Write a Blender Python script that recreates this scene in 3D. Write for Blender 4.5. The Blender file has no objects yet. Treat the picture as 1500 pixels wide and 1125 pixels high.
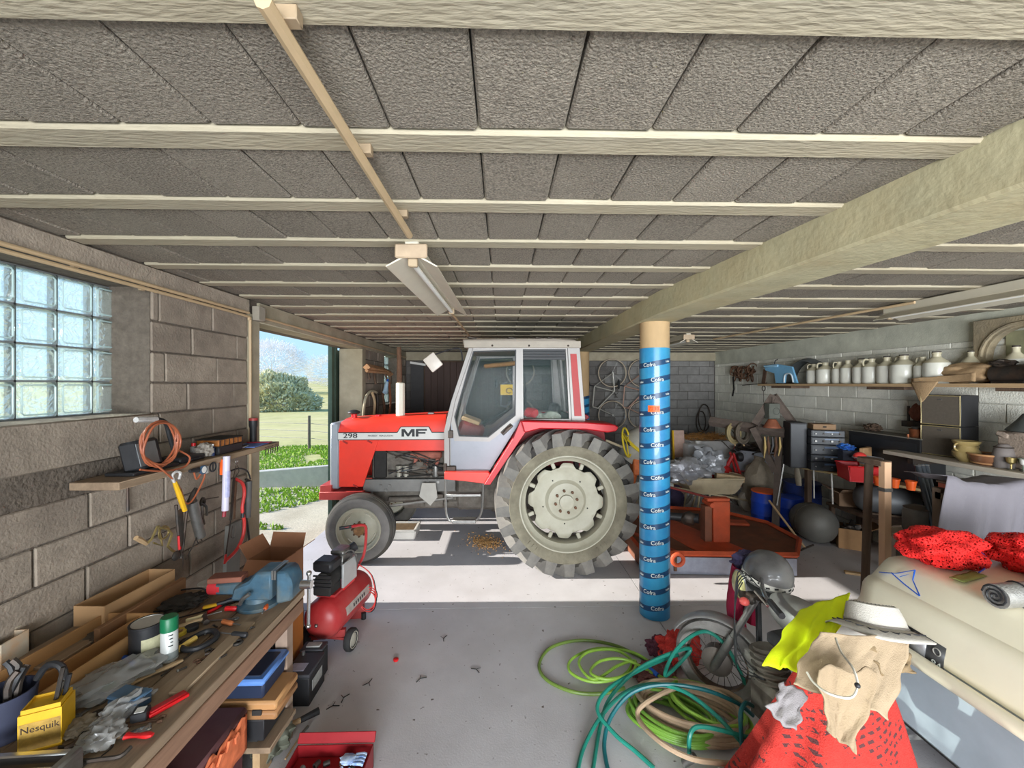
import bpy, bmesh, math, random
from math import pi, sin, cos, tan, sqrt, radians as R, atan2
from mathutils import Vector as V, Matrix, Euler, noise as NZ
random.seed(7)
S = bpy.context.scene
COL = S.collection
# ---------------------------------------------------------------- camera, sky, sun, exposure (metres; +Y looks into the garage)
cam = bpy.data.objects.new('camera', bpy.data.cameras.new('camera')); COL.objects.link(cam)
cam.location = (0, 0, 2.15); cam.rotation_euler = (R(90), 0, -math.atan(15/600))
cam.data.sensor_width = 36; cam.data.lens = 14.4; cam.data.clip_start = .02; cam.data.clip_end = 2000
S.camera = cam
S.view_settings.view_transform = 'Standard'; S.view_settings.look = 'None'
S.view_settings.gamma = 1; S.view_settings.use_curve_mapping = False
S.view_settings.exposure = 0.75
W = bpy.data.worlds.new('sky'); S.world = W; W.use_nodes = True
nt = W.node_tree; nt.nodes.clear()
tcw = nt.nodes.new('ShaderNodeTexCoord'); sxyz = nt.nodes.new('ShaderNodeSeparateXYZ'); rmp = nt.nodes.new('ShaderNodeValToRGB')
for e_ in ((0.0, (.50, .78, 1.0)), (.12, (.22, .56, .97)), (1.0, (.10, .32, .80))):       # clear winter sky, paler towards the horizon
    el = rmp.color_ramp.elements[0] if e_[0] == 0 else rmp.color_ramp.elements[1] if e_[0] == 1 else rmp.color_ramp.elements.new(e_[0])
    el.position = e_[0]; el.color = (*e_[1], 1)
bg = nt.nodes.new('ShaderNodeBackground'); bg.inputs[1].default_value = .72
wo = nt.nodes.new('ShaderNodeOutputWorld')
nt.links.new(tcw.outputs['Generated'], sxyz.inputs[0]); nt.links.new(sxyz.outputs[2], rmp.inputs[0]); nt.links.new(rmp.outputs[0], bg.inputs[0]); nt.links.new(bg.outputs[0], wo.inputs[0])
sun = bpy.data.objects.new('sun', bpy.data.lights.new('sun', 'SUN')); COL.objects.link(sun)
sun.data.energy = 5.0; sun.data.angle = R(.6); sun.data.color = (1, .95, .87)
sun.rotation_euler = V((1, -.012, -.44)).to_track_quat('-Z', 'Y').to_euler()
def area(name, loc, aim, sx, sy, power, color):
    l = bpy.data.objects.new(name, bpy.data.lights.new(name, 'AREA')); COL.objects.link(l)
    l.data.shape = 'RECTANGLE'; l.data.size = sx; l.data.size_y = sy; l.data.energy = power; l.data.color = color
    l.location = loc; l.rotation_euler = (V(aim)-V(loc)).to_track_quat('-Z', 'Y').to_euler(); return l
# added fill lamp behind the camera, standing in for daylight from assumed open doors
area('rear_fill', (1.0, -6.0, 1.35), (4.4, 8, 1.45), 7.6, 2.8, 1150, (.92, .96, 1))
# ---------------------------------------------------------------- helpers
def lin(c): return tuple((v/255/12.92 if v/255 <= .04045 else ((v/255+.055)/1.055)**2.4) for v in c)
MATS = {}
def mat(name, c, r=.6, m=0., var=.16, sc=7., bump=0., bsc=60., c2=None, c2sc=2.5, c2amt=.5, rnd=0., spec=.4, coat=0., trans=0., stretch=None, emit=0.):
    if name in MATS: return MATS[name]
    M = bpy.data.materials.new(name); M.use_nodes = True; n = M.node_tree.nodes; L = M.node_tree.links
    P = n['Principled BSDF']; P.inputs['Roughness'].default_value = r; P.inputs['Metallic'].default_value = m
    P.inputs['Specular IOR Level'].default_value = spec; P.inputs['Coat Weight'].default_value = coat
    tc = n.new('ShaderNodeTexCoord'); vec = tc.outputs['Object']
    if rnd:
        oi = n.new('ShaderNodeObjectInfo'); ad = n.new('ShaderNodeVectorMath'); ad.operation = 'MULTIPLY_ADD'
        ad.inputs[1].default_value = (1, 1, 1); L.new(vec, ad.inputs[0])
        sc_ = n.new('ShaderNodeVectorMath'); sc_.operation = 'SCALE'; sc_.inputs[0].default_value = (17, 31, 23); L.new(oi.outputs['Random'], sc_.inputs['Scale'])
        L.new(sc_.outputs[0], ad.inputs[2]); vec = ad.outputs[0]
    if stretch:
        mp = n.new('ShaderNodeMapping'); mp.inputs['Scale'].default_value = stretch; L.new(vec, mp.inputs[0]); vec = mp.outputs[0]
    cl = lin(c)
    nz = n.new('ShaderNodeTexNoise'); nz.inputs['Scale'].default_value = sc; nz.inputs['Detail'].default_value = 5; nz.inputs['Roughness'].default_value = .65; L.new(vec, nz.inputs[0])
    rp = n.new('ShaderNodeValToRGB'); L.new(nz.outputs[0], rp.inputs[0])
    rp.color_ramp.elements[0].position = .3; rp.color_ramp.elements[1].position = .7
    rp.color_ramp.elements[0].color = (*[v*(1-var) for v in cl], 1); rp.color_ramp.elements[1].color = (*[min(1, v*(1+var)) for v in cl], 1)
    out = rp.outputs[0]
    if c2:
        n2 = n.new('ShaderNodeTexNoise'); n2.inputs['Scale'].default_value = c2sc; n2.inputs['Detail'].default_value = 6; n2.inputs['Roughness'].default_value = .6; L.new(vec, n2.inputs[0])
        r2 = n.new('ShaderNodeValToRGB'); r2.color_ramp.elements[0].position = .42; r2.color_ramp.elements[1].position = .68; L.new(n2.outputs[0], r2.inputs[0])
        mu = n.new('ShaderNodeMath'); mu.operation = 'MULTIPLY'; mu.inputs[1].default_value = c2amt; L.new(r2.outputs[0], mu.inputs[0])
        mx = n.new('ShaderNodeMix'); mx.data_type = 'RGBA'; L.new(mu.outputs[0], mx.inputs[0]); L.new(out, mx.inputs[6]); mx.inputs[7].default_value = (*lin(c2), 1); out = mx.outputs[2]
    if rnd:
        hs = n.new('ShaderNodeHueSaturation'); mr = n.new('ShaderNodeMapRange'); mr.inputs[3].default_value = 1-rnd; mr.inputs[4].default_value = 1+rnd
        L.new(oi.outputs['Random'], mr.inputs[0]); L.new(mr.outputs[0], hs.inputs['Value']); L.new(out, hs.inputs['Color']); out = hs.outputs[0]
    L.new(out, P.inputs['Base Color'])
    if bump:
        nb = n.new('ShaderNodeTexNoise'); nb.inputs['Scale'].default_value = bsc; nb.inputs['Detail'].default_value = 4; L.new(vec, nb.inputs[0])
        bp = n.new('ShaderNodeBump'); bp.inputs['Strength'].default_value = bump; bp.inputs['Distance'].default_value = .01; L.new(nb.outputs[0], bp.inputs['Height']); L.new(bp.outputs[0], P.inputs['Normal'])
    if emit: P.inputs['Emission Color'].default_value = (*cl, 1); P.inputs['Emission Strength'].default_value = emit
    if trans:                      # thin clear sheet: part of the light goes straight through
        tr = n.new('ShaderNodeBsdfTransparent'); ms = n.new('ShaderNodeMixShader'); ms.inputs[0].default_value = trans
        L.new(P.outputs[0], ms.inputs[1]); L.new(tr.outputs[0], ms.inputs[2]); L.new(ms.outputs[0], n['Material Output'].inputs[0])
    MATS[name] = M; return M
def rotm(rot): return Euler(rot).to_matrix().to_4x4() if rot is not None else Matrix.Identity(4)
class B:
    """collects shapes into one bmesh"""
    def __init__(s): s.b = bmesh.new()
    def _tf(s, vs, Mx):
        for v in vs: v.co = Mx @ v.co
    def box(s, c, d, rot=None, bev=0., seg=1, taper=None):
        g = bmesh.ops.create_cube(s.b, size=1); vs = g['verts']
        for v in vs:
            k = (taper if taper and v.co.z > 0 else 1)
            v.co = V((v.co.x*d[0]*k, v.co.y*d[1]*k, v.co.z*d[2]))
        if bev:
            es = list({e for v in vs for e in v.link_edges})
            rr = bmesh.ops.bevel(s.b, geom=es, offset=min(bev, min(d)*.45), segments=seg, affect='EDGES', profile=.5)
            vs = list({v for f in rr['faces'] for v in f.verts} | {v for v in vs if v.is_valid})
        s._tf(vs, Matrix.Translation(c) @ rotm(rot)); return s
    def bx(s, a, b, bev=0.):      # box from two corners
        return s.box([(p+q)/2 for p, q in zip(a, b)], [abs(q-p) for p, q in zip(a, b)], None, bev)
    def cyl(s, p0, p1, r0, r1=None, n=12, cap=True):
        r1 = r0 if r1 is None else r1
        p0, p1 = V(p0), V(p1); z = (p1-p0).normalized(); q = z.to_track_quat('Z', 'Y')
        A = []; Bv = []
        for i in range(n):
            a = 2*pi*i/n; o = q @ V((cos(a), sin(a), 0))
            A.append(s.b.verts.new(p0+o*r0)); Bv.append(s.b.verts.new(p1+o*r1))
        for i in range(n):
            j = (i+1) % n; s.b.faces.new((A[i], A[j], Bv[j], Bv[i]))
        if cap: s.b.faces.new(A[::-1]); s.b.faces.new(Bv)
        return s
    def tube(s, pts, r, n=6, closed=False, cap=True, flat=1.):
        pts = [V(p) for p in pts]; k = len(pts); rings = []; up = None
        for i, p in enumerate(pts):
            if closed: t = pts[(i+1) % k]-pts[i-1]
            else: t = pts[min(i+1, k-1)]-pts[max(i-1, 0)]
            if t.length < 1e-9: t = V((0, 0, 1))
            t.normalize()
            if up is None:
                up = V((0, 0, 1)) if abs(t.z) < .9 else V((1, 0, 0))
            x = up.cross(t)
            if x.length < 1e-6: x = V((1, 0, 0)).cross(t)
            x.normalize(); y = t.cross(x); up = y
            rr = r[i] if isinstance(r, (list, tuple)) else r
            rings.append([s.b.verts.new(p+x*(rr*cos(2*pi*j/n))+y*(rr*flat*sin(2*pi*j/n))) for j in range(n)])
        for i in range(k if closed else k-1):
            a, b = rings[i], rings[(i+1) % k]
            for j in range(n): s.b.faces.new((a[j], a[(j+1) % n], b[(j+1) % n], b[j]))
        if cap and not closed:
            s.b.faces.new(rings[0][::-1]); s.b.faces.new(rings[-1])
        return s
    def lathe(s, prof, c=(0, 0, 0), axis='Z', n=20, rot=None, closed=False):
        Q = {'Z': Matrix.Identity(4), 'X': Euler((0, pi/2, 0)).to_matrix().to_4x4(), 'Y': Euler((-pi/2, 0, 0)).to_matrix().to_4x4()}[axis]
        Mx = Matrix.Translation(c) @ rotm(rot) @ Q; rings = []
        for (r, z) in prof:
            if r < 1e-6: rings.append([s.b.verts.new(Mx @ V((0, 0, z)))])
            else: rings.append([s.b.verts.new(Mx @ V((r*cos(2*pi*i/n), r*sin(2*pi*i/n), z))) for i in range(n)])
        m = len(rings)
        for q in range(m if closed else m-1):
            a, b = rings[q], rings[(q+1) % m]
            for i in range(n):
                j = (i+1) % n
                if len(a) == 1 and len(b) == 1: continue
                if len(a) == 1: s.b.faces.new((a[0], b[j], b[i]))
                elif len(b) == 1: s.b.faces.new((a[i], a[j], b[0]))
                else: s.b.faces.new((a[i], a[j], b[j], b[i]))
        return s
    def prism(s, poly, axis, a0, a1, bev=0.):   # poly in the two other axes (X: yz, Y: xz, Z: xy)
        f = {'X': lambda p, a: V((a, p[0], p[1])), 'Y': lambda p, a: V((p[0], a, p[1])), 'Z': lambda p, a: V((p[0], p[1], a))}[axis]
        A = [s.b.verts.new(f(p, a0)) for p in poly]; C = [s.b.verts.new(f(p, a1)) for p in poly]; k = len(poly)
        fs = [s.b.faces.new(A[::-1]), s.b.faces.new(C)]+[s.b.faces.new((A[i], A[(i+1) % k], C[(i+1) % k], C[i])) for i in range(k)]
        bmesh.ops.recalc_face_normals(s.b, faces=fs)
        if bev: bmesh.ops.bevel(s.b, geom=list({e for q in fs for e in q.edges}), offset=bev, segments=1, affect='EDGES', profile=.5)
        return s
    def sph(s, c, r, n=10, rot=None, amp=0., fr=3., seed=0.):
        r = (r, r, r) if not isinstance(r, (list, tuple)) else r
        g = bmesh.ops.create_icosphere(s.b, subdivisions=2 if n <= 10 else 3 if n <= 24 else 4, radius=1); Mx = Matrix.Translation(c) @ rotm(rot)
        for v in g['verts']:
            k = 1+(amp*NZ.noise(v.co*fr+V((seed, seed*2.3, 0))) if amp else 0)
            v.co = Mx @ V((v.co.x*r[0]*k, v.co.y*r[1]*k, v.co.z*r[2]*k))
        return s
    def tor(s, c, R_, r, rot=None, n=28, k=8, ry=None):
        Mx = Matrix.Translation(c) @ rotm(rot)
        return s.tube([Mx @ V((R_*cos(2*pi*i/n), (ry or R_)*sin(2*pi*i/n), 0)) for i in range(n)], r, k, True)
    def grid(s, f, nu, nv, cu=False):
        g = [[s.b.verts.new(f(i/nu, j/nv)) for j in range(nv+1)] for i in range(nu if cu else nu+1)]
        for i in range(nu):
            for j in range(nv):
                a, b = g[i], g[(i+1) % len(g)]
                s.b.faces.new((a[j], b[j], b[j+1], a[j+1]))
        return s
    def poly(s, pts):
        s.b.faces.new([s.b.verts.new(V(p)) for p in pts]); return s
    def mesh(s, name, ang=38):
        bmesh.ops.recalc_face_normals(s.b, faces=s.b.faces[:])
        me = bpy.data.meshes.new(name); s.b.to_mesh(me); s.b.free()
        me.polygons.foreach_set('use_smooth', [True]*len(me.polygons)); me.set_sharp_from_angle(angle=R(ang)); return me
ROOT = {}
def part(name, b, m, parent=None, solid=0., kind=None, label=None, sub=0, ang=38, loc=None, rot=None):
    """one mesh object; parts of a thing made in world coordinates are shifted to its base"""
    me = b.mesh(name, ang) if isinstance(b, B) else b
    o = bpy.data.objects.new(name, me); COL.objects.link(o)
    if not len(me.materials): me.materials.append(m)
    if parent is not None:
        o.parent = parent; off = ROOT.get(parent.name); ROOT[o.name] = off
        if off is not None and isinstance(b, B): me.transform(Matrix.Translation(-V(off)))
    if loc is not None: o.location = loc
    if rot is not None: o.rotation_euler = rot
    if solid: q = o.modifiers.new('thickness', 'SOLIDIFY'); q.thickness = solid; q.offset = 0
    if sub: q = o.modifiers.new('smooth', 'SUBSURF'); q.levels = sub; q.render_levels = sub
    if kind: o['kind'] = kind
    if label: o['label'] = label
    return o
def T(name, label, cat, loc=(0, 0, 0), rz=0., group=None, world=False, kind=None):
    o = bpy.data.objects.new(name, None); COL.objects.link(o); o.location = loc; o.rotation_euler = (0, 0, rz); o.empty_display_size = .1
    if kind: o['kind'] = kind
    else: o['label'] = label; o['category'] = cat
    if group: o['group'] = group
    ROOT[o.name] = tuple(loc) if world else None
    return o
def tag(o, label, cat, group=None):
    o['label'] = label; o['category'] = cat
    if group: o['group'] = group
    return o
def one(name, b, m, label, cat, group=None, **k): return tag(part(name, b, m, **k), label, cat, group)
def origin(o, c):                       # puts the origin of a lone mesh at its base
    o.data.transform(Matrix.Translation(-V(c))); o.location = c; return o
def dup(root, loc, rz=None, label=None):
    r = root.copy(); COL.objects.link(r); r.location = loc
    if rz is not None: r.rotation_euler = (0, 0, rz)
    if label: r['label'] = label
    for ch in list(root.children):
        c = ch.copy(); COL.objects.link(c); c.parent = r
        for g in list(ch.children):
            d = g.copy(); COL.objects.link(d); d.parent = c
    return r
def text(s, size, m, parent, loc, rot, ext=.0008, name='lettering', sx=1., world=True, bold=0.):
    cu = bpy.data.curves.new(name, 'FONT'); cu.body = s; cu.size = size; cu.align_x = 'CENTER'; cu.align_y = 'CENTER'; cu.extrude = ext; cu.resolution_u = 3; cu.offset = bold
    t = bpy.data.objects.new(name, cu); me = bpy.data.meshes.new_from_object(t); bpy.data.objects.remove(t)
    me.materials.clear(); me.materials.append(m)
    me.transform(Matrix.Translation(loc) @ rotm(rot) @ Matrix.Diagonal((sx, 1, 1, 1)))
    off = ROOT.get(parent.name) if parent else None
    if off is not None: me.transform(Matrix.Translation(-V(off)))
    o = bpy.data.objects.new(name, me); COL.objects.link(o)
    if parent: o.parent = parent; ROOT[o.name] = off
    return o
def lerp(a, b, t): return V(a)*(1-t)+V(b)*t
def smooth(pts, k=6, closed=False):     # Catmull-Rom through points
    P = [V(p) for p in pts]; n = len(P); out = []
    for i in range(n if closed else n-1):
        a, b, c, d = (P[(i-1) % n], P[i], P[(i+1) % n], P[(i+2) % n]) if closed else (P[max(i-1, 0)], P[i], P[i+1], P[min(i+2, n-1)])
        for j in range(k):
            t = j/k; out.append(.5*((2*b)+(c-a)*t+(2*a-5*b+4*c-d)*t*t+(3*b-a-3*c+d)*t**3))
    if not closed: out.append(P[-1])
    return out
# ---------------------------------------------------------------- shared materials
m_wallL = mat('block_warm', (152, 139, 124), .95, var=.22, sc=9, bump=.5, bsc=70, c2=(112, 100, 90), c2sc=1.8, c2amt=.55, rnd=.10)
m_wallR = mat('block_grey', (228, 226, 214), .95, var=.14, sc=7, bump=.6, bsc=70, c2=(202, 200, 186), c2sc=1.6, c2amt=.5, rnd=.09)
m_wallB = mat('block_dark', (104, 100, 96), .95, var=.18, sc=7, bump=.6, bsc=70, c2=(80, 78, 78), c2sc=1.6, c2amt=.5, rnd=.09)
m_mortar = mat('mortar', (100, 90, 80), .97, var=.25, sc=22, bump=1., bsc=45)
m_mortR = mat('mortar_grey', (196, 194, 184), .97, var=.2, sc=22, bump=.8, bsc=45)
m_conc = mat('old_concrete', (164, 154, 132), .93, var=.16, sc=5, bump=.35, bsc=40, c2=(142, 134, 110), c2sc=2.6, c2amt=.5)
m_joist = mat('joist_concrete', (172, 162, 140), .93, var=.14, sc=6, bump=.45, bsc=55, c2=(166, 152, 124), c2sc=3.5, c2amt=.45, stretch=(.35, 1.5, 1))
m_black = mat('black_plastic', (38, 38, 40), .5, var=.2, sc=20)
m_rubber = mat('black_rubber', (46, 45, 45), .8, var=.25, sc=12, bump=.2, bsc=120)
m_chrome = mat('bright_metal', (200, 200, 200), .25, 1, var=.08, sc=14)
m_steel = mat('grey_steel', (140, 138, 134), .42, .85, var=.2, sc=18)
m_dsteel = mat('dark_steel', (72, 68, 64), .55, .6, var=.3, sc=18, c2=(92, 66, 48), c2sc=9, c2amt=.5)
m_rust = mat('rusty_iron', (104, 76, 58), .85, .2, var=.3, sc=16, bump=.3, bsc=90)
m_white = mat('white_paint', (226, 224, 218), .45, var=.06, sc=9)
m_wood = mat('raw_wood', (186, 156, 118), .75, var=.2, sc=9, bump=.2, bsc=60, stretch=(1, .12, 1), c2=(150, 116, 80), c2sc=6, c2amt=.5)
m_woodX = mat('raw_wood_x', (190, 160, 120), .75, var=.2, sc=9, bump=.2, bsc=60, stretch=(.12, 1, 1), c2=(150, 116, 80), c2sc=6, c2amt=.5)
m_oldwood = mat('bench_wood', (150, 128, 104), .85, var=.3, sc=12, bump=.35, bsc=50, stretch=(1, .1, 1), c2=(96, 78, 62), c2sc=5, c2amt=.6)
m_darkwood = mat('dark_wood', (94, 76, 62), .85, var=.3, sc=12, bump=.3, bsc=50, stretch=(1, 1, .2))
m_card = mat('cardboard', (184, 146, 104), .9, var=.09, sc=6, c2=(160, 122, 84), c2sc=3, c2amt=.4)
m_cardin = mat('cardboard_inside', (150, 116, 80), .9, var=.09, sc=6)
m_red = mat('red_plastic', (206, 30, 34), .4, var=.08, sc=8)
m_yellow = mat('yellow_plastic', (220, 172, 34), .5, var=.12, sc=9, c2=(190, 140, 30), c2sc=6, c2amt=.35)
m_blue = mat('blue_plastic', (36, 96, 200), .4, var=.1, sc=9)
m_orange = mat('orange_plastic', (240, 100, 36), .45, var=.1, sc=9)
m_copper = mat('orange_hose', (160, 88, 58), .5, var=.1, sc=15)

# ================================================================ the garage shell
def wallcore(name, boxes, m):
    b = B()
    for a, c in boxes: b.bx(a, c)
    o = part(name, b, m); o['kind'] = 'structure'; return o
_blk = {}
def block_mesh(L, h, d, m, k):
    key = (round(L, 2), round(h, 2), m.name, k)
    if key not in _blk:
        b = B(); b.box((0, 0, 0), (L-.012, d, h-.012), None, .006)
        for v in b.b.verts: v.co += V(NZ.noise_vector(v.co*7+V((k*5, L, 0))))*.003
        me = b.mesh('concrete_block', 25); me.materials.append(m); _blk[key] = me
    return _blk[key]
def lay(parent, axis, face, inward, u0, u1, z0, z1, m, holes=(), L=.5, h=.2, zoff=0., pick=None, rs=3):
    """running bond of blocks whose front stands at `face`; axis 'Y' runs along Y (side walls), 'X' along X (back wall)"""
    rnd = random.Random(rs); z = z0+zoff; row = 0
    while z < z1-.03:
        zb, zt = max(z, z0), min(z+h, z1)
        u = u0-(L/2 if row % 2 else 0)-rnd.uniform(0, .06)
        while u < u1:
            a, c = max(u, u0), min(u+L, u1); segs = [(a, c)]
            for (h0, h1, hz0, hz1) in holes:
                if zt > hz0+.02 and zb < hz1-.02:
                    segs = [q for (s0, s1) in segs for q in ((s0, min(s1, h0)), (max(s0, h1), s1)) if q[1]-q[0] > .04]
            for (s0, s1) in segs:
                if s1-s0 < .05: continue
                mm = pick((s0+s1)/2) if pick else m
                me = block_mesh(s1-s0, zt-zb, .05, mm, rnd.randrange(3))
                o = bpy.data.objects.new('concrete_block', me); COL.objects.link(o); o.parent = parent
                j = rnd.uniform(-.003, .004)
                if axis == 'Y': o.location = (face+inward*(-.025+j), (s0+s1)/2, (zb+zt)/2); o.rotation_euler = (rnd.uniform(-.004, .004), 0, pi/2)
                else: o.location = ((s0+s1)/2, face+inward*(-.025+j), (zb+zt)/2); o.rotation_euler = (0, rnd.uniform(-.004, .004), 0)
            u += L
        z += h; row += 1
LX = -2.25; RX = 5.1; BY = 9.7; CZ = 2.91
# left wall: window 1 (glass blocks), wide door opening, window 2
m_core = m_mortar
wl = wallcore('wall_left', [((-2.6, -2.5, 0), (LX-.012, 3.84, 1.72)), ((-2.6, -2.5, 1.72), (LX-.012, .98, 2.97)), ((-2.6, 2.69, 1.72), (LX-.012, 3.84, 2.97)), ((-2.6, .98, 2.775), (LX-.012, 2.69, 2.97)),
    ((-2.6, 3.84, 2.72), (LX-.012, 6.65, 2.97)),
    ((-2.6, 6.65, 0), (LX-.012, 9.9, 1.75)), ((-2.6, 6.65, 1.75), (LX-.012, 7.95, 2.97)), ((-2.6, 8.95, 1.75), (LX-.012, 9.9, 2.97)), ((-2.6, 7.95, 2.78), (LX-.012, 8.95, 2.97))], m_core)
lay(wl, 'Y', LX, 1, .55, 3.69, 0, 2.78, m_wallL, [(.98, 2.69, 1.72, 2.8)], zoff=-.04)
lay(wl, 'Y', LX, 1, 6.78, 9.68, 0, 2.78, m_wallL, [(7.9, 9.0, 1.7, 2.8)], zoff=-.04, rs=9)
b = B(); b.bx((-2.6, .98, 1.72), (LX+.006, 2.70, 1.96), .008); part('window_sill', b, m_wallL, wl)
b = B(); b.bx((-2.35, -.6, 2.775), (LX+.01, 3.70, 2.9), .006); part('ring_beam', b, m_wallL, wl)
b = B(); b.bx((-2.45, 3.84, 2.715), (LX+.012, 9.69, 2.9), .006); part('lintel', b, m_conc, wl)
b = B(); b.bx((-2.61, 3.69, 0), (LX+.012, 3.85, 2.78), .008); part('door_post', b, m_conc, wl)
b = B(); b.bx((-2.61, 6.64, 0), (LX+.012, 6.80, 2.72), .008); part('door_post', b, m_conc, wl)
# window 1: glass blocks
m_glassblk = bpy.data.materials.new('glass_block'); m_glassblk.use_nodes = True
n = m_glassblk.node_tree.nodes; Lk = m_glassblk.node_tree.links; n.clear()
tc = n.new('ShaderNodeTexCoord'); oi = n.new('ShaderNodeObjectInfo'); va = n.new('ShaderNodeVectorMath'); va.operation = 'ADD'
Lk.new(tc.outputs['Object'], va.inputs[0]); sv = n.new('ShaderNodeVectorMath'); sv.operation = 'SCALE'; sv.inputs[0].default_value = (9, 13, 7); Lk.new(oi.outputs['Random'], sv.inputs['Scale']); Lk.new(sv.outputs[0], va.inputs[1])
nw = n.new('ShaderNodeTexNoise'); nw.inputs['Scale'].default_value = 13; nw.inputs['Detail'].default_value = 1.5; nw.inputs['Distortion'].default_value = 1.6; Lk.new(va.outputs[0], nw.inputs[0])
bp = n.new('ShaderNodeBump'); bp.inputs['Strength'].default_value = 1; bp.inputs['Distance'].default_value = .03; Lk.new(nw.outputs[0], bp.inputs['Height'])
rf = n.new('ShaderNodeBsdfRefraction'); rf.inputs['IOR'].default_value = 1.35; rf.inputs['Roughness'].default_value = .05; rf.inputs['Color'].default_value = (.96, 1, 1, 1); Lk.new(bp.outputs[0], rf.inputs['Normal'])
tp = n.new('ShaderNodeBsdfTransparent'); tp.inputs['Color'].default_value = (.93, 1, 1, 1)
gl = n.new('ShaderNodeBsdfGlossy'); gl.inputs['Roughness'].default_value = .08; Lk.new(bp.outputs[0], gl.inputs['Normal'])
m1 = n.new('ShaderNodeMixShader'); m1.inputs[0].default_value = .68; Lk.new(rf.outputs[0], m1.inputs[1]); Lk.new(tp.outputs[0], m1.inputs[2])
m2 = n.new('ShaderNodeMixShader'); m2.inputs[0].default_value = .10; Lk.new(m1.outputs[0], m2.inputs[1]); Lk.new(gl.outputs[0], m2.inputs[2])
tlc = n.new('ShaderNodeBsdfTranslucent'); tlc.inputs['Color'].default_value = (.85, .95, .97, 1); m3 = n.new('ShaderNodeMixShader'); m3.inputs[0].default_value = .10; Lk.new(m2.outputs[0], m3.inputs[1]); Lk.new(tlc.outputs[0], m3.inputs[2])
mo = n.new('ShaderNodeOutputMaterial'); Lk.new(m3.outputs[0], mo.inputs[0])
m_grout = mat('dark_grout', (120, 122, 122), .9, var=.2, sc=20)
def glass_window(name, y1, cols, rows, z0, x):
    w = T(name, '', '', kind='structure')
    g = B()
    for k in range(cols+1): g.box((x, y1-.2*k, z0+.1*rows), (.05, .010, .2*rows))
    for k in range(rows+1): g.box((x, y1-.1*cols, z0+.2*k), (.05, .2*cols, .010))
    part('grout', g, m_grout, w)
    gb = B(); gb.box((0, 0, 0), (.076, .19, .19), None, .012, 2); me = gb.mesh('glass_block', 30); me.materials.append(m_glassblk)
    rb = B()
    for sx in (.038,): rb.tube([(sx, .08*a, .08*c) for a, c in ((-1, -.85), (-.85, -1), (.85, -1), (1, -.85), (1, .85), (.85, 1), (-.85, 1), (-1, .85))], .005, 5, True)
    rme = rb.mesh('inner_rim'); m_rim = mat('glass_rim', (206, 228, 228), .2, var=.04, trans=.45); rme.materials.append(m_rim)
    for c in range(cols):
        for r in range(rows):
            o = bpy.data.objects.new('glass_block', me); COL.objects.link(o); o.parent = w; o.location = (x, y1-.1-.2*c, z0+.1+.2*r)
            q = bpy.data.objects.new('moulded_rim', rme); COL.objects.link(q); q.parent = o
    return w
glass_window('window_1', 2.78, 9, 4, 1.965, -2.54)
glass_window('window_2', 8.95, 5, 5, 1.76, -2.5)
# unseen wall piece, added behind the camera to shade the bench from the fill
wallcore('wall_shade', [((-2.6, -2.75, 0), (-1.3, -2.5, 2.97))], m_mortR)
# right wall
wr = wallcore('wall_right', [((RX+.012, -2.5, 0), (RX+.25, BY+.2, 2.97))], m_mortR)
lay(wr, 'Y', RX, -1, 3.3, 9.68, 0, 2.62, m_wallR, zoff=-.05, rs=5)
b = B(); b.bx((RX-.004, 3.3, 2.62), (RX+.1, 9.69, 2.95)); part('top_beam', b, m_conc if 0 else mat('grey_beam', (190, 190, 174), .95, var=.2, sc=3, bump=.3), wr)
# back wall with a door
m_bdoor = mat('brown_door', (84, 66, 60), .7, var=.15, sc=5, stretch=(1, 1, .15))
m_dark2 = mat('mortar_dark', (92, 88, 84), .97, var=.15, sc=12)
wb = wallcore('wall_back', [((-2.6, BY+.012, 0), (RX+.25, BY+.2, 2.97))], m_dark2)
lay(wb, 'X', BY, -1, -2.25, RX, 0, 2.7, m_wallB, zoff=-.03, rs=6, pick=lambda u: m_wallB if u < 2.6 else mat('block_mid', (124, 122, 119), .95, var=.18, sc=7, bump=.6, bsc=70, rnd=.09))
b = B(); b.bx((-2.24, BY-.06, 2.70), (RX, BY+.1, 2.9), .006); part('top_beam', b, m_conc, wb)
d = T('door_1', '', '', kind='structure')
for k in range(13): part('door_board', B().bx((-1.80+.148*k, BY-.06, .05), (-1.80+.148*k+.142, BY-.04, 2.66), .004), m_bdoor, d)
b = B(); b.bx((-1.84, BY-.04, .03), (.15, BY-.006, 2.69)); part('door_frame', b, m_darkwood, d)
b = B(); b.box((-1.96, BY-.14, 1.31), (.29, .03, 2.58), (0, 0, R(6))); part('door_leaf', b, mat('dark_leaf', (52, 50, 50), .6, var=.2), d)
b = B(); b.box((-1.94, BY-.17, 2.62), (.36, .03, .05), (0, R(9), 0)); part('door_rail', b, m_white, d)
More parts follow.
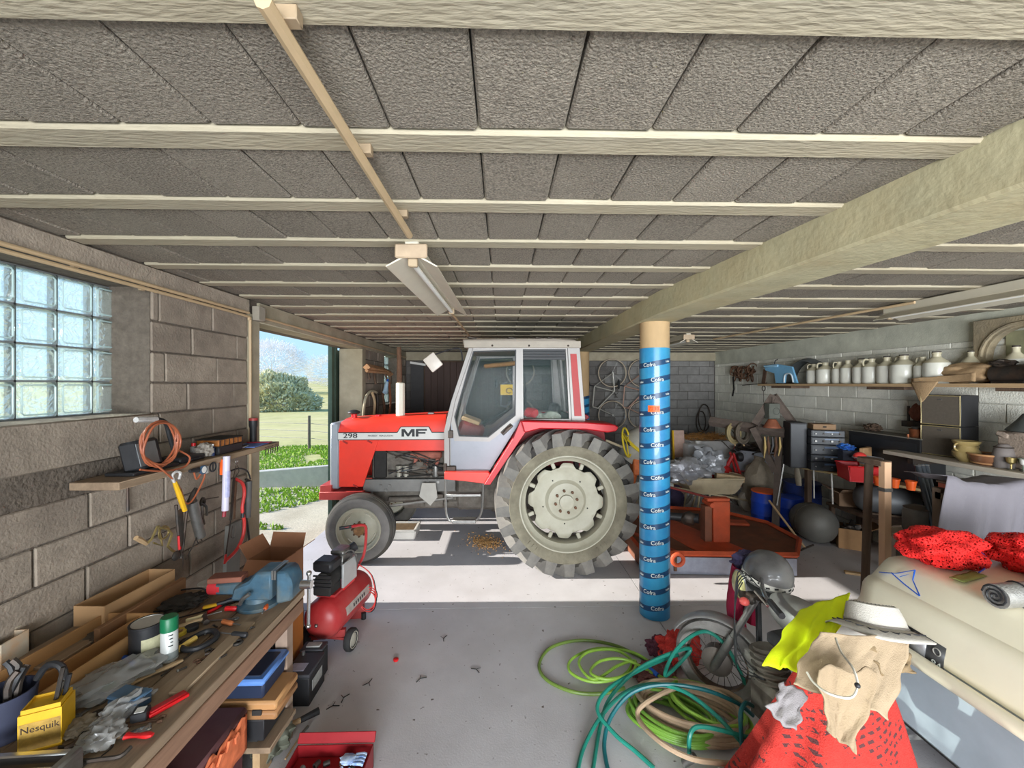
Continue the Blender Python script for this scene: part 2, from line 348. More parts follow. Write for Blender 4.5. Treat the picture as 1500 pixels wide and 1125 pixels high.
# ceiling: concrete joists with hollow blocks between them
ce = wallcore('ceiling', [((-2.6, -2.5, CZ+.05), (RX+.25, BY+.2, CZ+.2))], m_mortR)
m_hour = mat('hollow_block', (136, 127, 114), .98, var=.6, sc=120, bump=.9, bsc=140, c2=(156, 147, 132), c2sc=2.2, c2amt=.45, rnd=.08)
for M_ in (m_hour, m_joist):          # soot on the ceiling above the tractor's exhaust and cab
    n = M_.node_tree.nodes; L = M_.node_tree.links; P = n['Principled BSDF']; src = P.inputs['Base Color'].links[0].from_socket
    ge = n.new('ShaderNodeNewGeometry'); mp = n.new('ShaderNodeMapping'); mp.inputs['Location'].default_value = (-.55*1.0, -5.05*2.2, 0); mp.inputs['Scale'].default_value = (1.0, 2.2, 0); L.new(ge.outputs['Position'], mp.inputs[0])
    ln = n.new('ShaderNodeVectorMath'); ln.operation = 'LENGTH'; L.new(mp.outputs[0], ln.inputs[0]); nz = n.new('ShaderNodeTexNoise'); nz.inputs['Scale'].default_value = 3; L.new(ge.outputs['Position'], nz.inputs[0])
    ad = n.new('ShaderNodeMath'); ad.operation = 'MULTIPLY_ADD'; ad.inputs[1].default_value = .9; L.new(nz.outputs[0], ad.inputs[0]); L.new(ln.outputs['Value'], ad.inputs[2])
    mr = n.new('ShaderNodeMapRange'); mr.inputs[1].default_value = .55; mr.inputs[2].default_value = 1.5; mr.inputs[3].default_value = .8; mr.inputs[4].default_value = 0; L.new(ad.outputs[0], mr.inputs[0])
    mx = n.new('ShaderNodeMix'); mx.data_type = 'RGBA'; L.new(mr.outputs[0], mx.inputs[0]); L.new(src, mx.inputs[6]); mx.inputs[7].default_value = (*lin((58, 54, 44)), 1); L.new(mx.outputs[2], P.inputs['Base Color'])
JY = [.82+.465*k for k in range(-3, 20)]
jb = B(); jb.box((0, 0, 0), (RX-LX, .108, .06), None, .008); jme = jb.mesh('joist', 25); jme.materials.append(m_joist)
for y in JY:
    if y > BY-.1: continue
    o = bpy.data.objects.new('joist', jme); COL.objects.link(o); o.parent = ce; o.location = ((LX+RX)/2, y, CZ+.0205)
hm = []
for k in range(4):
    hb = B(); hb.box((0, 0, 0), (.255, .346, .06), None, .007)
    for v in hb.b.verts: v.co += V(NZ.noise_vector(v.co*9+V((k*3, 0, 0))))*.003
    me = hb.mesh('ceiling_block', 25); me.materials.append(m_hour); hm.append(me)
spots = []
for i, y in enumerate(JY[:-1]):
    yc = y+.2325
    if yc > BY-.15: continue
    for k in range(-9, 21):
        x = -.07+.26*k+.13
        if x < LX-.05 or x > RX+.1: continue
        vis = yc > .55 and abs(x-.03*yc) < 1.32*yc+.3
        spots.append((0 if vis else 1, x*x+yc*yc, x, yc))
spots.sort(); rn = random.Random(4); far = B()
for q, (vis, dd, x, yc) in enumerate(spots):
    z = CZ+.03+rn.uniform(-.004, .004)
    if q < 300:
        o = bpy.data.objects.new('ceiling_block', hm[rn.randrange(4)]); COL.objects.link(o); o.parent = ce; o.location = (x, yc, z)
        o.rotation_euler = (rn.uniform(-.006, .006), rn.uniform(-.008, .008), 0)
    else: far.box((x, yc, z), (.254, .346, .06))
part('far_ceiling_blocks', far, m_hour, ce, kind='stuff')
# beam on columns, trim
bl = [(1.66, -2.4), (1.50, 1.13), (1.29, 3.3), (1.28, 3.8), (1.28, BY)]; br = [(1.96, -2.4), (1.83, 1.39), (1.60, 3.3), (1.58, 3.8), (1.58, BY)]
b = B(); b.prism(bl+br[::-1], 'Z', 2.72, 2.93, .012)
m_beam = mat('beam_concrete', (176, 168, 136), .92, var=.12, sc=4, bump=.35, bsc=30, c2=(172, 152, 112), c2sc=2.2, c2amt=.5)
o = part('trim_1', b, m_beam); o['kind'] = 'structure'
m_tube = mat('cardboard_tube', (172, 144, 106), .8, var=.12, sc=6, stretch=(1, 1, .3))
m_wrap = mat('blue_film', (48, 134, 172), .3, var=.12, sc=5, c2=(34, 100, 164), c2sc=3, c2amt=.6, coat=.3)
m_band = mat('navy_band', (26, 62, 96), .35, var=.2, sc=12)
m_let = mat('pale_lettering', (210, 214, 206), .5, var=.03)
def bent(parent, s, size, x, y, r, z, ang, tilt, m):
    o = text(s, size, m, None, (0, 0, 0), None, .0006)
    for v in o.data.vertices:
        u, w, e = v.co; w2 = w*cos(tilt)+u*sin(tilt); a = ang+u/r
        v.co = V((x+(r+.0012+e)*cos(a), y+(r+.0012+e)*sin(a), z+w2)) - V((x, y, 0))
    o.parent = parent; return o
def column(label, x, y, r, zfilm, group=None):
    t = T('column', label, 'column', (x, y, 0), world=True)
    part('tube_top', B().lathe([(r-.004, .01), (r-.004, 2.725), (0, 2.725)], (x, y, 0), n=40), m_tube, t)
    part('plastic_film', B().lathe([(r, .005), (r, zfilm)], (x, y, 0), n=40), m_wrap, t)
    k = 0; z = .10
    while z < zfilm-.02:
        b = B(); n_ = 40; til = .028
        b.grid(lambda u, v: V((x+(r+.001)*cos(2*pi*u), y+(r+.001)*sin(2*pi*u), z+.048*v+til*cos(2*pi*u))), n_, 1, True)
        part('printed_band', b, m_band, t); z += .148
        k += 1
    return t
c1 = column('column in a cardboard tube wrapped in blue printed film, standing right of the tractor', 1.43, 3.80, .137, 2.48)
va0 = atan2(-3.8, -1.43)
for k in range(16):
    z = .10+.148*k
    for da, s in (((-.35, 'Cofra') if k % 2 else (.18, 'Cofra')), ((.95, 'tube') if k % 2 else (-.98, 'tube'))):
        a = va0+da; bent(c1, s, .050 if s == 'Cofra' else .030, 1.43, 3.8, .137, z+.022+.028*cos(a), a, .06, m_let)
b = B(); b.grid(lambda u, v: V((1.43+.1395*cos(va0-.42+.75*u), 3.8+.1395*sin(va0-.42+.75*u), 1.895+.06*v)), 8, 1); part('orange_sticker', b, m_orange, c1)
bent(c1, '7230', .046, 1.43, 3.8, .1395, 1.925, va0-.05, 0, mat('red_ink', (190, 50, 20), .6))
column('second concrete column behind the tractor cab, blue film only below its bare cardboard top', 1.43, 7.3, .137, 1.92)
# floor slabs
m_floor = mat('floor_concrete', (204, 201, 203), .75, var=.06, sc=3, bump=.12, bsc=90, c2=(178, 172, 170), c2sc=1.1, c2amt=.4)
nd = m_floor.node_tree; P = nd.nodes['Principled BSDF']; src = P.inputs['Base Color'].links[0].from_socket       # specks of dirt
vz = nd.nodes.new('ShaderNodeTexNoise'); vz.inputs['Scale'].default_value = 24; vz.inputs['Detail'].default_value = 3; tcx = [q for q in nd.nodes if q.type == 'TEX_COORD'][0]; nd.links.new(tcx.outputs['Object'], vz.inputs[0])
rr = nd.nodes.new('ShaderNodeValToRGB'); rr.color_ramp.elements[0].position = .68; rr.color_ramp.elements[1].position = .74; nd.links.new(vz.outputs[0], rr.inputs[0])
mx = nd.nodes.new('ShaderNodeMix'); mx.data_type = 'RGBA'; nd.links.new(rr.outputs[0], mx.inputs[0]); nd.links.new(src, mx.inputs[6]); mx.inputs[7].default_value = (*lin((96, 84, 78)), 1); nd.links.new(mx.outputs[2], P.inputs['Base Color'])
fl = wallcore('floor', [((-2.6, -2.5, -.2), (RX+.25, BY+.2, -.02))], m_dsteel)
for (x0, x1) in ((-2.6, 1.425), (1.433, RX+.02)):
    for (y0, y1) in ((-2.5, 3.93), (3.938, 7.2), (7.208, BY+.02)):
        part('floor_slab', B().bx((x0, y0, -.1), (x1, y1, 0)), m_floor, fl)
# wall conduits, lights
m_pvc = mat('cream_conduit', (192, 166, 130), .5, var=.06)
def conduit(label, pts, r, clips=(), m=m_pvc):
    t = T('conduit', label, 'conduit', pts[0], world=True); part('pipe', B().tube(smooth(pts, 4), r, 8), m, t)
    for c, d in clips: part('clip', B().box(c, d, None, .002), mat('clip_grey', (150, 130, 104), .6), t)
    return t
conduit('upper of two cream plastic conduits running along the top of the left wall', [(-2.225, .4, 2.775), (-2.225, 2.0, 2.775), (-2.225, 3.66, 2.775)], .012, [((-2.236, y, 2.775), (.02, .03, .034)) for y in (1.4, 2.2, 3.0)])
conduit('lower conduit on the left wall that bends down beside the wide doorway', [(-2.225, .4, 2.745), (-2.225, 2.0, 2.745), (-2.225, 3.5, 2.745), (-2.225, 3.66, 2.72), (-2.225, 3.68, 2.60), (-2.225, 3.68, 1.3)], .011, [((-2.236, y, 2.745), (.02, .03, .032)) for y in (1.8, 2.6)])
conduit('thin cream conduit along the lintel above the wide doorway', [(-2.225, 3.86, 2.765), (-2.225, 6, 2.765), (-2.225, 9.6, 2.765)], .011)
b = B(); b.bx((-2.235, 3.72, 2.72), (-2.17, 3.82, 2.85), .005); one('junction_box', b, mat('grey_box', (150, 142, 128), .7), 'small grey junction box on the post at the top of the doorway', 'junction box')
conduit('fat cream conduit crossing the near ceiling joists to the hanging light', [(-0.442, 0.769, 2.86), (-0.442, 1.102, 2.86), (-0.441, 1.97, 2.86)], .0165, [((q[0]+.012, q[1], 2.885), (.05, .028, .03)) for q in ((-0.441, 0.831, 2.86), (-0.445, 1.3, 2.86), (-0.443, 1.783, 2.86))])
conduit('cream conduit on the ceiling running from the nearest light to the tractor cab', [(-0.505, 3.8, 2.86), (-0.473, 6.325, 2.86)], .011)
conduit('long cream conduit joining two lights under the right bay ceiling', [(3.359, 6.422, 2.86), (3.491, 4.52, 2.86), (3.593, 3.476, 2.86)], .013)
m_tubeglass = mat('lamp_tube', (236, 234, 226), .3, var=.02)
m_refl = mat('white_reflector', (206, 198, 178), .4, var=.05)
def strip(label, x, y0, y1, z, ang=0.):
    cx, cy = x, (y0+y1)/2; L = y1-y0
    t = T('strip_light', label, 'ceiling light', (cx, cy, z), -ang)
    part('channel', B().box((0, 0, .065), (.075, L, .075), None, .006), m_refl, t)
    b = B()
    for s in (-1, 1): b.prism([(s*.03, .03), (s*.135, -.03), (s*.135, -.035), (s*.128, -.034), (s*.02, .024)], 'Y', -L/2, L/2)
    b.bx((-.035, -L/2, .018), (.035, L/2, .032)); part('reflector', b, m_refl, t)
    part('lamp_tube', B().cyl((0, -L/2+.06, -.008), (0, L/2-.06, -.008), .015, n=12), m_tubeglass, t)
    for e in (-1, 1):
        part('lamp_holder', B().box((0, e*(L/2-.035), .0), (.05, .03, .055), None, .005), mat('lamp_holder', (170, 150, 122), .6), t)
    part('end_cap', B().box((0, -L/2-.008, .045), (.17, .016, .075), None, .012), mat('tan_cap', (176, 154, 128), .6), t)
    return t
strip('white strip light with flared reflector in the middle of the left bay ceiling', -.46, 2.16, 3.70, 2.80, R(1))
strip('strip light on the right bay ceiling nearest the photographer, cut by the frame edge', 3.75, 2.35, 3.9, 2.80)
strip('most distant strip light, deep in the right bay beyond the blue column', 2.77, 6.0, 7.4, 2.80)
b = B(); b.sph((3.0, 7.25, 2.86), (.08, .09, .05), 20, None, .3, 4); one('wasp_nest', b, mat('nest', (140, 104, 72), .95, var=.3, sc=40, bump=.6), 'brown mud nest stuck to the ceiling above the farthest strip light', 'nest')
# steel frame of the sliding door on the far jamb
m_gframe = mat('green_steel', (70, 88, 76), .6, .3, var=.2)
t = T('sliding_door', 'edge of a dark green steel sliding door parked at the far side of the opening', 'sliding door', (-2.62, 6.7, 0), world=True)
part('door_stile', B().bx((-2.71, 6.46, .02), (-2.65, 6.56, 2.75)), m_gframe, t)
part('door_stile', B().bx((-2.71, 6.60, .02), (-2.65, 6.68, 2.75)), m_gframe, t)
part('door_panel', B().bx((-2.69, 6.69, .02), (-2.67, 7.85, 2.7)), m_gframe, t)
t = T('sun_edge_leaf', 'unseen sheet steel leaf added outside beyond the near door post, trimming the sun patch', 'sliding door', (-2.66, 3.4, 0), world=True)  # unseen leaf, added to set where the sun patch on the floor ends
part('door_panel', B().bx((-2.70, 2.95, .02), (-2.66, 4.08, 2.75)), m_gframe, t)

# ================================================================ outdoors, seen through the doorway
m_grass = mat('meadow', (180, 174, 112), .95, var=.25, sc=1.5, bump=.5, bsc=30, c2=(206, 192, 142), c2sc=.12, c2amt=.8)
m_lawn = mat('fresh_grass', (152, 186, 66), .9, var=.25, sc=6)
m_gravel = mat('pale_gravel', (206, 194, 172), .95, var=.2, sc=30, bump=.5, bsc=60, c2=(160, 146, 120), c2sc=1.5, c2amt=.5)
def gz(x, y):
    d = math.hypot(x, y); t = max(0, d-15)
    return -.06-.018*min(t, 45)+(max(0, d-60)*.028)+.15*NZ.noise(V((x*.05, y*.05, 0)))*min(1, t/10)
b = B()
rs = [0, 2, 4, 6, 8, 11, 15, 20, 28, 38, 50, 64, 80, 100, 130, 170, 230, 300]
b.grid(lambda u, v: (lambda r, a: V((-2.6-r*cos(a), 5+r*sin(a), gz(-2.6-r*cos(a), 5+r*sin(a)))))(rs[min(17, int(round(u*17)))], -1.45+2.95*v), 17, 40)
o = part('floor_meadow', b, m_grass); o['kind'] = 'structure'; o.name = 'meadow'
b = B(); b.bx((-5.2, -3, -.16), (-2.6, 12, -.03)); o = part('gravel_apron', b, m_gravel); o['kind'] = 'structure'
# grass blades close to the door
rn = random.Random(5); b = B()
for k in range(26000):
    x = -rn.uniform(0, 1)**1.5*9-3.3; y = rn.uniform(5.0, 15); 
    if y < 6.2 and x > -4.0: continue
    if NZ.noise(V((x*.8, y*.8, 0))) < -.2 or (8.65 < y < 9.05 and x > -6.8): continue
    h = rn.uniform(.03, .085); w = .012+.0012*y; a = rn.uniform(0, 6.28); z = max(gz(x, y), -.03 if x > -5.2 else -9)
    dx, dy = w*cos(a), w*sin(a); lx, ly = rn.uniform(-.05, .05), rn.uniform(-.05, .05)
    b.poly([(x-dx, y-dy, z), (x+dx, y+dy, z), (x+lx, y+ly, z+h)])
part('lawn', b, m_lawn, kind='stuff')
# low concrete wall and fence
b = B(); b.prism([(8.6, -.1), (9.9, -.1), (9.9, .50), (8.6, .30)], 'X', -3.72, -3.5) if 0 else None
b = B(); b.prism([(-6.5, -.2), (-3.3, -.1), (-3.3, .44), (-5.2, .30), (-6.5, .22)], 'Y', 8.75, 8.95, .01); one('low_wall', b, mat('kerb_wall', (188, 184, 174), .9, var=.12, sc=6), 'low grey concrete kerb wall on the grass outside the doorway', 'wall')
m_post = mat('fence_post', (110, 100, 92), .9, var=.2, sc=10)
for k, (x, y) in enumerate(((-6.524, 14.052, -0.06)[:2], (-13.6, 16.9), (-4.2, 12.6))):
    b = B(); b.cyl((x, y, gz(x, y)-.1), (x, y, gz(x, y)+1.15), .05, .045, 8); o = one('fence_post', b, m_post, ['grey wooden fence post standing in the meadow left of the tractor grille', 'fence post farther out in the meadow near the left door post', 'fence post hidden close behind the tractor bonnet'][k], 'fence post')
b = B()
for z in (.35, .6, .85):
    b.tube([(-20, 20, gz(-20, 20)+z), (-13.6, 16.95, gz(-13.6, 16.9)+z), ((-6.524, 14.052, -0.06)[0]+.05, (-6.524, 14.052, -0.06)[1]+.05, z-.05), (-4.2, 12.65, z-.05), (-2.8, 10.7, z-.05)], .008, 4)
one('fence_wire', b, m_steel, 'thin wire strands strung between the meadow fence posts', 'fence wire', kind=None)
# trees
def tree(label, x, y, h, w, m, twigs, leafm=None, seed=1, group=None, low=.18, tw=.026):
    rn = random.Random(seed); z0 = gz(x, y)-.2
    t = T('tree', label, 'tree', (x, y, z0), group=group)
    b = B(); b.cyl((0, 0, 0), (0, 0, h*.45), h*.022, h*.012, 8)
    tips = []
    for k in range(24):
        a = rn.uniform(0, 6.28); e = rn.uniform(.15, 1.2); L = h*rn.uniform(.25, .45)
        p0 = V((0, 0, h*rn.uniform(low, .45))); d = V((cos(a)*cos(e)*w/h*1.1, sin(a)*cos(e)*w/h*1.1, sin(e))); p1 = p0+d*L; p2 = p1+(d+V((rn.uniform(-.3, .3), rn.uniform(-.3, .3), .3)))*L*.5
        b.tube([p0, p1, p2], [h*.008, h*.005, h*.002], 5); tips += [p1, p2, (p1+p2)/2]
    part('trunk', b, m, t)
    b = B()
    for k in range(twigs):
        u = V((rn.gauss(0, 1), rn.gauss(0, 1), rn.gauss(0, 1))).normalized()*rn.uniform(.35, 1)**.5
        c = V((u.x*w*.5, u.y*w*.5, h*(.57+low*.35)+u.z*h*(.42-low*.3)))
        k2 = 1+.35*NZ.noise(c*(5/h)); c = V((c.x*k2, c.y*k2, c.z))
        d = (V((u.x*w, u.y*w, u.z*h+h*.3)).normalized()+V((rn.uniform(-.7, .7), rn.uniform(-.7, .7), rn.uniform(-.5, .7))))*h*.05
        s_ = d.cross(V((rn.gauss(0, 1), rn.gauss(0, 1), rn.gauss(0, 1)))).normalized()*h*tw*.1
        b.poly([c-s_, c+s_, c+d+s_*.3, c+d-s_*.3]) if leafm is None else b.poly([c-s_*3, c+d*.6, c+s_*3, c-d*.6])
    part('twigs', b, leafm or m, t, kind='stuff')
    return t
m_bark = mat('hazy_bare_twigs', (240, 236, 238), .95, var=.12, sc=1)  # haze of distance is put into both pale twig colours
m_bark2 = mat('hazy_bare_twigs_warm', (244, 238, 232), .95, var=.12, sc=1)
m_bushm = mat('hazy_bush_leaf', (222, 218, 180), .9, var=.3, sc=2)  # leaf colour lightened to carry the haze over the bush
m_wood2 = mat('hazy_distant_wood', (186, 188, 196), .95, var=.1, sc=1)  # pale lilac grey paints the distance haze onto the hill
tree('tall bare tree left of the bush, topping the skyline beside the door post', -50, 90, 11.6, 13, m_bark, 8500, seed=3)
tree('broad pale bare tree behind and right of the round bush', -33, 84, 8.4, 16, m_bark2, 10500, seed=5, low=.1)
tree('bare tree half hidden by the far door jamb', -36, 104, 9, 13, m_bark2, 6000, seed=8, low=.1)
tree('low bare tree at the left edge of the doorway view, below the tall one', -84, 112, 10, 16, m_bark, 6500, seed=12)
# the round bush
x, y = -23.6, 44; t = T('bush', 'round grey green bush in the middle of the sunny meadow', 'bush', (x, y, gz(x, y)))
rn = random.Random(21); b = B()
for k in range(9000):
    u = V((rn.gauss(0, 1), rn.gauss(0, 1), abs(rn.gauss(0, 1)))).normalized(); k2 = 1+.3*NZ.noise(u*2.5)
    c = V((u.x*3.7, u.y*3.2, u.z*3.7+.1))*k2*rn.uniform(.72, 1)**.6; d = (u+V((rn.uniform(-1, 1), rn.uniform(-1, 1), rn.uniform(-.5, 1))))*.16; s_ = d.cross(V((rn.gauss(0, 1), rn.gauss(0, 1), 1))).normalized()*.10
    b.poly([c-s_, c+d, c+s_, c-d])
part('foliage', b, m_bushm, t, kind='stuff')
b = B()
for k in range(14): a = rn.uniform(0, 6.28); b.tube([(0, 0, -.2), (cos(a)*1.2, sin(a)*1.2, 1.5), (cos(a)*2.4, sin(a)*2.2, 2.6)], [.09, .06, .02], 5)
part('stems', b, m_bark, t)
# wooded hill behind
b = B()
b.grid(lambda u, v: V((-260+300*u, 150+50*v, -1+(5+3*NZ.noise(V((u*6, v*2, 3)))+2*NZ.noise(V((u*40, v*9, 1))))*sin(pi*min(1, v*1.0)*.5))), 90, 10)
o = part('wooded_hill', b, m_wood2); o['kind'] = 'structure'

# ================================================================ the tractor (parked crosswise, nose to the doorway)
m_tred = mat('tractor_red', (228, 58, 42), .38, var=.07, sc=4, coat=.2, c2=(206, 66, 54), c2sc=3, c2amt=.4)
m_tred2 = mat('fender_red', (196, 22, 34), .42, var=.1, sc=5, c2=(160, 30, 34), c2sc=5, c2amt=.4)
m_silver = mat('cab_silver', (134, 130, 126), .42, .25, var=.06, sc=8)
m_doorpan = mat('door_grey', (122, 124, 130), .42, .3, var=.1, sc=6, c2=(116, 116, 120), c2sc=3, c2amt=.4)
m_rim = mat('rim_cream', (172, 168, 150), .5, var=.07, sc=6, c2=(140, 130, 108), c2sc=5, c2amt=.35)
m_tire = mat('tyre_rubber', (62, 60, 58), .82, var=.18, sc=10, bump=.15, bsc=90, c2=(104, 98, 84), c2sc=3, c2amt=.5)
m_lug = mat('lug_rubber', (110, 107, 103), .75, var=.2, sc=10, c2=(146, 140, 124), c2sc=5, c2amt=.35)
m_side = mat('dusty_sidewall', (126, 120, 102), .85, var=.22, sc=9, bump=.2, bsc=60, c2=(92, 84, 70), c2sc=4, c2amt=.6)
m_eng = mat('engine_grey', (104, 98, 90), .7, .3, var=.3, sc=16, c2=(74, 62, 52), c2sc=6, c2amt=.6)
m_dark = mat('engine_dark', (40, 38, 36), .8, var=.3, sc=12)
m_cabglass = mat('cab_glass', (70, 92, 90), .05, var=.02, trans=.88, spec=.12)
m_stripe = mat('stripe_white', (200, 198, 192), .4, var=.04)
CY = 5.6
def mir(y): return 2*CY-y
def ring(b, outer, inner, y0, y1):
    k = len(outer); Vn = lambda p, y: b.b.verts.new((p[0], y, p[1]))
    A = [Vn(p, y0) for p in outer]; Bi = [Vn(p, y0) for p in inner]; C = [Vn(p, y1) for p in outer]; D = [Vn(p, y1) for p in inner]
    for i in range(k):
        j = (i+1) % k
        for q in ((A[i], A[j], Bi[j], Bi[i]), (C[i], C[j], D[j], D[i]), (A[i], A[j], C[j], C[i]), (Bi[i], Bi[j], D[j], D[i])): b.b.faces.new(q)
    return b
def inset(poly, d):
    k = len(poly); out = []
    area2 = sum(poly[i][0]*poly[(i+1) % k][1]-poly[(i+1) % k][0]*poly[i][1] for i in range(k)); sg = 1 if area2 > 0 else -1
    for i in range(k):
        p0, p1, p2 = V(poly[i-1]), V(poly[i]), V(poly[(i+1) % k]); a = (p1-p0).normalized(); c = (p2-p1).normalized()
        n1 = V((-a.y, a.x))*sg; n2 = V((-c.y, c.x))*sg; m_ = (n1+n2); m_ /= max(.35, m_.dot(n1)); out.append(tuple(p1+m_*d))
    return out
tr = T('tractor', 'red farm tractor with a silver glazed cab, parked crosswise with its nose toward the doorway', 'tractor', (0, CY, 0), world=True)
# rear wheels
RXc, RZc, RR = .735, .81, .82
def lug_mesh(s):
    b = B(); rings = []
    for i in range(6):
        t = i/5; off = -.226+.256*t; a = t*.30-.02; wa = .056+.020*(1-t); ro = .822-.35*off*off if t > .12 else .80; ri = .655 if t < .1 else .70 if t < .3 else .735
        rings.append([b.b.verts.new((r*sin(aa), s*off, r*cos(aa))) for r, aa in ((ri, a-wa*1.25), (ro, a-wa*.8), (ro, a+wa*.8), (ri, a+wa*1.25))])
    for p, q in zip(rings, rings[1:]):
        for j in range(4): b.b.faces.new((p[j], p[(j+1) % 4], q[(j+1) % 4], q[j]))
    b.b.faces.new(rings[0]); b.b.faces.new(rings[-1][::-1])
    me = b.mesh('tread_lug', 30); me.materials.append(m_lug); return me
lugs = {1: lug_mesh(1), -1: lug_mesh(-1)}
for near in (1, -1):
    yc = 4.735 if near == 1 else mir(4.735)
    b = B(); b.lathe([(.53, -.165), (.55, -.19), (.60, -.212), (.652, -.218), (.675, -.195), (.715, -.175), (.74, -.13), (.75, 0), (.74, .13), (.715, .175), (.675, .195), (.652, .218), (.60, .212), (.53, .165), (.50, 0)], (RXc, yc, RZc), 'Y', 64, closed=True)
    ti = part('rear_tyre', b, m_tire, tr)
    for s in (1, -1):
        for k in range(21):
            o = bpy.data.objects.new('tread_lug', lugs[s]); COL.objects.link(o); o.parent = ti; o.location = (RXc, yc-CY, RZc)
            o.rotation_euler = (0, -near*2*pi*(k+(.5 if s == near else 0))/21, 0)
            if near < 0: o.rotation_euler = (0, -2*pi*(k+(.5 if s == 1 else 0))/21, pi)
    q = -near
    b = B(); b.lathe([(.655, q*.2225), (.64, q*.228), (.60, q*.2165), (.555, q*.196), (.535, q*.18), (.535, q*.17), (.60, q*.205)], (RXc, yc, RZc), 'Y', 64); part('sidewall', b, m_side, ti)
    b = B(); b.lathe([(.655, q*.2265), (.648, q*.2295), (.641, q*.2265)], (RXc, yc, RZc), 'Y', 64, closed=True)
    for a0 in (1.75, 3.9, 5.3):
        for k in range(3): b.box((RXc+.60*cos(a0+.09*k), yc+q*.221, RZc+.60*sin(a0+.09*k)), (.008, .008, .055), (0, -(a0+.09*k)+pi/2, 0))
    part('raised_mark', b, m_side, ti)
    b = B(); b.lathe([(.548, q*.185), (.54, q*.20), (.528, q*.20), (.515, q*.165), (.505, q*.14), (.47, q*.11), (.455, 0), (.47, -q*.11), (.505, -q*.14), (.53, -q*.18)], (RXc, yc, RZc), 'Y', 64); rm = part('rear_rim', b, m_rim, tr)
    # pressed centre disc with scalloped edge
    b = B(); nn = 96; rg = []
    dish = [(.0, .10), (.09, .10), (.11, .085), (.20, .075), (.235, .035), (.33, .03), (.375, .045), (1., .05)]
    for r, o_ in dish:
        rowv = []
        for i in range(nn):
            a = 2*pi*i/nn; rr = r
            if r == 1.: rr = .405+.055*max(-1, min(1, 2.2*cos(8*a+.4)))*.5
            rowv.append(b.b.verts.new((RXc+rr*cos(a), yc+q*(o_-.01), RZc+rr*sin(a)))) if r > 0 else None
        rg.append(rowv if r > 0 else [b.b.verts.new((RXc, yc+q*(o_-.01), RZc))])
    for i in range(nn): b.b.faces.new((rg[0][0], rg[1][i], rg[1][(i+1) % nn]))
    for p, w in zip(rg[1:], rg[2:]):
        for i in range(nn): b.b.faces.new((p[i], p[(i+1) % nn], w[(i+1) % nn], w[i]))
    part('wheel_disc', b, m_rim, rm, solid=.012)
    part('hub_cap', B().lathe([(.085, q*.09), (.08, q*.125), (.0, q*.13)], (RXc, yc, RZc), 'Y', 24), m_rim, rm)
    for k in range(8):
        a = 2*pi*k/8+.2; p = V((RXc+.125*cos(a), yc, RZc+.125*sin(a))); part('wheel_nut', B().cyl(p+V((0, q*.06, 0)), p+V((0, q*.105, 0)), .017, n=6), m_rust, rm)
    for k in range(8):
        a = 2*pi*k/8+.4; p = V((RXc+.425*cos(a-.05), yc, RZc+.425*sin(a-.05))); part('rim_clamp', B().box(p+V((0, q*.05, 0)), (.07, .03, .045), (0, -a, 0), .008), m_rim, rm)
    for k in range(5):
        a = 2*pi*k/5+.9; p = V((RXc+.27*cos(a), yc, RZc+.27*sin(a))); b = B(); b.cyl(p+V((0, q*.028, 0)), p+V((0, q*.0335, 0)), .009, n=8); part('bolt_hole', b, m_dark, rm)
# front wheels
FX, FZ, FR = -1.70, .415, .415
for near in (1, -1):
    yc = 5.0 if near == 1 else mir(5.0); q = -near; c = (FX if near == 1 else FX+.03, yc, FZ)
    b = B(); b.lathe([(.25, -.085), (.27, -.10), (.33, -.112), (.375, -.105), (.395, -.085), (.40, -.055), (.408, -.05), (.408, -.035), (.40, -.03), (.413, -.02), (.413, .02), (.40, .03), (.408, .035), (.408, .05), (.40, .055), (.395, .085), (.375, .105), (.33, .112), (.27, .10), (.25, .085), (.23, 0)], c, 'Y', 56, closed=True)
    ft = part('front_tyre', b, m_tire, tr)
    b = B(); b.lathe([(.37, q*.107), (.33, q*.115), (.28, q*.106), (.262, q*.098)], c, 'Y', 56); part('sidewall', b, mat('grey_sidewall', (112, 108, 104), .85, var=.15, sc=8, bump=.15), ft)
    b = B(); b.lathe([(.268, q*.10), (.262, q*.112), (.252, q*.11), (.24, q*.085), (.215, q*.07), (.205, q*.03), (.17, q*.03), (.10, q*.045), (.085, q*.06), (.0, q*.06)], c, 'Y', 48); rm = part('front_rim', b, m_rim, tr)
    part('hub', B().lathe([(.075, q*.05), (.07, q*.09), (.045, q*.12), (0, q*.125)], c, 'Y', 18), mat('hub_rust', (150, 112, 74), .8, .2, var=.35, sc=30, c2=(70, 50, 36), c2sc=12, c2amt=.7), rm)
    for k in range(8):
        a = 2*pi*k/8; p = V((c[0]+.082*cos(a), yc, c[2]+.082*sin(a))); part('wheel_nut', B().cyl(p+V((0, q*.05, 0)), p+V((0, q*.085, 0)), .013, n=6), m_rust, rm)
    for k in range(4):
        a = pi/4+k*pi/2+.2; b = B(); b.tube([(c[0]+.188*cos(a+d), yc+q*.034, c[2]+.188*sin(a+d)) for d in (-.3, -.15, 0, .15, .3)], .013, 6, flat=.35); part('rim_slot', b, mat('slot_light', (226, 222, 210), .5, var=.05), rm)
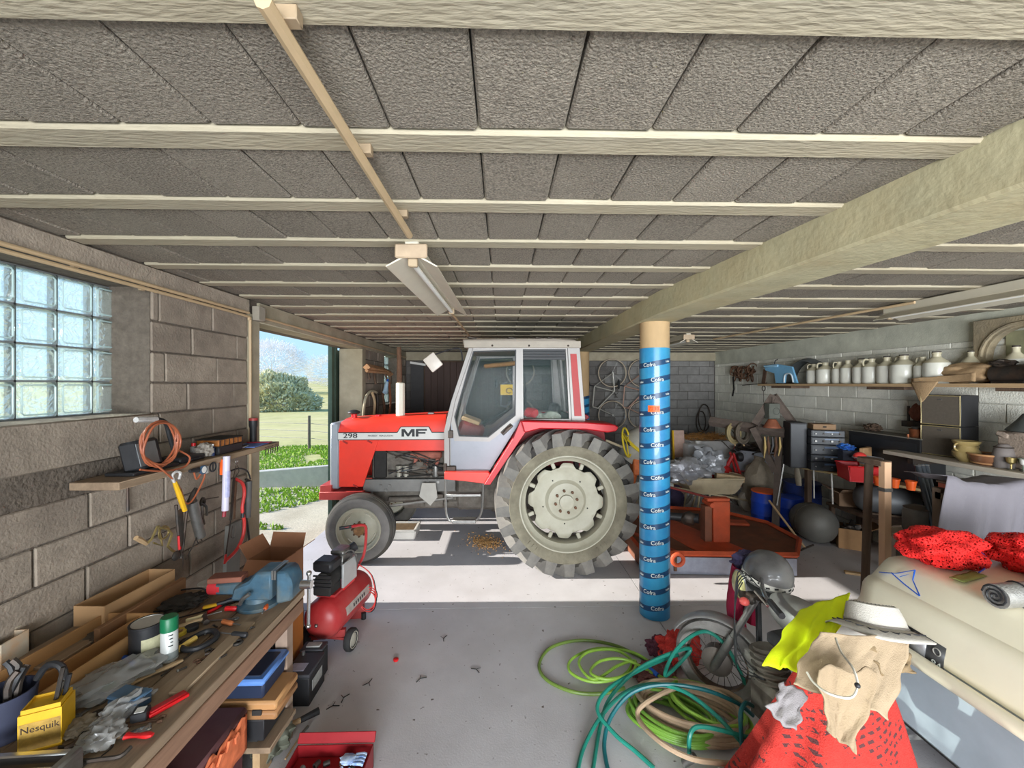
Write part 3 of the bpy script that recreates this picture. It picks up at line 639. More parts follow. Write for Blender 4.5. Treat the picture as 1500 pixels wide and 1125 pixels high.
# hood
yN, yF = 5.27, mir(5.27)
b = B(); sec = [(-2.10, 1.645), (-2.02, 1.70), (-1.6, 1.725), (-.72, 1.765)]; rows = []
for (x, zt) in sec:
    rows.append([b.b.verts.new((x, y, z)) for y, z in ((yN, 1.53), (yN+.004, zt-.09), (yN+.035, zt-.03), (yN+.10, zt), (CY, zt+.012), (yF-.10, zt), (yF-.035, zt-.03), (yF-.004, zt-.09), (yF, 1.53))])
for p, w in zip(rows, rows[1:]):
    for i in range(8): b.b.faces.new((p[i], p[i+1], w[i+1], w[i]))
b.b.faces.new(rows[0]); b.b.faces.new(rows[-1][::-1])
hood = part('bonnet', b, m_tred, tr)
b = B(); b.bx((-2.082, yN-.004, 1.44), (-.70, yF+.004, 1.533)); b.prism([(-1.334, 1.53), (-1.288, 1.602), (-.933, 1.602), (-.894, 1.53)], 'Y', yN-.006, yN+.02); part('name_stripe', b, m_stripe, hood)
m_ink = mat('black_ink', (34, 34, 36), .5, var=.02)
b = B()
for p, w in (((-2.08, 1.531), (-1.334, 1.531)), ((-1.334, 1.531), (-1.288, 1.603)), ((-1.288, 1.603), (-.933, 1.603)), ((-.933, 1.603), (-.894, 1.531)), ((-.894, 1.531), (-.71, 1.531)), ((-2.08, 1.439), (-.71, 1.439))): b.cyl((p[0], yN-.006, p[1]), (w[0], yN-.006, w[1]), .0055, n=5)
part('stripe_edge', b, m_ink, hood)
text('298', .085, m_ink, hood, (-1.928, yN-.0075, 1.489), (pi/2, 0, 0), .0015, sx=1.45, bold=.0008)
text('MASSEY  FERGUSON', .030, m_ink, hood, (-1.545, yN-.0075, 1.489), (pi/2, 0, 0), .001, sx=1.18)
for nm, pl in (('letter_m', [(-1.279, 1.478), (-1.279, 1.575), (-1.238, 1.575), (-1.196, 1.515), (-1.154, 1.575), (-1.113, 1.575), (-1.113, 1.478), (-1.145, 1.478), (-1.145, 1.538), (-1.187, 1.480), (-1.205, 1.480), (-1.247, 1.538), (-1.247, 1.478)]), ('letter_f', [(-1.098, 1.478), (-1.098, 1.575), (-.957, 1.575), (-.957, 1.553), (-1.065, 1.553), (-1.065, 1.536), (-.975, 1.536), (-.975, 1.515), (-1.065, 1.515), (-1.065, 1.478)])):
    part(nm, B().prism(pl, 'Y', yN-.0095, yN-.005), m_ink, hood)
part('lower_panel', B().bx((-1.62, yN, 1.295), (-.70, yN+.02, 1.44), .003), m_tred, tr); part('lower_panel', B().bx((-1.62, yF-.02, 1.295), (-.70, yF, 1.44), .003), m_tred, tr)
for y0, y1 in ((yF-.015, yF+.012), (yN-.012, yN+.015)):
    sp = part('side_panel', B().prism([(-2.067, 1.435), (-1.57, 1.435), (-1.58, 1.40), (-1.768, .843), (-2.067, .843)], 'Y', y0, y1, .003), m_tred, tr)
for x, z in ((-1.99, 1.425), (-1.68, 1.43), (-1.86, .87)):
    part('panel_clip', B().box((x, yN-.018, z-.015), (.07, .012, .02), (0, .5, 0), .003), mat('clip_red', (150, 34, 30), .5), sp)
b = B(); b.bx((-2.186, yN-.01, .81), (-2.07, yF+.01, 1.655), .02); g = part('grille_shell', b, mat('grille_silver', (160, 164, 172), .4, .35, var=.06), tr)
part('grille_mesh', B().bx((-2.19, yN+.06, .92), (-2.18, yF-.06, 1.5)), m_black, g)
b = B(); b.bx((-2.30, yN-.06, .69), (-1.755, yF+.06, .79), .006); b.bx((-2.29, yN-.05, .79), (-2.15, yF+.05, .87), .004); part('front_weight_frame', b, mat('bumper_red', (188, 66, 60), .55, var=.12, sc=6), tr)
# cap, exhaust, filler
part('air_precleaner', B().lathe([(.036, 1.68), (.036, 1.755), (.062, 1.76), (.08, 1.775), (.075, 1.79), (.035, 1.81), (.0, 1.815)], (-1.935, 5.42, 0), n=20), m_black, tr)
part('precleaner_neck', B().cyl((-1.935, 5.42, 1.68), (-1.935, 5.42, 1.758), .037, n=16), m_red, tr)
b = B(); b.cyl((-1.333, 5.42, 1.72), (-1.333, 5.42, 2.16), .058, n=8); b.cyl((-1.333, 5.42, 2.16), (-1.333, 5.42, 2.175), .058, .03, n=8); ex = part('muffler', b, mat('muffler_cream', (216, 210, 192), .5, var=.06, c2=(188, 176, 150), c2amt=.4), tr)
part('exhaust_stack', B().tube([(-1.345, 5.42, 2.17), (-1.345, 5.42, 2.40), (-1.352, 5.42, 2.635)], [.036, .033, .027], 12), m_rust, ex)
part('filler_cap', B().cyl((-1.63, 5.45, 1.715), (-1.63, 5.45, 1.745), .035, n=14), m_tred2, tr)
part('hood_catch', B().box((-.93, 5.42, 1.765), (.08, .05, .025), None, .006), m_silver, tr)
# chassis and engine
b = B(); b.bx((-1.78, 5.30, .765), (-.60, 5.36, .925), .006); b.bx((-1.78, mir(5.36), .765), (-.60, mir(5.30), .925), .006); rail = part('frame_rail', b, mat('rail_grey', (118, 116, 112), .6, .4, var=.12, sc=7), tr)
for x, z in ((-1.55, .845), (-1.44, .845), (-1.48, .785), (-.95, .89), (-.82, .89)): part('frame_bolt', B().cyl((x, 5.285, z), (x, 5.30, z), .02, n=8), m_steel, rail)
b = B(); b.bx((-1.70, 5.40, .60), (-.55, 5.80, 1.28), .02); b.bx((-.6, 5.36, .5), (.75, 5.84, 1.0), .04); b.cyl((-.15, 5.6, .66), (.8, 5.6, .72), .24, n=16); part('engine_block', b, m_eng, tr)
b = B(); b.bx((-1.66, 5.36, .93), (-1.50, 5.84, 1.38), .01); part('radiator', b, m_dark, tr)
b = B(); b.bx((-1.2, 5.33, 1.18), (-.78, 5.44, 1.27), .02)
for x in (-1.12, -.98, -.84): b.box((x, 5.38, 1.14), (.05, .1, .1), (0, .2, 0), .01)
part('manifold', b, mat('manifold_rust', (150, 92, 78), .8, .2, var=.25, sc=14), tr)
part('injection_pump', B().cyl((-1.15, 5.36, 1.06), (-.98, 5.36, 1.06), .06, n=14).cyl((-.98, 5.36, 1.06), (-.95, 5.36, 1.06), .045, n=12).box((-1.06, 5.35, 1.12), (.1, .08, .06), None, .01), m_eng, tr)
part('oil_filter', B().lathe([(.0, 0), (.045, .0), (.05, .02), (.05, .14), (.04, .15), (0, .15)], (-.86, 5.36, .945), n=16), m_steel, tr)
part('starter_motor', B().cyl((-.90, 5.37, 1.00), (-.62, 5.37, 1.00), .055, n=14).cyl((-.85, 5.36, 1.085), (-.66, 5.36, 1.085), .028, n=10), m_dsteel, tr)
part('fuel_filter', B().lathe([(0, 0), (.035, 0), (.038, .10), (.045, .11), (.045, .14), (0, .15)], (-1.33, 5.35, .95), n=14).lathe([(0, 0), (.035, 0), (.038, .10), (.045, .11), (.045, .14), (0, .15)], (-1.24, 5.35, .95), n=14), mat('filter_pale', (150, 146, 134), .5, .3, var=.2), tr)
rn = random.Random(11)
for k in range(16):
    x0, x1 = rn.uniform(-1.5, -1.0), rn.uniform(-1.0, -.62); z0, z1 = rn.uniform(.95, 1.28), rn.uniform(.95, 1.2)
    part('engine_pipe', B().tube(smooth([(x0, 5.33, z0), ((x0+x1)/2, 5.31+rn.uniform(-.01, .03), (z0+z1)/2+rn.uniform(-.06, .08)), (x1, 5.34, z1)], 4), rn.uniform(.005, .011), 6), rn.choice([m_dark, m_steel, m_rust, m_black, m_dsteel]), tr)
b = B(); b.box((-1.70, CY, .56), (.12, 1.0, .14), None, .02)
for y in (5.11, mir(5.11)): b.cyl((FX, y, .30), (FX, y, .66), .045, n=12); b.box((FX+.05, y+.03*(1 if y < CY else -1), .6), (.22, .06, .05), (0, .2, 0), .01); b.cyl((FX, y-.06, .415), (FX, y+.1, .415), .05, n=10)
ax = part('front_axle', b, m_eng, tr)
part('steering_rod', B().cyl((-1.5, 5.2, .60), (-.62, 5.24, .70), .016, n=8).cyl((-1.52, 5.16, .60), (-1.48, 5.22, .60), .03, n=8), m_steel, tr)
part('steering_ram', B().cyl((-1.45, 5.32, .66), (-.95, 5.36, .66), .035, n=12).cyl((-1.05, 5.3, .72), (-.7, 5.34, .60), .02, n=8), m_eng, tr)
b = B(); b.bx((-1.30, 5.38, .52), (-.5, 5.82, .64), .03); b.bx((-.98, 5.25, .58), (-.75, 5.30, .74), .006); part('sump', b, m_eng, tr)
part('battery_shield', B().prism([(-1.004, .90), (-.834, .90), (-.811, .72), (-.9, .616), (-1.04, .736)], 'Y', 5.19, 5.20), mat('shield_grey', (160, 156, 148), .6, .3, var=.1), tr)
# cab: frame, door, windows, roof
def both(name, fn, m):
    for y, s in ((4.85, 1), (mir(4.85), -1)): b = B(); fn(b, y, s); part(name, b, m, tr)
def pr_(poly, t0, t1): return lambda b, y, s: b.prism(poly, 'Y', y+s*t0, y+s*t1, .004)
both('front_pillar', pr_([(-.675, 1.108), (-.675, 1.60), (-.60, 1.93), (-.39, 2.575), (-.335, 2.575), (-.545, 1.95), (-.615, 1.60), (-.61, 1.108)], -.03, .06), m_silver)
both('pillar_box', pr_([(-.66, 1.05), (-.66, 1.60), (-.58, 1.60), (-.48, 1.15), (-.48, 1.06)], .0, .08), mat('pillar_grey', (122, 120, 118), .5, .3, var=.1))
dg = [(-.338, 2.54), (.171, 2.556), (.165, 1.777), (-.157, 1.52), (-.506, 1.532), (-.561, 1.764)]
do = [(-.37, 2.585), (.222, 2.585), (.222, 1.745), (-.145, 1.47), (-.56, 1.48), (-.605, 1.77)]
for s, y in ((1, 4.85), (-1, mir(4.85))):
    dr = part('cab_door', ring(B(), do, dg, y-.015*s, y+.03*s), m_silver, tr)
    part('door_glass', B().prism(inset(dg, -.01), 'Y', y+.005*s, y+.010*s), m_cabglass, dr)
    part('door_seal', ring(B(), inset(dg, -.004), inset(dg, .014), y-.004*s, y+.02*s), m_black, dr)
    part('door_panel', B().prism([(-.60, 1.10), (-.157, 1.106), (.235, 1.73), (.20, 1.76), (-.145, 1.48), (-.56, 1.49), (-.60, 1.75)], 'Y', y-.002*s, y+.025*s), m_doorpan, dr)
    if s == 1:
        part('door_handle', B().box((.06, 4.835, 1.615), (.16, .012, .055), (0, -.75, 0), .006).tube([(.01, 4.82, 1.57), (.06, 4.81, 1.63), (.12, 4.82, 1.67)], .008, 6), m_dsteel, dr)
        part('door_hinge', B().box((-.60, 4.815, 1.16), (.13, .04, .06), None, .008).cyl((-.66, 4.80, 1.12), (-.66, 4.80, 1.22), .02, n=10), m_dsteel, dr)
        part('door_hinge', B().box((-.60, 4.825, 1.56), (.06, .03, .09), None, .006), m_dsteel, dr)
    rw = [(.249, 2.562), (.756, 2.563), (.798, 1.735), (.255, 1.735)]
    rp = part('rear_window_frame', ring(B(), [(.222, 2.585), (.78, 2.585), (.83, 1.715), (.222, 1.70)], rw, y-.02*s, y+.03*s), m_silver, tr)
    part('side_glass', B().prism(rw, 'Y', y+.006*s, y+.011*s), m_cabglass, rp)
    part('louvre', B().bx((.25, y-.01*s, 2.44), (.757, y+.03*s, 2.562)), m_black, rp)
    for k in range(3): part('louvre_slat', B().box((.503, y-.016*s, 2.465+.034*k), (.50, .012, .014), (R(25)*s, 0, 0)), mat('slat_grey', (66, 68, 70), .5), rp)
    rpil = part('rear_pillar', B().prism([(.77, 2.585), (.925, 2.585), (.992, 1.71), (.82, 1.71)], 'Y', y-.02*s, y+.06*s, .004), m_silver, tr)
    part('red_panel', B().prism([(.81, 2.507), (.885, 2.507), (.945, 1.77), (.86, 1.77)], 'Y', y-.026*s, y-.018*s), mat('panel_red', (164, 40, 40), .5, var=.08), rpil)
b = B(); b.prism([(-.45, 2.60), (-.46, 2.675), (.60, 2.690), (.86, 2.672), (.925, 2.64), (.925, 2.575), (-.42, 2.575)], 'Y', 4.80, mir(4.80), .012); rf = part('cab_roof', b, mat('roof_grey', (140, 130, 118), .6, var=.1, sc=5), tr)
b = B(); b.bx((-.44, 4.793, 2.575), (.93, 4.803, 2.655), .003); part('roof_fascia', b, mat('fascia', (158, 148, 134), .55, var=.08), rf)
for x in (.32, .78, -.11): part('roof_bolt', B().sph((x, 4.795, 2.60), .013, 8), m_dsteel, rf)
for x in (-.35, .12, .44, .58): part('roof_clutter', B().box((x, 4.83, 2.69), (.10, .05, .018), (0, .1, .3), .004), m_dsteel, rf)
# windscreen, rear window, floor
part('windscreen', B().poly([(-.35, 4.9, 2.56), (-.35, mir(4.9), 2.56), (-.64, mir(4.9), 1.60), (-.64, 4.9, 1.60)]), m_cabglass, tr)
part('rear_screen', B().poly([(.86, 4.9, 2.5), (.86, mir(4.9), 2.5), (.93, mir(4.9), 1.75), (.93, 4.9, 1.75)]), m_cabglass, tr)
b = B()
for y in (4.95, mir(4.95), CY-.02): b.cyl((.86, y, 2.55), (.95, y, 1.7), .018, n=8)
for y in (5.05, mir(5.05)): b.cyl((-.36, y, 2.55), (-.62, y, 1.62), .02, n=8)
part('inner_post', b, m_silver, tr)
part('cab_floor', B().bx((-.62, 4.90, 1.06), (.95, mir(4.90), 1.14)), m_dark, tr)
part('cab_rear_wall', B().bx((.88, 4.92, 1.1), (.93, mir(4.92), 1.74)), m_dark, tr)
b = B(); b.box((-.42, 5.6, 1.50), (.34, .55, .30), (0, .35, 0), .05); part('dashboard', b, mat('dash_maroon', (130, 40, 36), .5, var=.12), tr)
part('dash_top', B().box((-.40, 5.45, 1.68), (.24, .40, .05), (0, .35, 0), .01), mat('dash_tan', (186, 156, 112), .7), tr)
b = B(); b.tor((-.10, 5.6, 1.70), .19, .013, (0, R(-28), 0)); b.cyl((-.10, 5.6, 1.70), (-.34, 5.6, 1.50), .018, n=8)
for k in range(3): a = 2*pi*k/3; b.cyl((-.10, 5.6, 1.70), V((-.10, 5.6, 1.70))+rotm((0, R(-28), 0)) @ V((.19*cos(a), .19*sin(a), 0)), .008, n=6)
part('steering_wheel', b, m_black, tr)
b = B(); b.box((.48, 5.6, 1.40), (.46, .50, .12), None, .04); b.box((.70, 5.6, 1.66), (.11, .48, .46), (0, .15, 0), .04); part('driver_seat', b, m_black, tr)
b = B(); b.sph((.42, 5.15, 1.70), (.14, .12, .10), 20, None, .4, 3, 2); b.sph((.62, 5.1, 1.72), (.12, .1, .09), 20, None, .4, 3, 5); part('crumpled_sack', b, mat('pale_green_bag', (186, 196, 178), .5, var=.2, sc=14), tr)
part('sack_red', B().sph((.36, 5.0, 1.80), (.09, .07, .06), 10, None, .4, 3, 7), m_tred2, tr)
b = B(); b.cyl((.34, 6.0, 1.62), (.34, 6.0, 2.10), .025, n=8); b.cyl((.34, 6.0, 2.02), (.34, 6.0, 2.3), .012, n=6); part('gear_lever', b, m_black, tr)
part('interior_trim', B().box((-.02, 6.2, 2.44), (.5, .25, .06), (0, -.1, 0), .02), mat('trim_ochre', (176, 130, 78), .8, var=.2), tr)
# yellow notice on the far window, read from its back
sg = part('yellow_sticker', B().bx((-.02, 6.325, 1.98), (.24, 6.33, 2.14)), mat('sticker_yellow', (236, 196, 44), .5, var=.05), tr)
b = B(); b.tube([(.115+.05*cos(a)*(1-.25*a/6), 6.32, 2.045+.045*sin(a)*(1-.25*a/6)) for a in [k*.35 for k in range(17)]], .006, 5); part('round_emblem', b, m_ink, sg)
# fenders
for s in (1, -1):
    Yf = (lambda y: y) if s == 1 else mir
    b = B(); b.prism([(.215, 1.735), (.96, 1.715), (1.28, 1.69), (1.325, 1.66), (1.30, 1.615), (1.2, 1.60), (.956, 1.635), (.434, 1.645), (.256, 1.60)], 'Y', Yf(4.60), Yf(5.05), .012)
    fe = part('fender', b, m_tred2, tr)
    part('fender_edge', B().prism([(.215, 1.735), (.30, 1.70), (.27, 1.60), (-.13, 1.005), (-.20, 1.005), (.13, 1.53)], 'Y', Yf(4.66), Yf(4.76), .004), m_tred2, fe)
    part('fender_apron', B().prism([(.26, 1.60), (-.13, 1.01), (-.16, 1.03), (.22, 1.63)], 'Y', Yf(4.72), Yf(5.05)), m_tred2, fe)
    b = B(); b.prism([(.22, 1.70), (1.25, 1.66), (1.3, 1.3), (.9, 1.1), (.3, 1.1), (-.1, 1.05)], 'Y', Yf(5.03), Yf(5.06)); part('fender_inner', b, mat('fender_dark', (128, 26, 32), .6, var=.15), fe)
    part('sill', B().prism([(-.66, 1.055), (-.66, 1.14), (-.155, 1.135), (-.12, 1.09), (-.19, 1.0), (-.40, 1.03)], 'Y', Yf(4.72), Yf(4.82), .004), m_tred, fe)
b = B(); b.bx((.9, 5.2, .7), (1.25, mir(5.2), 1.5), .03); part('hydraulic_housing', b, m_dark, tr)
b = B()
for y in (5.3, mir(5.3)): b.cyl((.9, y, .55), (1.5, y, .45), .03, n=8); b.cyl((1.0, y, 1.3), (1.4, y, .5), .018, n=8)
part('lift_arm', b, m_dsteel, tr)
# step and mirrors
for s in (1, -1):
    Yf = (lambda y: y) if s == 1 else mir
    st = part('cab_step', B().tube(smooth([(-.655, Yf(4.80), 1.06), (-.65, Yf(4.80), .70), (-.62, Yf(4.80), .57), (-.56, Yf(4.80), .545), (-.35, Yf(4.80), .545), (-.26, Yf(4.80), .60), (-.225, Yf(4.80), .75), (-.22, Yf(4.80), 1.05)], 4), .015, 8), m_steel, tr)
    part('foot_plate', B().box((-.44, Yf(4.83), .855), (.40, .12, .035), None, .006), m_steel, st)
    part('foot_plate', B().box((-.44, Yf(4.83), .548), (.28, .12, .04), None, .006), m_steel, st)
b = B(); b.tube(smooth([(-.455, 4.76, 2.42), (-.47, 4.74, 2.53), (-.54, 4.73, 2.56), (-.80, 4.73, 2.48)], 5), .009, 6); ma = part('mirror_arm', b, m_black, tr)
part('mirror_head', B().box((-.79, 4.73, 2.40), (.155, .03, .185), (0, R(-38), 0), .02, 2), mat('mirror_back', (206, 196, 184), .4, var=.06), ma)

# ================================================================ left side: workbench, wall shelf, tools, compressor
BZ = .88
wb_ = T('workbench', 'long worn wooden workbench along the left wall, covered with tools', 'workbench', (-1.73, 1.6, 0), world=True)
for k, (x0, x1) in enumerate(((-2.235, -1.99), (-1.985, -1.735), (-1.73, -1.475), (-1.47, -1.225))):
    part('plank', B().bx((x0, .35, BZ-.045), (x1, 2.60-.02*(k % 2), BZ), .004), m_oldwood, wb_)
part('front_rail', B().bx((-1.255, .35, BZ-.13), (-1.222, 2.56, BZ-.047), .004), mat('edge_wood', (142, 108, 86), .85, var=.3, sc=14, bump=.3, stretch=(1, .12, 1)), wb_)
part('end_rail', B().bx((-2.2, 2.53, BZ-.12), (-1.26, 2.56, BZ-.047)), m_oldwood, wb_)
for x, y in ((-1.31, 2.50), (-2.16, 2.50), (-1.31, .6), (-2.16, .6)): part('leg', B().bx((x-.035, y-.035, 0), (x+.035, y+.035, BZ-.05), .003), mat('pale_leg', (150, 128, 112), .8, var=.15), wb_)
part('steel_brace', B().bx((-1.40, 2.47, 0), (-1.36, 2.53, BZ-.05)), m_dsteel, wb_)
for a_, c_ in (((-2.2, 2.19, .20), (-1.72, 2.46, .23)), ((-1.71, 2.19, .20), (-1.22, 2.46, .23))): part('lower_board', B().bx(a_, c_, .003), m_oldwood, wb_)
# --- the vise
m_vise = mat('vise_blue', (62, 92, 110), .5, .2, var=.25, sc=12, c2=(112, 110, 94), c2sc=8, c2amt=.6)
vs = T('bench_vise', 'heavy blue bench vise with a red rear end, bolted at the bench corner', 'vise', (-1.37, 2.39, BZ), world=True)
vx, vy = -1.40, 2.40
part('base', B().lathe([(.11, BZ+.001), (.11, BZ+.02), (.075, BZ+.035), (.065, BZ+.06), (.0, BZ+.06)], (vx, vy, 0), n=24), m_vise, vs)
part('slide', B().box((vx-.10, vy, BZ+.105), (.26, .08, .07), None, .012), m_vise, vs)
part('rear_cap', B().cyl((vx-.27, vy, BZ+.105), (vx-.20, vy, BZ+.105), .043, n=16), mat('vise_red', (188, 46, 52), .5, var=.15), vs)
part('body', B().prism([(vx-.12, BZ+.055), (vx-.10, BZ+.13), (vx-.02, BZ+.16), (vx+.02, BZ+.215), (vx+.11, BZ+.215), (vx+.11, BZ+.055)], 'Y', vy-.075, vy+.075, .012), m_vise, vs)
part('moving_jaw', B().prism([(vx+.13, BZ+.03), (vx+.13, BZ+.215), (vx+.19, BZ+.215), (vx+.22, BZ+.15), (vx+.22, BZ+.05)], 'Y', vy-.07, vy+.07, .012), m_vise, vs)
part('jaw_plate', B().bx((vx+.108, vy-.07, BZ+.17), (vx+.119, vy+.07, BZ+.222)), m_steel, vs)
part('jaw_plate', B().bx((vx+.122, vy-.07, BZ+.17), (vx+.132, vy+.07, BZ+.222)), m_steel, vs)
part('screw_head', B().cyl((vx+.24, vy, BZ+.11), (vx+.30, vy, BZ+.11), .025, n=14), m_chrome, vs)
part('turning_bar', B().cyl((vx+.28, vy+.01, BZ+.17), (vx+.29, vy-.02, BZ-.12), .009, n=8).sph((vx+.28, vy+.01, BZ+.17), .016, 8).sph((vx+.29, vy-.02, BZ-.12), .014, 8), m_chrome, vs)
part('clamp_lever', B().tube(smooth([(vx-.05, vy-.09, BZ+.05), (vx-.02, vy-.12, BZ+.09), (vx+.02, vy-.12, BZ+.12)], 4), .011, 8), m_steel, vs)
o = origin(one('wood_block', B().box((vx-.17, vy-.01, BZ+.16), (.18, .085, .03), (0, 0, .12), .004), mat('red_brown_wood', (120, 72, 56), .7, var=.2, sc=12), 'red brown wood offcut resting on the slide of the blue vise', 'wood block'), (vx-.2, vy, BZ+.15))
# --- simple hand tools lying on the bench
def flat(p, q, z=BZ): return V((p[0], p[1], z)), V((q[0], q[1], z))
def screwdriver(label, p, q, m, hl=.4, r=.014):
    a, c = flat(p, q, BZ+r+.002); t = T('screwdriver', label, 'screwdriver', ((a+c)/2)[:], world=True); k = a+(c-a)*hl
    part('handle', B().tube([a, a+(k-a)*.08, a+(k-a)*.5, a+(k-a)*.85, k], [r*.7, r, r*.85, r, r*.6], 8), m, t); part('shaft', B().cyl(k, c, .0035, n=6), m_steel, t)
def wrench(label, p, q, m, w=.016):
    a, c = flat(p, q, BZ+.006); t = T('wrench', label, 'wrench', ((a+c)/2)[:], world=True); d = (c-a).normalized(); b = B(); b.tube([a, c], w*.5, 6, flat=.45); part('shank', b, m, t)
    part('ring_end', B().tor(a, w*.9, w*.35, n=14, k=6), m, t); s_ = d.cross(V((0, 0, 1)))
    part('open_jaw', B().tube([c+d*w*1.3+s_*w*.8, c+d*w*.3+s_*w, c-d*w*.2, c+d*w*.3-s_*w, c+d*w*1.3-s_*w*.8], w*.38, 6), m, t)
def pliers(label, p, q, m):
    a, c = flat(p, q, BZ+.012); t = T('pliers', label, 'pliers', ((a+c)/2)[:], world=True); d = (c-a); s_ = d.cross(V((0, 0, 1))).normalized()
    for s in (1, -1): part('grip', B().tube(smooth([a+s_*s*.035, a+d*.3+s_*s*.03, a+d*.6+s_*s*.008], 3), .009, 6), m, t)
    part('jaws', B().tube([a+d*.55, a+d*.7, c], [.012, .02, .006], 8, flat=.5), m_dsteel, t)
def brush(label, p, q, mh, z=BZ, w=.03):
    a, c = flat(p, q, z+.014); t = T('paint_brush', label, 'brush', ((a+c)/2)[:], world=True); d = c-a
    part('handle', B().tube(smooth([a, a+d*.12, a+d*.3, a+d*.55, a+d*.7], 3), [.008, .010, .012, .014, .014, .013, .012, .010, .010, .010, .012, .014, .016][:13], 8, flat=.6), mh, t)
    part('ferrule', B().tube([a+d*.68, a+d*.8], w*.6, 8, flat=.4), m_steel, t); part('bristles', B().tube([a+d*.8, c], [w*.6, w*.75], 8, flat=.4), mat('bristle', (120, 96, 70), .9, var=.3, sc=60), t)
screwdriver('red handled screwdriver lying in front of the blue vise', (-1.544, 2.327, 0.89), (-1.383, 2.323, 0.89), m_red)
screwdriver('long screwdriver with a cream handle and blue collar beside the green capped spray can', (-1.669, 2.205, 0.89), (-1.544, 2.299, 0.89), mat('cream_handle', (222, 206, 160), .5, var=.08), .55)
screwdriver('orange handled screwdriver near the bench edge in front of the vise', (-1.341, 2.415, 0.89), (-1.31, 2.273, 0.89), mat('rust_orange', (196, 88, 40), .5), .7)
screwdriver('brown handled chisel shaped screwdriver in front of the red screwdriver', (-1.474, 2.201, 0.89), (-1.361, 2.167, 0.89), mat('brown_handle', (160, 92, 52), .5), .6)
screwdriver('black handled screwdriver lying along the middle of the bench', (-1.272, 2.078, 0.89), (-1.437, 2.105, 0.89), m_black, .5)
wrench('long dark open ended spanner near the bench edge right of the saw', (-1.291, 2.036, 0.89), (-1.374, 1.976, 0.89), m_dsteel, .02)
wrench('dark spanner behind the saw', (-1.557, 2.058, 0.89), (-1.63, 2.018, 0.89), m_dsteel, .018)
wrench('bright spanner under the red handled screwdriver', (-1.434, 2.244, 0.89), (-1.575, 2.228, 0.89), m_steel, .013)
wrench('rusty flat spanner near the edge behind the pale board', (-1.357, 1.961, 0.89), (-1.383, 1.909, 0.89), m_rust, .014)
wrench('slim steel spanner beside the paint can', (-1.978, 2.29, 0.89), (-1.899, 2.072, 0.89), m_steel, .014)
pliers('black handled pliers in front of the disc grinder', (-1.847, 2.391, 0.89), (-1.737, 2.44, 0.89), m_black)
pliers('grey pliers between the black paint can and the wooden tray', (-1.84, 2.008, 0.89), (-1.778, 2.058, 0.89), m_dsteel)
brush('long wooden handled brush pointing to the bench edge by the spray can', (-1.451, 1.901, 0.89), (-1.604, 1.686, 0.89), m_wood)
brush('small red handled paint brush at the bench edge', (-1.249, 1.498, 0.89), (-1.38, 1.496, 0.89), m_red, w=.02)
b = B(); p = V((-1.478, 2.379, 0.88)); b.box(p+V((0, 0, .012)), (.12, .024, .024), (0, 0, .6), .003); origin(one('wood_stick', b, m_wood, 'short pale stick of wood in front of the vise base', 'wood stick'), p)
t = T('steel_square', 'bright steel strip standing behind the red screwdriver, left of the vise base', 'steel strip', (-1.556, 2.44, 0.88), world=True); p = V((-1.556, 2.44, 0.88)); part('blade', B().box(p+V((0, 0, .05)), (.03, .006, .10), (.15, 0, .2)), m_chrome, t); part('foot', B().box(p+V((0, 0, .008)), (.05, .03, .014), None, .002), m_steel, t)
# handsaw
t = T('hand_saw', 'hand saw with a black and yellow handle and dark blade lying across the bench', 'saw', (-1.494, 2.03, 0.88), world=True)
a, c = V((-1.478, 2.087, 0.895)), V((-1.506, 1.909, 0.895)); d = (c-a).normalized(); s_ = d.cross(V((0, 0, 1)))
part('handle', B().tube(smooth([a-d*.02+s_*.03, a+d*.06+s_*.05, a+d*.11+s_*.02, a+d*.10-s_*.05, a+d*.02-s_*.07, a-d*.03-s_*.02], 4, True), .013, 8, True), m_black, t)
part('yellow_grip', B().tube([a+s_*.03+d*.03, a+d*.16+s_*.035], .014, 8), mat('dull_yellow', (222, 186, 96), .6, var=.1), t)
part('blade', B().prism([(0, 0), (.30, .02), (.30, .06), (0, .11)], 'Z', 0, .002), m_dsteel, t, loc=(.06, -.10, .012), rot=(0, 0, R(215)))
# cans and boxes
def can(name, label, cat, p, r, h, mb, ml, lid=.9, band=None):
    t = T(name, label, cat, p, world=True); x, y, z = p
    part('body', B().lathe([(0, z+.001), (r, z+.001), (r, z+h), (r*1.04, z+h+.003), (r*1.04, z+h+.008), (r*lid, z+h+.008)], (x, y, 0), n=28), mb, t)
    part('lid', B().lathe([(r*lid+.001, z+h+.008), (r*.88, z+h+.003), (r*.85, z+h+.006), (0, z+h+.006)], (x, y, 0), n=28), ml, t)
    return t
t = can('paint_can', 'black paint can with a pale grey lid on the workbench', 'paint can', (-1.666, 1.969, 0.88), .067, .145, m_black, mat('lid_grey', (196, 194, 186), .4, .5, var=.08))
part('label_stripe', B().grid(lambda u, v: V(((-1.666, 1.969, 0.88)[0]+.0675*cos(-1.2+1.2*u), (-1.666, 1.969, 0.88)[1]+.0675*sin(-1.2+1.2*u), BZ+.03+.07*v)), 10, 1), mat('label_pale', (190, 186, 150), .5, var=.15, sc=40), t)
x, y, z = (-1.532, 1.927, 0.88)
t = T('spray_can', 'white spray can with a dark green cap standing on the workbench', 'spray can', (x, y, z), world=True)
part('body', B().lathe([(0, z+.001), (.033, z+.001), (.034, z+.006), (.033, z+.01), (.033, z+.13), (.030, z+.14), (.0, z+.14)], (x, y, 0), n=24), mat('can_white', (206, 208, 204), .35, .2, var=.06), t)
part('cap', B().lathe([(.034, z+.138), (.034, z+.195), (.031, z+.20), (.0, z+.20)], (x, y, 0), n=24), mat('cap_green', (18, 104, 66), .4, var=.1), t)
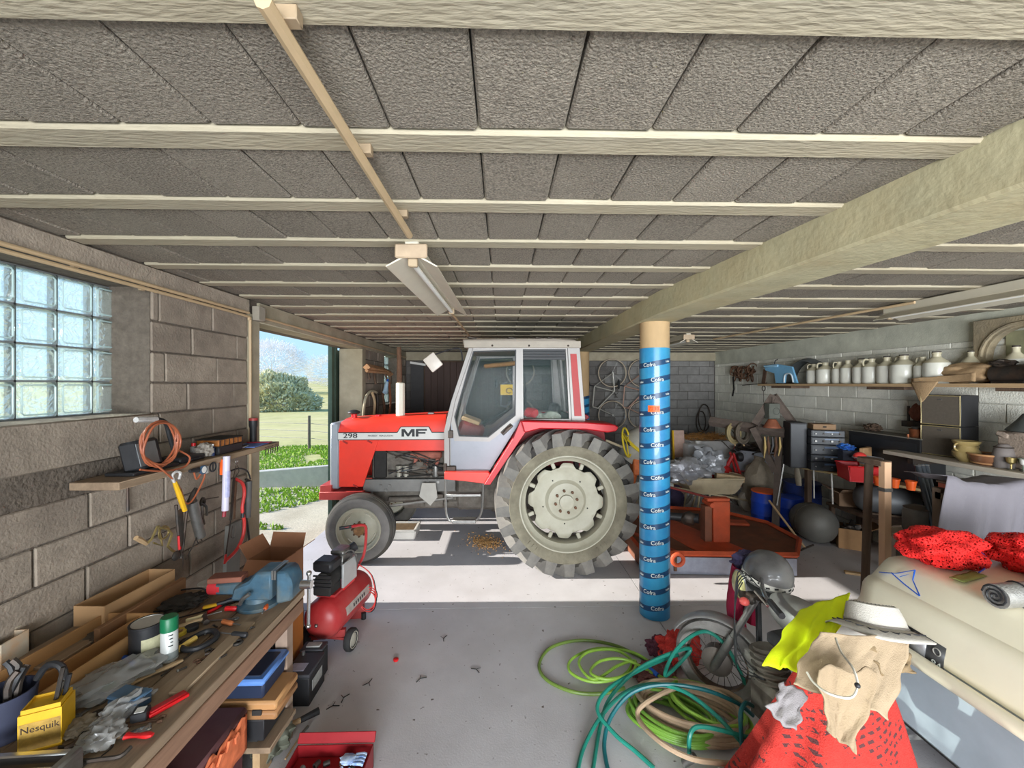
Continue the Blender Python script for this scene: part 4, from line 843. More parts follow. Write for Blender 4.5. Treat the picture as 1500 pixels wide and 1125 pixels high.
part('label_band', B().lathe([(.0335, z+.012), (.0335, z+.045)], (x, y, 0), n=24), mat('can_grey', (130, 136, 134), .4, var=.1), t)
a0 = atan2(-y, -x)
for k, w in enumerate((.030, .022, .016, .030)): part('print_line', B().grid(lambda u, v: V((x+.0338*cos(a0+.3-w*18*u+.1), y+.0338*sin(a0+.3-w*18*u+.1), z+.122-.016*k+.005*v)), 6, 1), m_ink, t)
# yellow drink powder tub with tools
x, y, z = (-1.616, 1.499, 0.88)
t = T('yellow_tub', 'yellow cocoa powder tub with its lid off, holding tools', 'tub', (x, y, z), world=True)
th = .42; Mr = Matrix.Translation((x, y, z)) @ Matrix.Rotation(th, 4, 'Z')
def q4(b, w, d, z0, z1, tk):
    o_ = [(-w, -d), (w, -d), (w, d), (-w, d)]; i_ = [(-w+tk, -d+tk), (w-tk, -d+tk), (w-tk, d-tk), (-w+tk, d-tk)]
    P_ = [[b.b.verts.new(Mr @ V((*p, h))) for p in pl] for pl, h in ((o_, z0), (o_, z1), (i_, z1), (i_, z0+.006))]
    for A_, C_ in zip(P_, P_[1:]):
        for i in range(4): b.b.faces.new((A_[i], A_[(i+1) % 4], C_[(i+1) % 4], C_[i]))
    b.b.faces.new(P_[0][::-1]); b.b.faces.new(P_[3]); return b
part('body', q4(B(), .055, .045, .001, .135, .004), m_yellow, t); part('rim', q4(B(), .050, .040, .135, .150, .004), m_yellow, t)
lb = B(); lb.poly([Mr @ V(p) for p in ((-.052, -.0458, .012), (.052, -.0458, .012), (.052, -.0458, .105), (-.052, -.0458, .105))]); part('label', lb, mat('worn_label', (176, 140, 62), .6, var=.35, sc=30, c2=(90, 66, 40), c2sc=14, c2amt=.6), t)
text('Nesquik', .031, mat('brown_ink', (54, 36, 24), .6), t, (Mr @ V((0, -.0465, .082)))[:], (pi/2, 0, th), .0006, sx=.95)
for k, (dx, dy, h, m_) in enumerate(((.02, .0, .25, m_dsteel), (.03, .02, .21, m_black), (.01, .02, .19, m_steel))): part('tool_shaft', B().cyl(Mr @ V((dx-.02, dy, .01)), Mr @ V((dx+.02, dy, h)), .007, n=6), m_, t)
# long divided wooden tray
Mt = Matrix.Translation((-1.908, 1.852, 0.88)) @ Matrix.Rotation(R(-2), 4, 'Z')
t = T('wooden_tray', 'long shallow wooden tray with a divider, lying along the bench under the wall', 'tray', (-1.908, 1.852, 0.88), world=True)
def tb(name, c, d, m): part(name, B().box(Mt @ V(c), d, (0, 0, R(-2)), .001), m, t)
m_ply = mat('plywood', (176, 132, 84), .7, var=.14, sc=7, stretch=(1, .15, 1))
tb('bottom', (0, 0, .008), (.30, .62, .008), m_ply); tb('side_board', (-.15, 0, .045), (.008, .62, .085), m_ply); tb('side_board', (.15, 0, .045), (.008, .62, .085), m_ply); tb('divider', (.03, 0, .04), (.006, .62, .07), m_ply); tb('end_board', (0, .31, .045), (.30, .008, .085), m_ply); tb('end_board', (0, -.31, .045), (.30, .008, .085), m_ply)
def cbox(name, label, cat, c, d, rz, flaps=(), m=m_card, wall=.006, group=None, fl=.6):
    """open cardboard box standing at c (base centre)"""
    t = T(name, label, cat, c, rz, group=group); w, l, h = d
    part('bottom', B().bx((-w/2, -l/2, .001), (w/2, l/2, .007)), m_cardin, t)
    for s in (-1, 1):
        part('side', B().bx((s*w/2-wall/2, -l/2, .001), (s*w/2+wall/2, l/2, h)), m, t); part('side', B().bx((-w/2, s*l/2-wall/2, .001), (w/2, s*l/2+wall/2, h)), m, t)
    for f, ang in flaps:
        L = (w if f in 'xX' else l)*.48*fl/.6; s = 1 if f in 'xy' else -1
        if f in 'xX': part('flap', B().box((s*(w/2+L/2*cos(ang)), 0, h+L/2*sin(ang)), (L, l, .005), (0, -s*ang, 0)), m, t)
        else: part('flap', B().box((0, s*(l/2+L/2*cos(ang)), h+L/2*sin(ang)), (w, L, .005), (s*ang, 0, 0)), m, t)
    return t
# stack of planks against the wall with an open carton on it
for k, (x, y0, y1, z, w) in enumerate(((-2.09, 1.85, 2.58, BZ, .22), (-1.945, 2.02, 2.55, BZ, .03))):
    h = .025 if k == 0 else .09
    origin(one('board', B().box((x, (y0+y1)/2, z+h/2+.001), (w, y1-y0, h), (0, 0, R(-1)), .003), [m_oldwood, mat('brown_board', (140, 102, 70), .8, var=.2, sc=8, stretch=(1, .12, 1))][k], ['grey weathered board lying against the wall at the back of the bench', 'brown board standing on edge in front of the open carton'][k], 'board'), (x, y0, z))
cbox('carton', 'long open cardboard carton at the back of the bench under the hanging tools', 'carton', (-2.10, 2.36, BZ+.028), (.16, .42, .105), R(-3), [], fl=.3)
cbox('white_carton', 'white carton with an orange print at the left edge of the picture on the bench', 'carton', (*(-2.24, 1.891, 0.88)[:2], BZ+.002), (.10, .12, .13), R(8), [], m=mat('white_card', (206, 198, 180), .8, var=.08, c2=(214, 140, 40), c2sc=7, c2amt=.7))
x, y, z = (-2.202, 1.963, 0.88)
t = T('cut_bottle', 'cut off translucent plastic bottle end leaning by the wall on the bench', 'plastic bottle', (x-.1, y, z), world=True)
part('shell', B().lathe([(.0, z+.002), (.045, z+.002), (.05, z+.02), (.052, z+.14)], (x-.1, y, 0), n=18), mat('milky_plastic', (196, 184, 160), .4, var=.15, sc=20, trans=.25), t); part('rim', B().tor((x-.1, y, z+.14), .052, .003), mat('milky_plastic'  , (0, 0, 0)), t)
# dark tub with tools at the left frame edge
x, y, z = (-1.795, 1.524, 0.88)
t = T('tool_tub', 'dark blue grey tub full of tools at the left edge of the bench', 'tub', (x, y, z), world=True)
part('tub', B().lathe([(0, z+.002), (.07, z+.002), (.085, z+.16), (.08, z+.16), (.066, z+.01)], (x, y, 0), n=20), mat('tub_blue', (54, 58, 78), .6, var=.15), t)
for k in range(7): part('tool_handle', B().tube(smooth([(x+.03*cos(k), y+.03*sin(k), z+.02), (x+.05*cos(k*2), y+.05*sin(k*2), z+.19), (x+.06*cos(k*2+.4), y+.06*sin(k*2+.4), z+.24)], 3), .011, 6), m_black if k % 2 else m_dsteel, t)
part('hook_handle', B().tube(smooth([(x+.06, y+.05, z+.17), (x+.10, y+.05, z+.22), (x+.15, y+.05, z+.21), (x+.16, y+.05, z+.13), (x+.13, y+.05, z+.06)], 4), .012, 8), m_black, t)
# metal tile cutter at the bottom left corner
x, y, z = (-1.498, 1.37, 0.93)
t = T('tile_cutter', 'shiny aluminium tile cutter rails at the bottom left corner of the picture', 'tile cutter', (x, y, BZ), world=True)
for k in range(2): part('rail', B().box((x-.05, y-.0-.05*k, BZ+.055-.012*k), (.30, .022, .03), (0, 0, R(3)), .004), m_chrome, t)
part('head', B().box((x+.105, y-.03, BZ+.04), (.035, .10, .075), (0, 0, R(3)), .008), m_steel, t); part('base_plate', B().box((x-.05, y-.03, BZ+.008), (.34, .13, .012), (0, 0, R(3)), .003), m_dsteel, t)
# plastic bags, small boxes, tray
m_bag = mat('clear_bag', (168, 166, 162), .15, var=.1, trans=.42, spec=.7)
def crumple(name, label, cat, p, r, m, seed, rz=0., fr=3.2, amp=.55, n=30, group=None):
    b = B(); b.sph((0, 0, r[2]*.93), r, n, (0, 0, rz), amp, fr, seed)
    for v in b.b.verts: v.co.z = max(v.co.z, .002)
    o = part(name, b, m, ang=50); o.location = p; return tag(o, label, cat, group)
crumple('plastic_bag', 'clear plastic bag of small parts lying beside the divided wooden tray', 'plastic bag', (-1.635, 1.763, 0.88), (.10, .17, .035), m_bag, 3, R(-20))
crumple('plastic_bag', 'small crumpled clear bag in front of the blue tool box', 'plastic bag', (-1.445, 1.6, 0.88), (.04, .09, .035), m_bag, 9, R(-15))
crumple('plastic_bag', 'crumpled milky bag right of the yellow tub near the bench front', 'plastic bag', (-1.413, 1.486, 0.88), (.055, .06, .03), m_bag, 14, .4)
crumple('rag', 'grimy grey rag bunched beside the yellow tub', 'rag', (-1.542, 1.535, 0.88), (.05, .045, .02), mat('rag_grey', (140, 128, 110), .95, var=.2, sc=20), 17)
crumple('work_glove', 'pair of dusty black work gloves lying behind the paint can', 'gloves', (-1.822, 2.387, 0.88), (.10, .085, .025), mat('glove_black', (58, 54, 50), .9, var=.2, sc=20), 23, R(30), 4)
t = T('parts_case', 'small dark blue plastic parts case near the bench edge', 'case', (-1.464, 1.65, 0.88), R(-12)); part('case_body', B().box((0, 0, .022), (.13, .07, .042), None, .006), mat('slate_blue', (58, 84, 108), .5, var=.12), t); part('case_lid', B().box((0, 0, .05), (.132, .072, .014), None, .005), mat('slate_blue2', (74, 102, 128), .5, var=.12), t)
t = T('red_case', 'flat red plastic case with a folded lid on the bench edge', 'case', (-1.317, 1.65, 0.88), R(-30)); part('case_body', B().box((0, 0, .008), (.042, .13, .014), None, .003), m_red, t); part('lid_ridge', B().box((0, 0, .018), (.03, .12, .006), None, .003), mat('red_dark', (170, 22, 30), .4), t)
t = T('glue_block', 'small black block with a white label in front of the blue parts case', 'block', (-1.364, 1.582, 0.88), R(20)); part('block', B().box((0, 0, .02), (.05, .045, .038), None, .003), m_black, t); part('label', B().box((0, 0, .0395), (.03, .03, .001)), m_white, t)
t = T('foil_pack', 'crumpled silver foil pack beside the red brush', 'foil', (-1.318, 1.529, 0.88), R(40)); part('foil', B().grid(lambda u, v: V((.06*(u-.5), .035*(v-.5), .006+.006*NZ.noise(V((u*5, v*4, 2))))), 8, 6), m_chrome, t, solid=.001)
t = T('puck', 'small round black rubber puck in front of the spray can cap', 'rubber puck', (-1.603, 2.16, 0.88)); part('disc', B().lathe([(0, .001), (.03, .001), (.031, .006), (.031, .018), (.027, .022), (0, .022)], n=20), m_rubber, t)
t = T('wire_brush', 'yellow backed wire brush in front of the grinder', 'brush', (-1.64, 2.347, 0.88), R(30)); part('back', B().box((0, 0, .02), (.07, .028, .016), None, .006), m_yellow, t); part('bristles', B().box((0, 0, .007), (.06, .02, .012)), m_dsteel, t); part('handle', B().tube([(.03, 0, .02), (.09, 0, .026), (.14, 0, .022)], [.012, .012, .009], 8), m_black, t)
t = T('crowbar', 'long dark angled iron bar at the very front of the bench', 'iron bar', (-1.352, 1.421, 0.88), world=True); part('bar', B().tube(smooth([(-1.415, 1.399, 0.89), (-1.341, 1.41, 0.89), (-1.291, 1.419, 0.89), (-1.282, 1.449, 0.895)], 3), .007, 6), m_dsteel, t)
t = T('thin_cable', 'thin black cable looping across the front of the bench', 'cable', (-1.405, 1.453, 0.88), world=True); part('cable', B().tube(smooth([(-1.428, 1.412, 0.883), (-1.439, 1.464, 0.883), (-1.41, 1.495, 0.884), (-1.36, 1.469, 0.884), (-1.363, 1.428, 0.883)], 5), .002, 5), m_black, t)
origin(one('board', B().box((-1.33, 1.95, BZ+.008), (.06, .5, .014), (0, 0, R(1)), .003), mat('pale_board', (160, 138, 112), .8, var=.18, sc=8, stretch=(1, .12, 1)), 'pale thin board lying along the front edge of the bench', 'board'), (-1.33, 1.95, BZ))
x, y, z = (-1.764, 2.507, 0.88)
t = T('angle_grinder', 'round black tin reel beside the vise at the back of the bench', 'reel', (x, y, z), world=True); t.name = 'reel'
part('reel_disc', B().lathe([(0, z+.002), (.085, z+.002), (.088, z+.012), (.05, z+.02), (.05, z+.06), (.088, z+.068), (.085, z+.078), (.06, z+.074), (0, z+.072)], (x, y, 0), n=28), m_dsteel, t); ROOT['reel'] = (x, y, z)
part('label_disc', B().lathe([(.055, z+.0765), (.03, z+.079), (.02, z+.076), (0, z+.076)], (x, y, 0), n=24), mat('disc_pale', (176, 174, 166), .5, var=.15), t)
t = T('cable_loop', 'black cable coiled loosely between the gloves and the reel', 'cable', (-1.869, 2.486, 0.88), world=True); part('cable', B().tube(smooth([(-1.988, 2.377, 0.888), (-2, 2.525, 0.89), (-1.762, 2.449, 0.95), (-1.753, 2.464, 0.89), (-1.797, 2.326, 0.89), (-1.929, 2.319, 0.888)], 6), .005, 6), m_black, t)
t = T('blue_cable', 'loop of thin blue cable behind the vise jaws', 'cable', (-1.55, 2.52, BZ), world=True); part('cable', B().tor((-1.50, 2.50, BZ+.06), .05, .004, (.9, .2, 0)).tube([(-1.55, 2.52, BZ+.02), (-1.6, 2.45, BZ+.006), (-1.64, 2.40, BZ+.006)], .004, 5), m_blue, t)
rn = random.Random(2)
for k in range(16):
    x, y = rn.uniform(-1.62, -1.30), rn.uniform(1.35, 2.2)
    t = T('bolt', 'loose small bolt lying on the bench planks', 'bolt', (x, y, BZ), rn.uniform(0, 6), group='loose bolts on the bench')
    part('shank', B().cyl((0, 0, .005), (.03, 0, .005), .004, n=6), m_dsteel, t); part('head', B().cyl((-.006, 0, .006), (0, 0, .006), .006, n=6), m_steel, t)
# more loose tools along the bench
t = T('hammer', 'claw hammer with a wooden handle lying behind the black saw', 'hammer', (-1.567, 2.202, 0.88), world=True); a, c = V((-1.686, 2.129, 0.9)), V((-1.582, 2.224, 0.9)); part('handle', B().tube([a, lerp(a, c, .5), c], [.012, .010, .009], 8), m_wood, t); d = (c-a).normalized(); s_ = d.cross(V((0, 0, 1))); part('head', B().tube([c+s_*.05, c+s_*.02, c-s_*.03, c-s_*.06+d*.01], [.015, .013, .012, .005], 8), m_dsteel, t)
t = T('tape_roll', 'small yellow tape roll beside the black rubber puck', 'tape', (-1.634, 2.115, 0.88)); part('roll', B().lathe([(.018, .001), (.032, .001), (.032, .02), (.018, .02)], n=20, closed=True), mat('tape_yellow', (210, 180, 60), .5), t); part('core', B().lathe([(.017, .002), (.019, .002), (.019, .019), (.017, .019)], n=16, closed=True), m_card, t)
screwdriver('yellow handled screwdriver lying beside the paint can', (-1.721, 2.073, 0.89), (-1.57, 2.032, 0.89), m_yellow, .5)
screwdriver('green handled screwdriver between the plastic bag and the wooden brush', (-1.639, 1.723, 0.89), (-1.581, 1.8, 0.89), mat('cap_green', (18, 104, 66)), .45)
screwdriver('blue handled screwdriver at the back edge of the clear bag', (-1.731, 1.922, 0.89), (-1.559, 1.829, 0.89), m_blue, .5)
wrench('dark adjustable spanner in front of the clear plastic bag', (-1.548, 1.606, 0.89), (-1.534, 1.691, 0.89), m_dsteel, .02)
wrench('steel spanner lying by the yellow tub', (-1.615, 1.592, 0.89), (-1.603, 1.658, 0.89), m_steel, .016)
wrench('small rusty spanner at the bench edge in front of the grey rag', (-1.387, 1.549, 0.89), (-1.294, 1.577, 0.89), m_rust, .014)
pliers('red gripped pliers lying near the vise base', (-1.648, 2.316, 0.89), (-1.575, 2.421, 0.89), m_red)
pliers('dark pincers lying between the grey rag and the milky bag', (-1.532, 1.477, 0.89), (-1.477, 1.527, 0.89), m_dsteel)
for k, (u_, v_, lab) in enumerate((((120, 1012), (170, 980), 'thin steel rod lying beside the divided tray'), ((236, 990), (305, 938), 'long thin welding rod lying across the middle bench planks'), ((262, 905), (340, 884), 'slim black rod lying in front of the vise'), ((160, 1060), (215, 1040), 'bent grey wire near the red case'))):
    a, c = (((-1.73, 1.732, 0.885), (-1.711, 1.861, 0.885)), ((-1.476, 1.813, 0.885), (-1.448, 2.058, 0.885)), ((-1.746, 2.26, 0.885), (-1.554, 2.4, 0.885)), ((-1.462, 1.563, 0.885), (-1.377, 1.624, 0.885)))[k]; a, c = V(a), V(c); t = T('rod', lab, 'rod', ((a+c)/2)[:], world=True); part('rod', B().tube(smooth([a, lerp(a, c, .5)+V((.004*k, .006, 0)), c], 4), .0035, 5), (m_steel, m_dsteel, m_black, m_steel)[k], t); part('rod_tip', B().cyl(c, c+(c-a)*.06, .0045, n=5), m_rust, t)
crumple('dust_rag', 'dark oily rag lying behind the long divided tray', 'rag', (-1.994, 2.096, 0.88), (.07, .06, .02), mat('rag_oily', (84, 74, 62), .95, var=.25, sc=20), 91)
for k, (p, lab) in enumerate((((-1.925, 1.99, 0.88), 'small rusty tin of screws beside the tray end'), ((-1.988, 2.17, 0.88), 'low jar lid full of washers behind the paint can'))):
    t = T('tin', lab, 'tin', p); part('tin', B().lathe([(0, .001), (.03, .001), (.03, .03-.012*k), (.027, .03-.012*k), (.027, .006), (0, .006)], n=18), (m_rust, m_steel)[k], t); part('contents', B().sph((0, 0, .012), (.024, .024, .008), 10, None, .5, 9), m_dsteel, t)
# --- wall shelf
SZ = 1.64
sh = T('wall_shelf', 'thick rough plank shelf on the left wall beside the doorway', 'shelf', (-2.1, 2.9, SZ-.04), world=True)
part('plank', B().bx((-2.235, 2.17, SZ-.042), (-1.98, 3.70, SZ), .004), m_oldwood, sh)
for y in (2.5, 3.3): part('bracket', B().tube([(-2.23, y, SZ-.25), (-2.23, y, SZ-.05), (-2.02, y, SZ-.05)], .008, 6), m_dsteel, sh)
def px(a): return V(a)
t = T('work_lamp', 'black portable floodlight with a white handled bent arm on the wall shelf', 'work lamp', (-2.1, 2.42, SZ), world=True)
part('lamp_housing', B().box((-2.10, 2.44, SZ+.10), (.10, .20, .17), (0, R(-12), .2), .015), m_black, t); part('lamp_glass', B().box((-2.045, 2.42, SZ+.11), (.004, .17, .13), (0, R(-12), .2)), mat('dusty_glass', (120, 124, 126), .2, var=.2, sc=6), t)
part('bent_arm', B().tube(smooth([(-2.06, 2.385, 1.946), (-2.06, 2.501, 1.94), (-2.06, 2.565, 1.909), (-2.06, 2.596, 1.821), (-2.06, 2.628, 1.731)], 5), .013, 8), m_black, t)
part('white_handle', B().tube([(-2.06, 2.359, 1.948), (-2.06, 2.496, 1.94)], .016, 8), mat('worn_white', (196, 192, 188), .5, var=.2, sc=30), t); part('base', B().bx((-2.18, 2.30, SZ+.001), (-2.02, 2.62, SZ+.02), .004), m_black, t)
t = T('air_hose', 'coiled orange air hose hanging in front of the black floodlight', 'hose', (-2.0, 2.42, SZ), world=True)
c = V((-1.985, 2.419, 1.812)); b = B(); pts = []
for k in range(97): a = 2*pi*k/24; pts.append(c+V((.012*sin(a*.7)+.006*(k/24), (.125+.008*sin(k*.9))*cos(a), (.125+.006*cos(k*.7))*sin(a)-.003*(k/24))))
b.tube(pts, .0062, 6); part('coil', b, m_copper, t)
part('trailing_hose', B().tube(smooth([(-1.98, 2.314, 1.752), (-1.955, 2.42, 1.646), (-1.955, 2.53, 1.532), (-1.955, 2.584, 1.413), (-1.955, 2.651, 1.424), (-1.955, 2.741, 1.533), (-1.955, 2.729, 1.581), (-1.96, 2.682, 1.538), (-1.96, 2.658, 1.596)], 6), .0055, 6), m_copper, t)
part('trailing_hose', B().tube(smooth([(-1.972, 2.283, 1.683), (-1.972, 2.441, 1.642), (-1.972, 2.595, 1.635), (-1.972, 2.64, 1.686), (-2, 2.589, 1.738)], 5), .0055, 6), m_copper, t)
t = T('black_tray', 'flat black tool case under the orange hose on the wall shelf', 'tool case', (-2.1, 2.58, SZ), world=True); part('case', B().bx((-2.2, 2.64, SZ+.001), (-2.03, 2.86, SZ+.04), .008), m_black, t); part('handle', B().tube([(-2.03, 2.7, SZ+.02), (-2.01, 2.71, SZ+.02), (-2.01, 2.79, SZ+.02), (-2.03, 2.8, SZ+.02)], .005, 6), m_black, t)
t = T('parts_organiser', 'amber small parts organiser with compartments on a black base on the wall shelf', 'organiser', (-2.1, 3.1, SZ), world=True)
part('base_box', B().bx((-2.19, 2.98, SZ+.001), (-2.02, 3.25, SZ+.06), .005), m_black, t); o_ = part('amber_box', B().bx((-2.185, 2.985, SZ+.061), (-2.025, 3.245, SZ+.105), .004), mat('amber', (170, 106, 52), .4, var=.35, sc=26, c2=(70, 48, 36), c2sc=20, c2amt=.6), t)
for k in range(6): part('compartment_wall', B().bx((-2.0235, 2.99+.05*k, SZ+.062), (-2.021, 2.996+.05*k, SZ+.104)), m_black, o_)
part('lid', B().bx((-2.19, 2.98, SZ+.106), (-2.02, 3.25, SZ+.112)), m_dark, t)
crumple('rag', 'grey paper bag with a red top slumped on the wall shelf', 'paper bag', (-2.07, 2.90, SZ+.001), (.045, .06, .05), mat('paper_grey', (150, 142, 132), .9, var=.2, sc=14), 31)
t = T('glue_bottle', 'small dark blue bottle beside the amber organiser', 'bottle', (-2.05, 2.955, SZ)); part('body', B().lathe([(0, .001), (.016, .001), (.016, .06), (.008, .07), (0, .07)], n=14), mat('navy', (34, 52, 92), .4), t); part('cap', B().cyl((0, 0, .07), (0, 0, .085), .009, n=10), m_white, t)
t = T('red_cap_bottle', 'little bottle with a red cap behind the paper bag', 'bottle', (-2.14, 2.9, SZ)); part('body', B().lathe([(0, .001), (.02, .001), (.02, .07), (.01, .08), (0, .08)], n=14), mat('grey_bottle', (120, 116, 110), .5), t); part('cap', B().cyl((0, 0, .08), (0, 0, .10), .013, n=10), m_red, t)
t = T('blue_folder', 'blue paper sheet and red strip lying at the far end of the wall shelf', 'paper', (-2.08, 3.45, SZ), .1); part('sheet', B().bx((-.09, -.13, .001), (.09, .12, .006)), mat('paper_blue', (96, 122, 190), .6, var=.1), t); part('red_strip', B().bx((-.08, .10, .006), (.10, .15, .014)), mat('maroon', (150, 40, 52), .5), t)
t = T('dark_book', 'dark flat book beside the blue sheet on the wall shelf', 'book', (-2.12, 3.32, SZ), .2); part('pages', B().bx((-.07, -.06, .003), (.068, .06, .014)), m_white, t); part('cover', B().bx((-.072, -.062, .014), (.072, .062, .017)).bx((-.072, -.062, .001), (.072, .062, .003)), m_dark, t, kind=None)
t = T('black_torch', 'black cylinder torch with a red ring standing at the doorway end of the shelf', 'torch', (-2.15, 3.60, SZ), world=True); part('body', B().lathe([(0, SZ+.001), (.028, SZ+.001), (.028, SZ+.13), (.034, SZ+.15), (.034, SZ+.21), (0, SZ+.21)], (-2.15, 3.60, 0), n=16), m_black, t); part('red_ring', B().lathe([(.035, SZ+.195), (.035, SZ+.215), (0, SZ+.215)], (-2.15, 3.60, 0), n=16), mat('dull_red', (160, 56, 52), .5), t)
rn = random.Random(3)
for k in range(6):
    y = 3.48+.035*k
    t = T('key_hook', 'small dark hook or key hanging under the doorway end of the shelf edge', 'hook', (-1.97, y, SZ-.02), group='hooks under the shelf end', world=True); part('screw_eye', B().tor((-1.975, y, SZ-.03), .009, .002, (pi/2, 0, 0), 12, 5), m_dsteel, t); part('hanging_key', B().tube([(-1.975, y, SZ-.038), (-1.975, y+.004, SZ-.06), (-1.975, y-.006, SZ-.085)], .004, 5), m_dsteel, t)
# hanging tools (on the shelf edge and the wall below)
HX = -1.955
def htool(name, label, cat, p): return T(name, label, cat, p, world=True)
t = htool('pruning_saw', 'folding saw with a white hook end and yellow handle hanging from the shelf edge', 'saw', (-1.95, 2.503, 1.608))
part('hook', B().tube(smooth([(-1.955, 2.53, 1.573), (-1.955, 2.541, 1.608), (-1.955, 2.51, 1.623), (-1.955, 2.479, 1.605), (-1.955, 2.499, 1.556)], 4), .008, 6), mat('worn_white', (0, 0, 0)), t); part('yellow_handle', B().tube([(-1.955, 2.499, 1.564), (-1.955, 2.541, 1.463), (-1.955, 2.578, 1.368)], [.012, .016, .014], 8), m_yellow, t); part('blade', B().tube([(-1.965, 2.554, 1.384), (-1.965, 2.565, 1.259), (-1.965, 2.565, 1.155)], [.022, .018, .010], 6, flat=.2), m_dsteel, t)
t = htool('loppers', 'dark long shears with a red stripe hanging beside the folding saw', 'shears', (-1.99, 2.592, 1.441)); part('handle', B().tube([(-2, 2.567, 1.406), (-2, 2.589, 1.188), (-2, 2.61, 1.073)], .009, 6).tube([(-2, 2.655, 1.358), (-2, 2.621, 1.133), (-2, 2.605, 1.062)], .008, 6), m_dsteel, t); part('red_mark', B().tube([(-1.985, 2.569, 1.216), (-1.985, 2.575, 1.13)], .008, 6), m_red, t); part('round_end', B().sph((-1.99, 2.554, 1.1), (.012, .03, .03), 10), m_dsteel, t); part('spike', B().cyl((-1.99, 2.608, 1.095), (-1.99, 2.608, 0.984), .004, .001, 6), m_dsteel, t)
t = htool('grease_gun', 'grey grease gun cylinder hanging in a loop of orange hose', 'grease gun', (-1.97, 2.678, 1.395)); part('barrel', B().cyl((-1.98, 2.668, 1.397), (-1.98, 2.745, 1.146), .030, n=16), m_steel, t); part('head', B().tube([(-1.98, 2.662, 1.395), (-1.98, 2.685, 1.45), (-1.98, 2.703, 1.476)], [.026, .016, .010], 8).tube(smooth([(-1.98, 2.745, 1.362), (-1.98, 2.795, 1.329), (-1.98, 2.801, 1.267)], 3), .008, 6), m_dsteel, t); part('lever', B().tube([(-1.97, 2.743, 1.353), (-1.97, 2.75, 1.261), (-1.97, 2.762, 1.221)], .008, 6), m_dsteel, t); part('t_handle', B().tube([(-1.98, 2.727, 1.153), (-1.98, 2.757, 1.115), (-1.98, 2.721, 1.115), (-1.98, 2.703, 1.153)], .004, 5, True), m_dsteel, t)
part('rod', B().tube([(-2, 2.73, 1.134), (-2, 2.689, 1.084), (-2, 2.643, 1.037)], .004, 5), m_dsteel, t)
t = htool('bit_brace', 'brass coloured carpenter brace hanging on the wall above the open carton', 'brace', (-2.2, 2.723, 1.139)); m_brass = mat('old_brass', (164, 146, 96), .4, .7, var=.25, sc=18)
part('crank', B().tube([(-2.17, 2.56, 1.171), (-2.15, 2.57, 1.196), (-2.15, 2.61, 1.258), (-2.13, 2.668, 1.224), (-2.13, 2.701, 1.182), (-2.15, 2.693, 1.105), (-2.15, 2.726, 1.066), (-2.15, 2.783, 1.016)], .008, 6), m_brass, t); part('wooden_grip', B().tube([(-2.17, 2.485, 1.237), (-2.17, 2.517, 1.212), (-2.17, 2.56, 1.171)], [.014, .016, .010], 8), m_wood, t); part('chuck', B().tube([(-2.15, 2.76, 1.034), (-2.15, 2.806, 0.992)], .016, 8), m_dsteel, t); part('frame', B().tube([(-2.19, 2.669, 1.246), (-2.19, 2.7, 1.103), (-2.19, 2.633, 1.151)], .006, 6).tor((-2.19, 2.711, 1.187), .04, .006, (0, pi/2, 0), 16, 5), m_brass, t)
t = htool('sealant_tube', 'white sealant cartridge hanging from the shelf edge with an orange gun end', 'sealant tube', (-1.955, 2.947, 1.607)); part('cartridge', B().cyl((-1.95, 2.954, 1.639), (-1.95, 2.939, 1.257), .0225, n=16), mat('cartridge', (206, 200, 216), .4, var=.05), t); part('print', B().cyl((-1.945, 2.95, 1.534), (-1.945, 2.943, 1.352), .0215, n=16), mat('print_blue', (170, 170, 206), .4, var=.2, sc=40), t); part('orange_end', B().bx((-1.99, 2.943, 1.617), tuple(V((-1.96, 2.94, 1.507))+V((0, .0, 0))), .003), m_orange, t); part('red_tip', B().cyl((-1.95, 2.932, 1.259), (-1.95, 2.925, 1.218), .012, n=8), mat('maroon', (0, 0, 0)), t)
t = htool('flat_file', 'pair of dark flat files hanging behind the sealant cartridge', 'file', (-1.99, 3.082, 1.455)); part('file_blade', B().tube([(-1.99, 3.098, 1.452), (-1.99, 3.059, 1.15)], .016, 6, flat=.3), m_dsteel, t); part('file_blade', B().tube([(-2, 3.137, 1.417), (-2, 3.113, 1.142)], .014, 6, flat=.3), m_rust, t)
t = htool('hook_chain', 'small bunch of wire hooks hanging from the shelf front', 'hooks', (-1.96, 3.082, 1.506)); part('ring', B().tor((-1.955, 3.074, 1.578), .022, .003, (0, pi/2, .3), 16, 5), m_steel, t)
for k in range(3): part('wire', B().tube(smooth([(-1.955, 3.066, 1.549), (-1.955, 3.035, 1.466), (-1.96, 3.028, 1.368)], 3) if k == 0 else smooth([(-1.955, 3.082, 1.546), (-1.955, 3.098, 1.502), (-1.96, 3.074, 1.472)], 3) if k == 1 else smooth([(-1.99, 3.082, 1.102), (-1.99, 3.059, 1.034), (-1.99, 3.098, 1.01), (-1.99, 3.113, 1.091)], 3), .003, 5), m_dsteel, t)
t = htool('cord_loop', 'thick black cord loop hanging over two nails below the shelf', 'cord', (-1.99, 3.194, 1.493)); part('cord', B().tube(smooth([(-1.99, 3.059, 1.511), (-1.99, 3.153, 1.511), (-1.99, 3.253, 1.47), (-1.99, 3.296, 1.395)], 5), .006, 6), m_black, t)
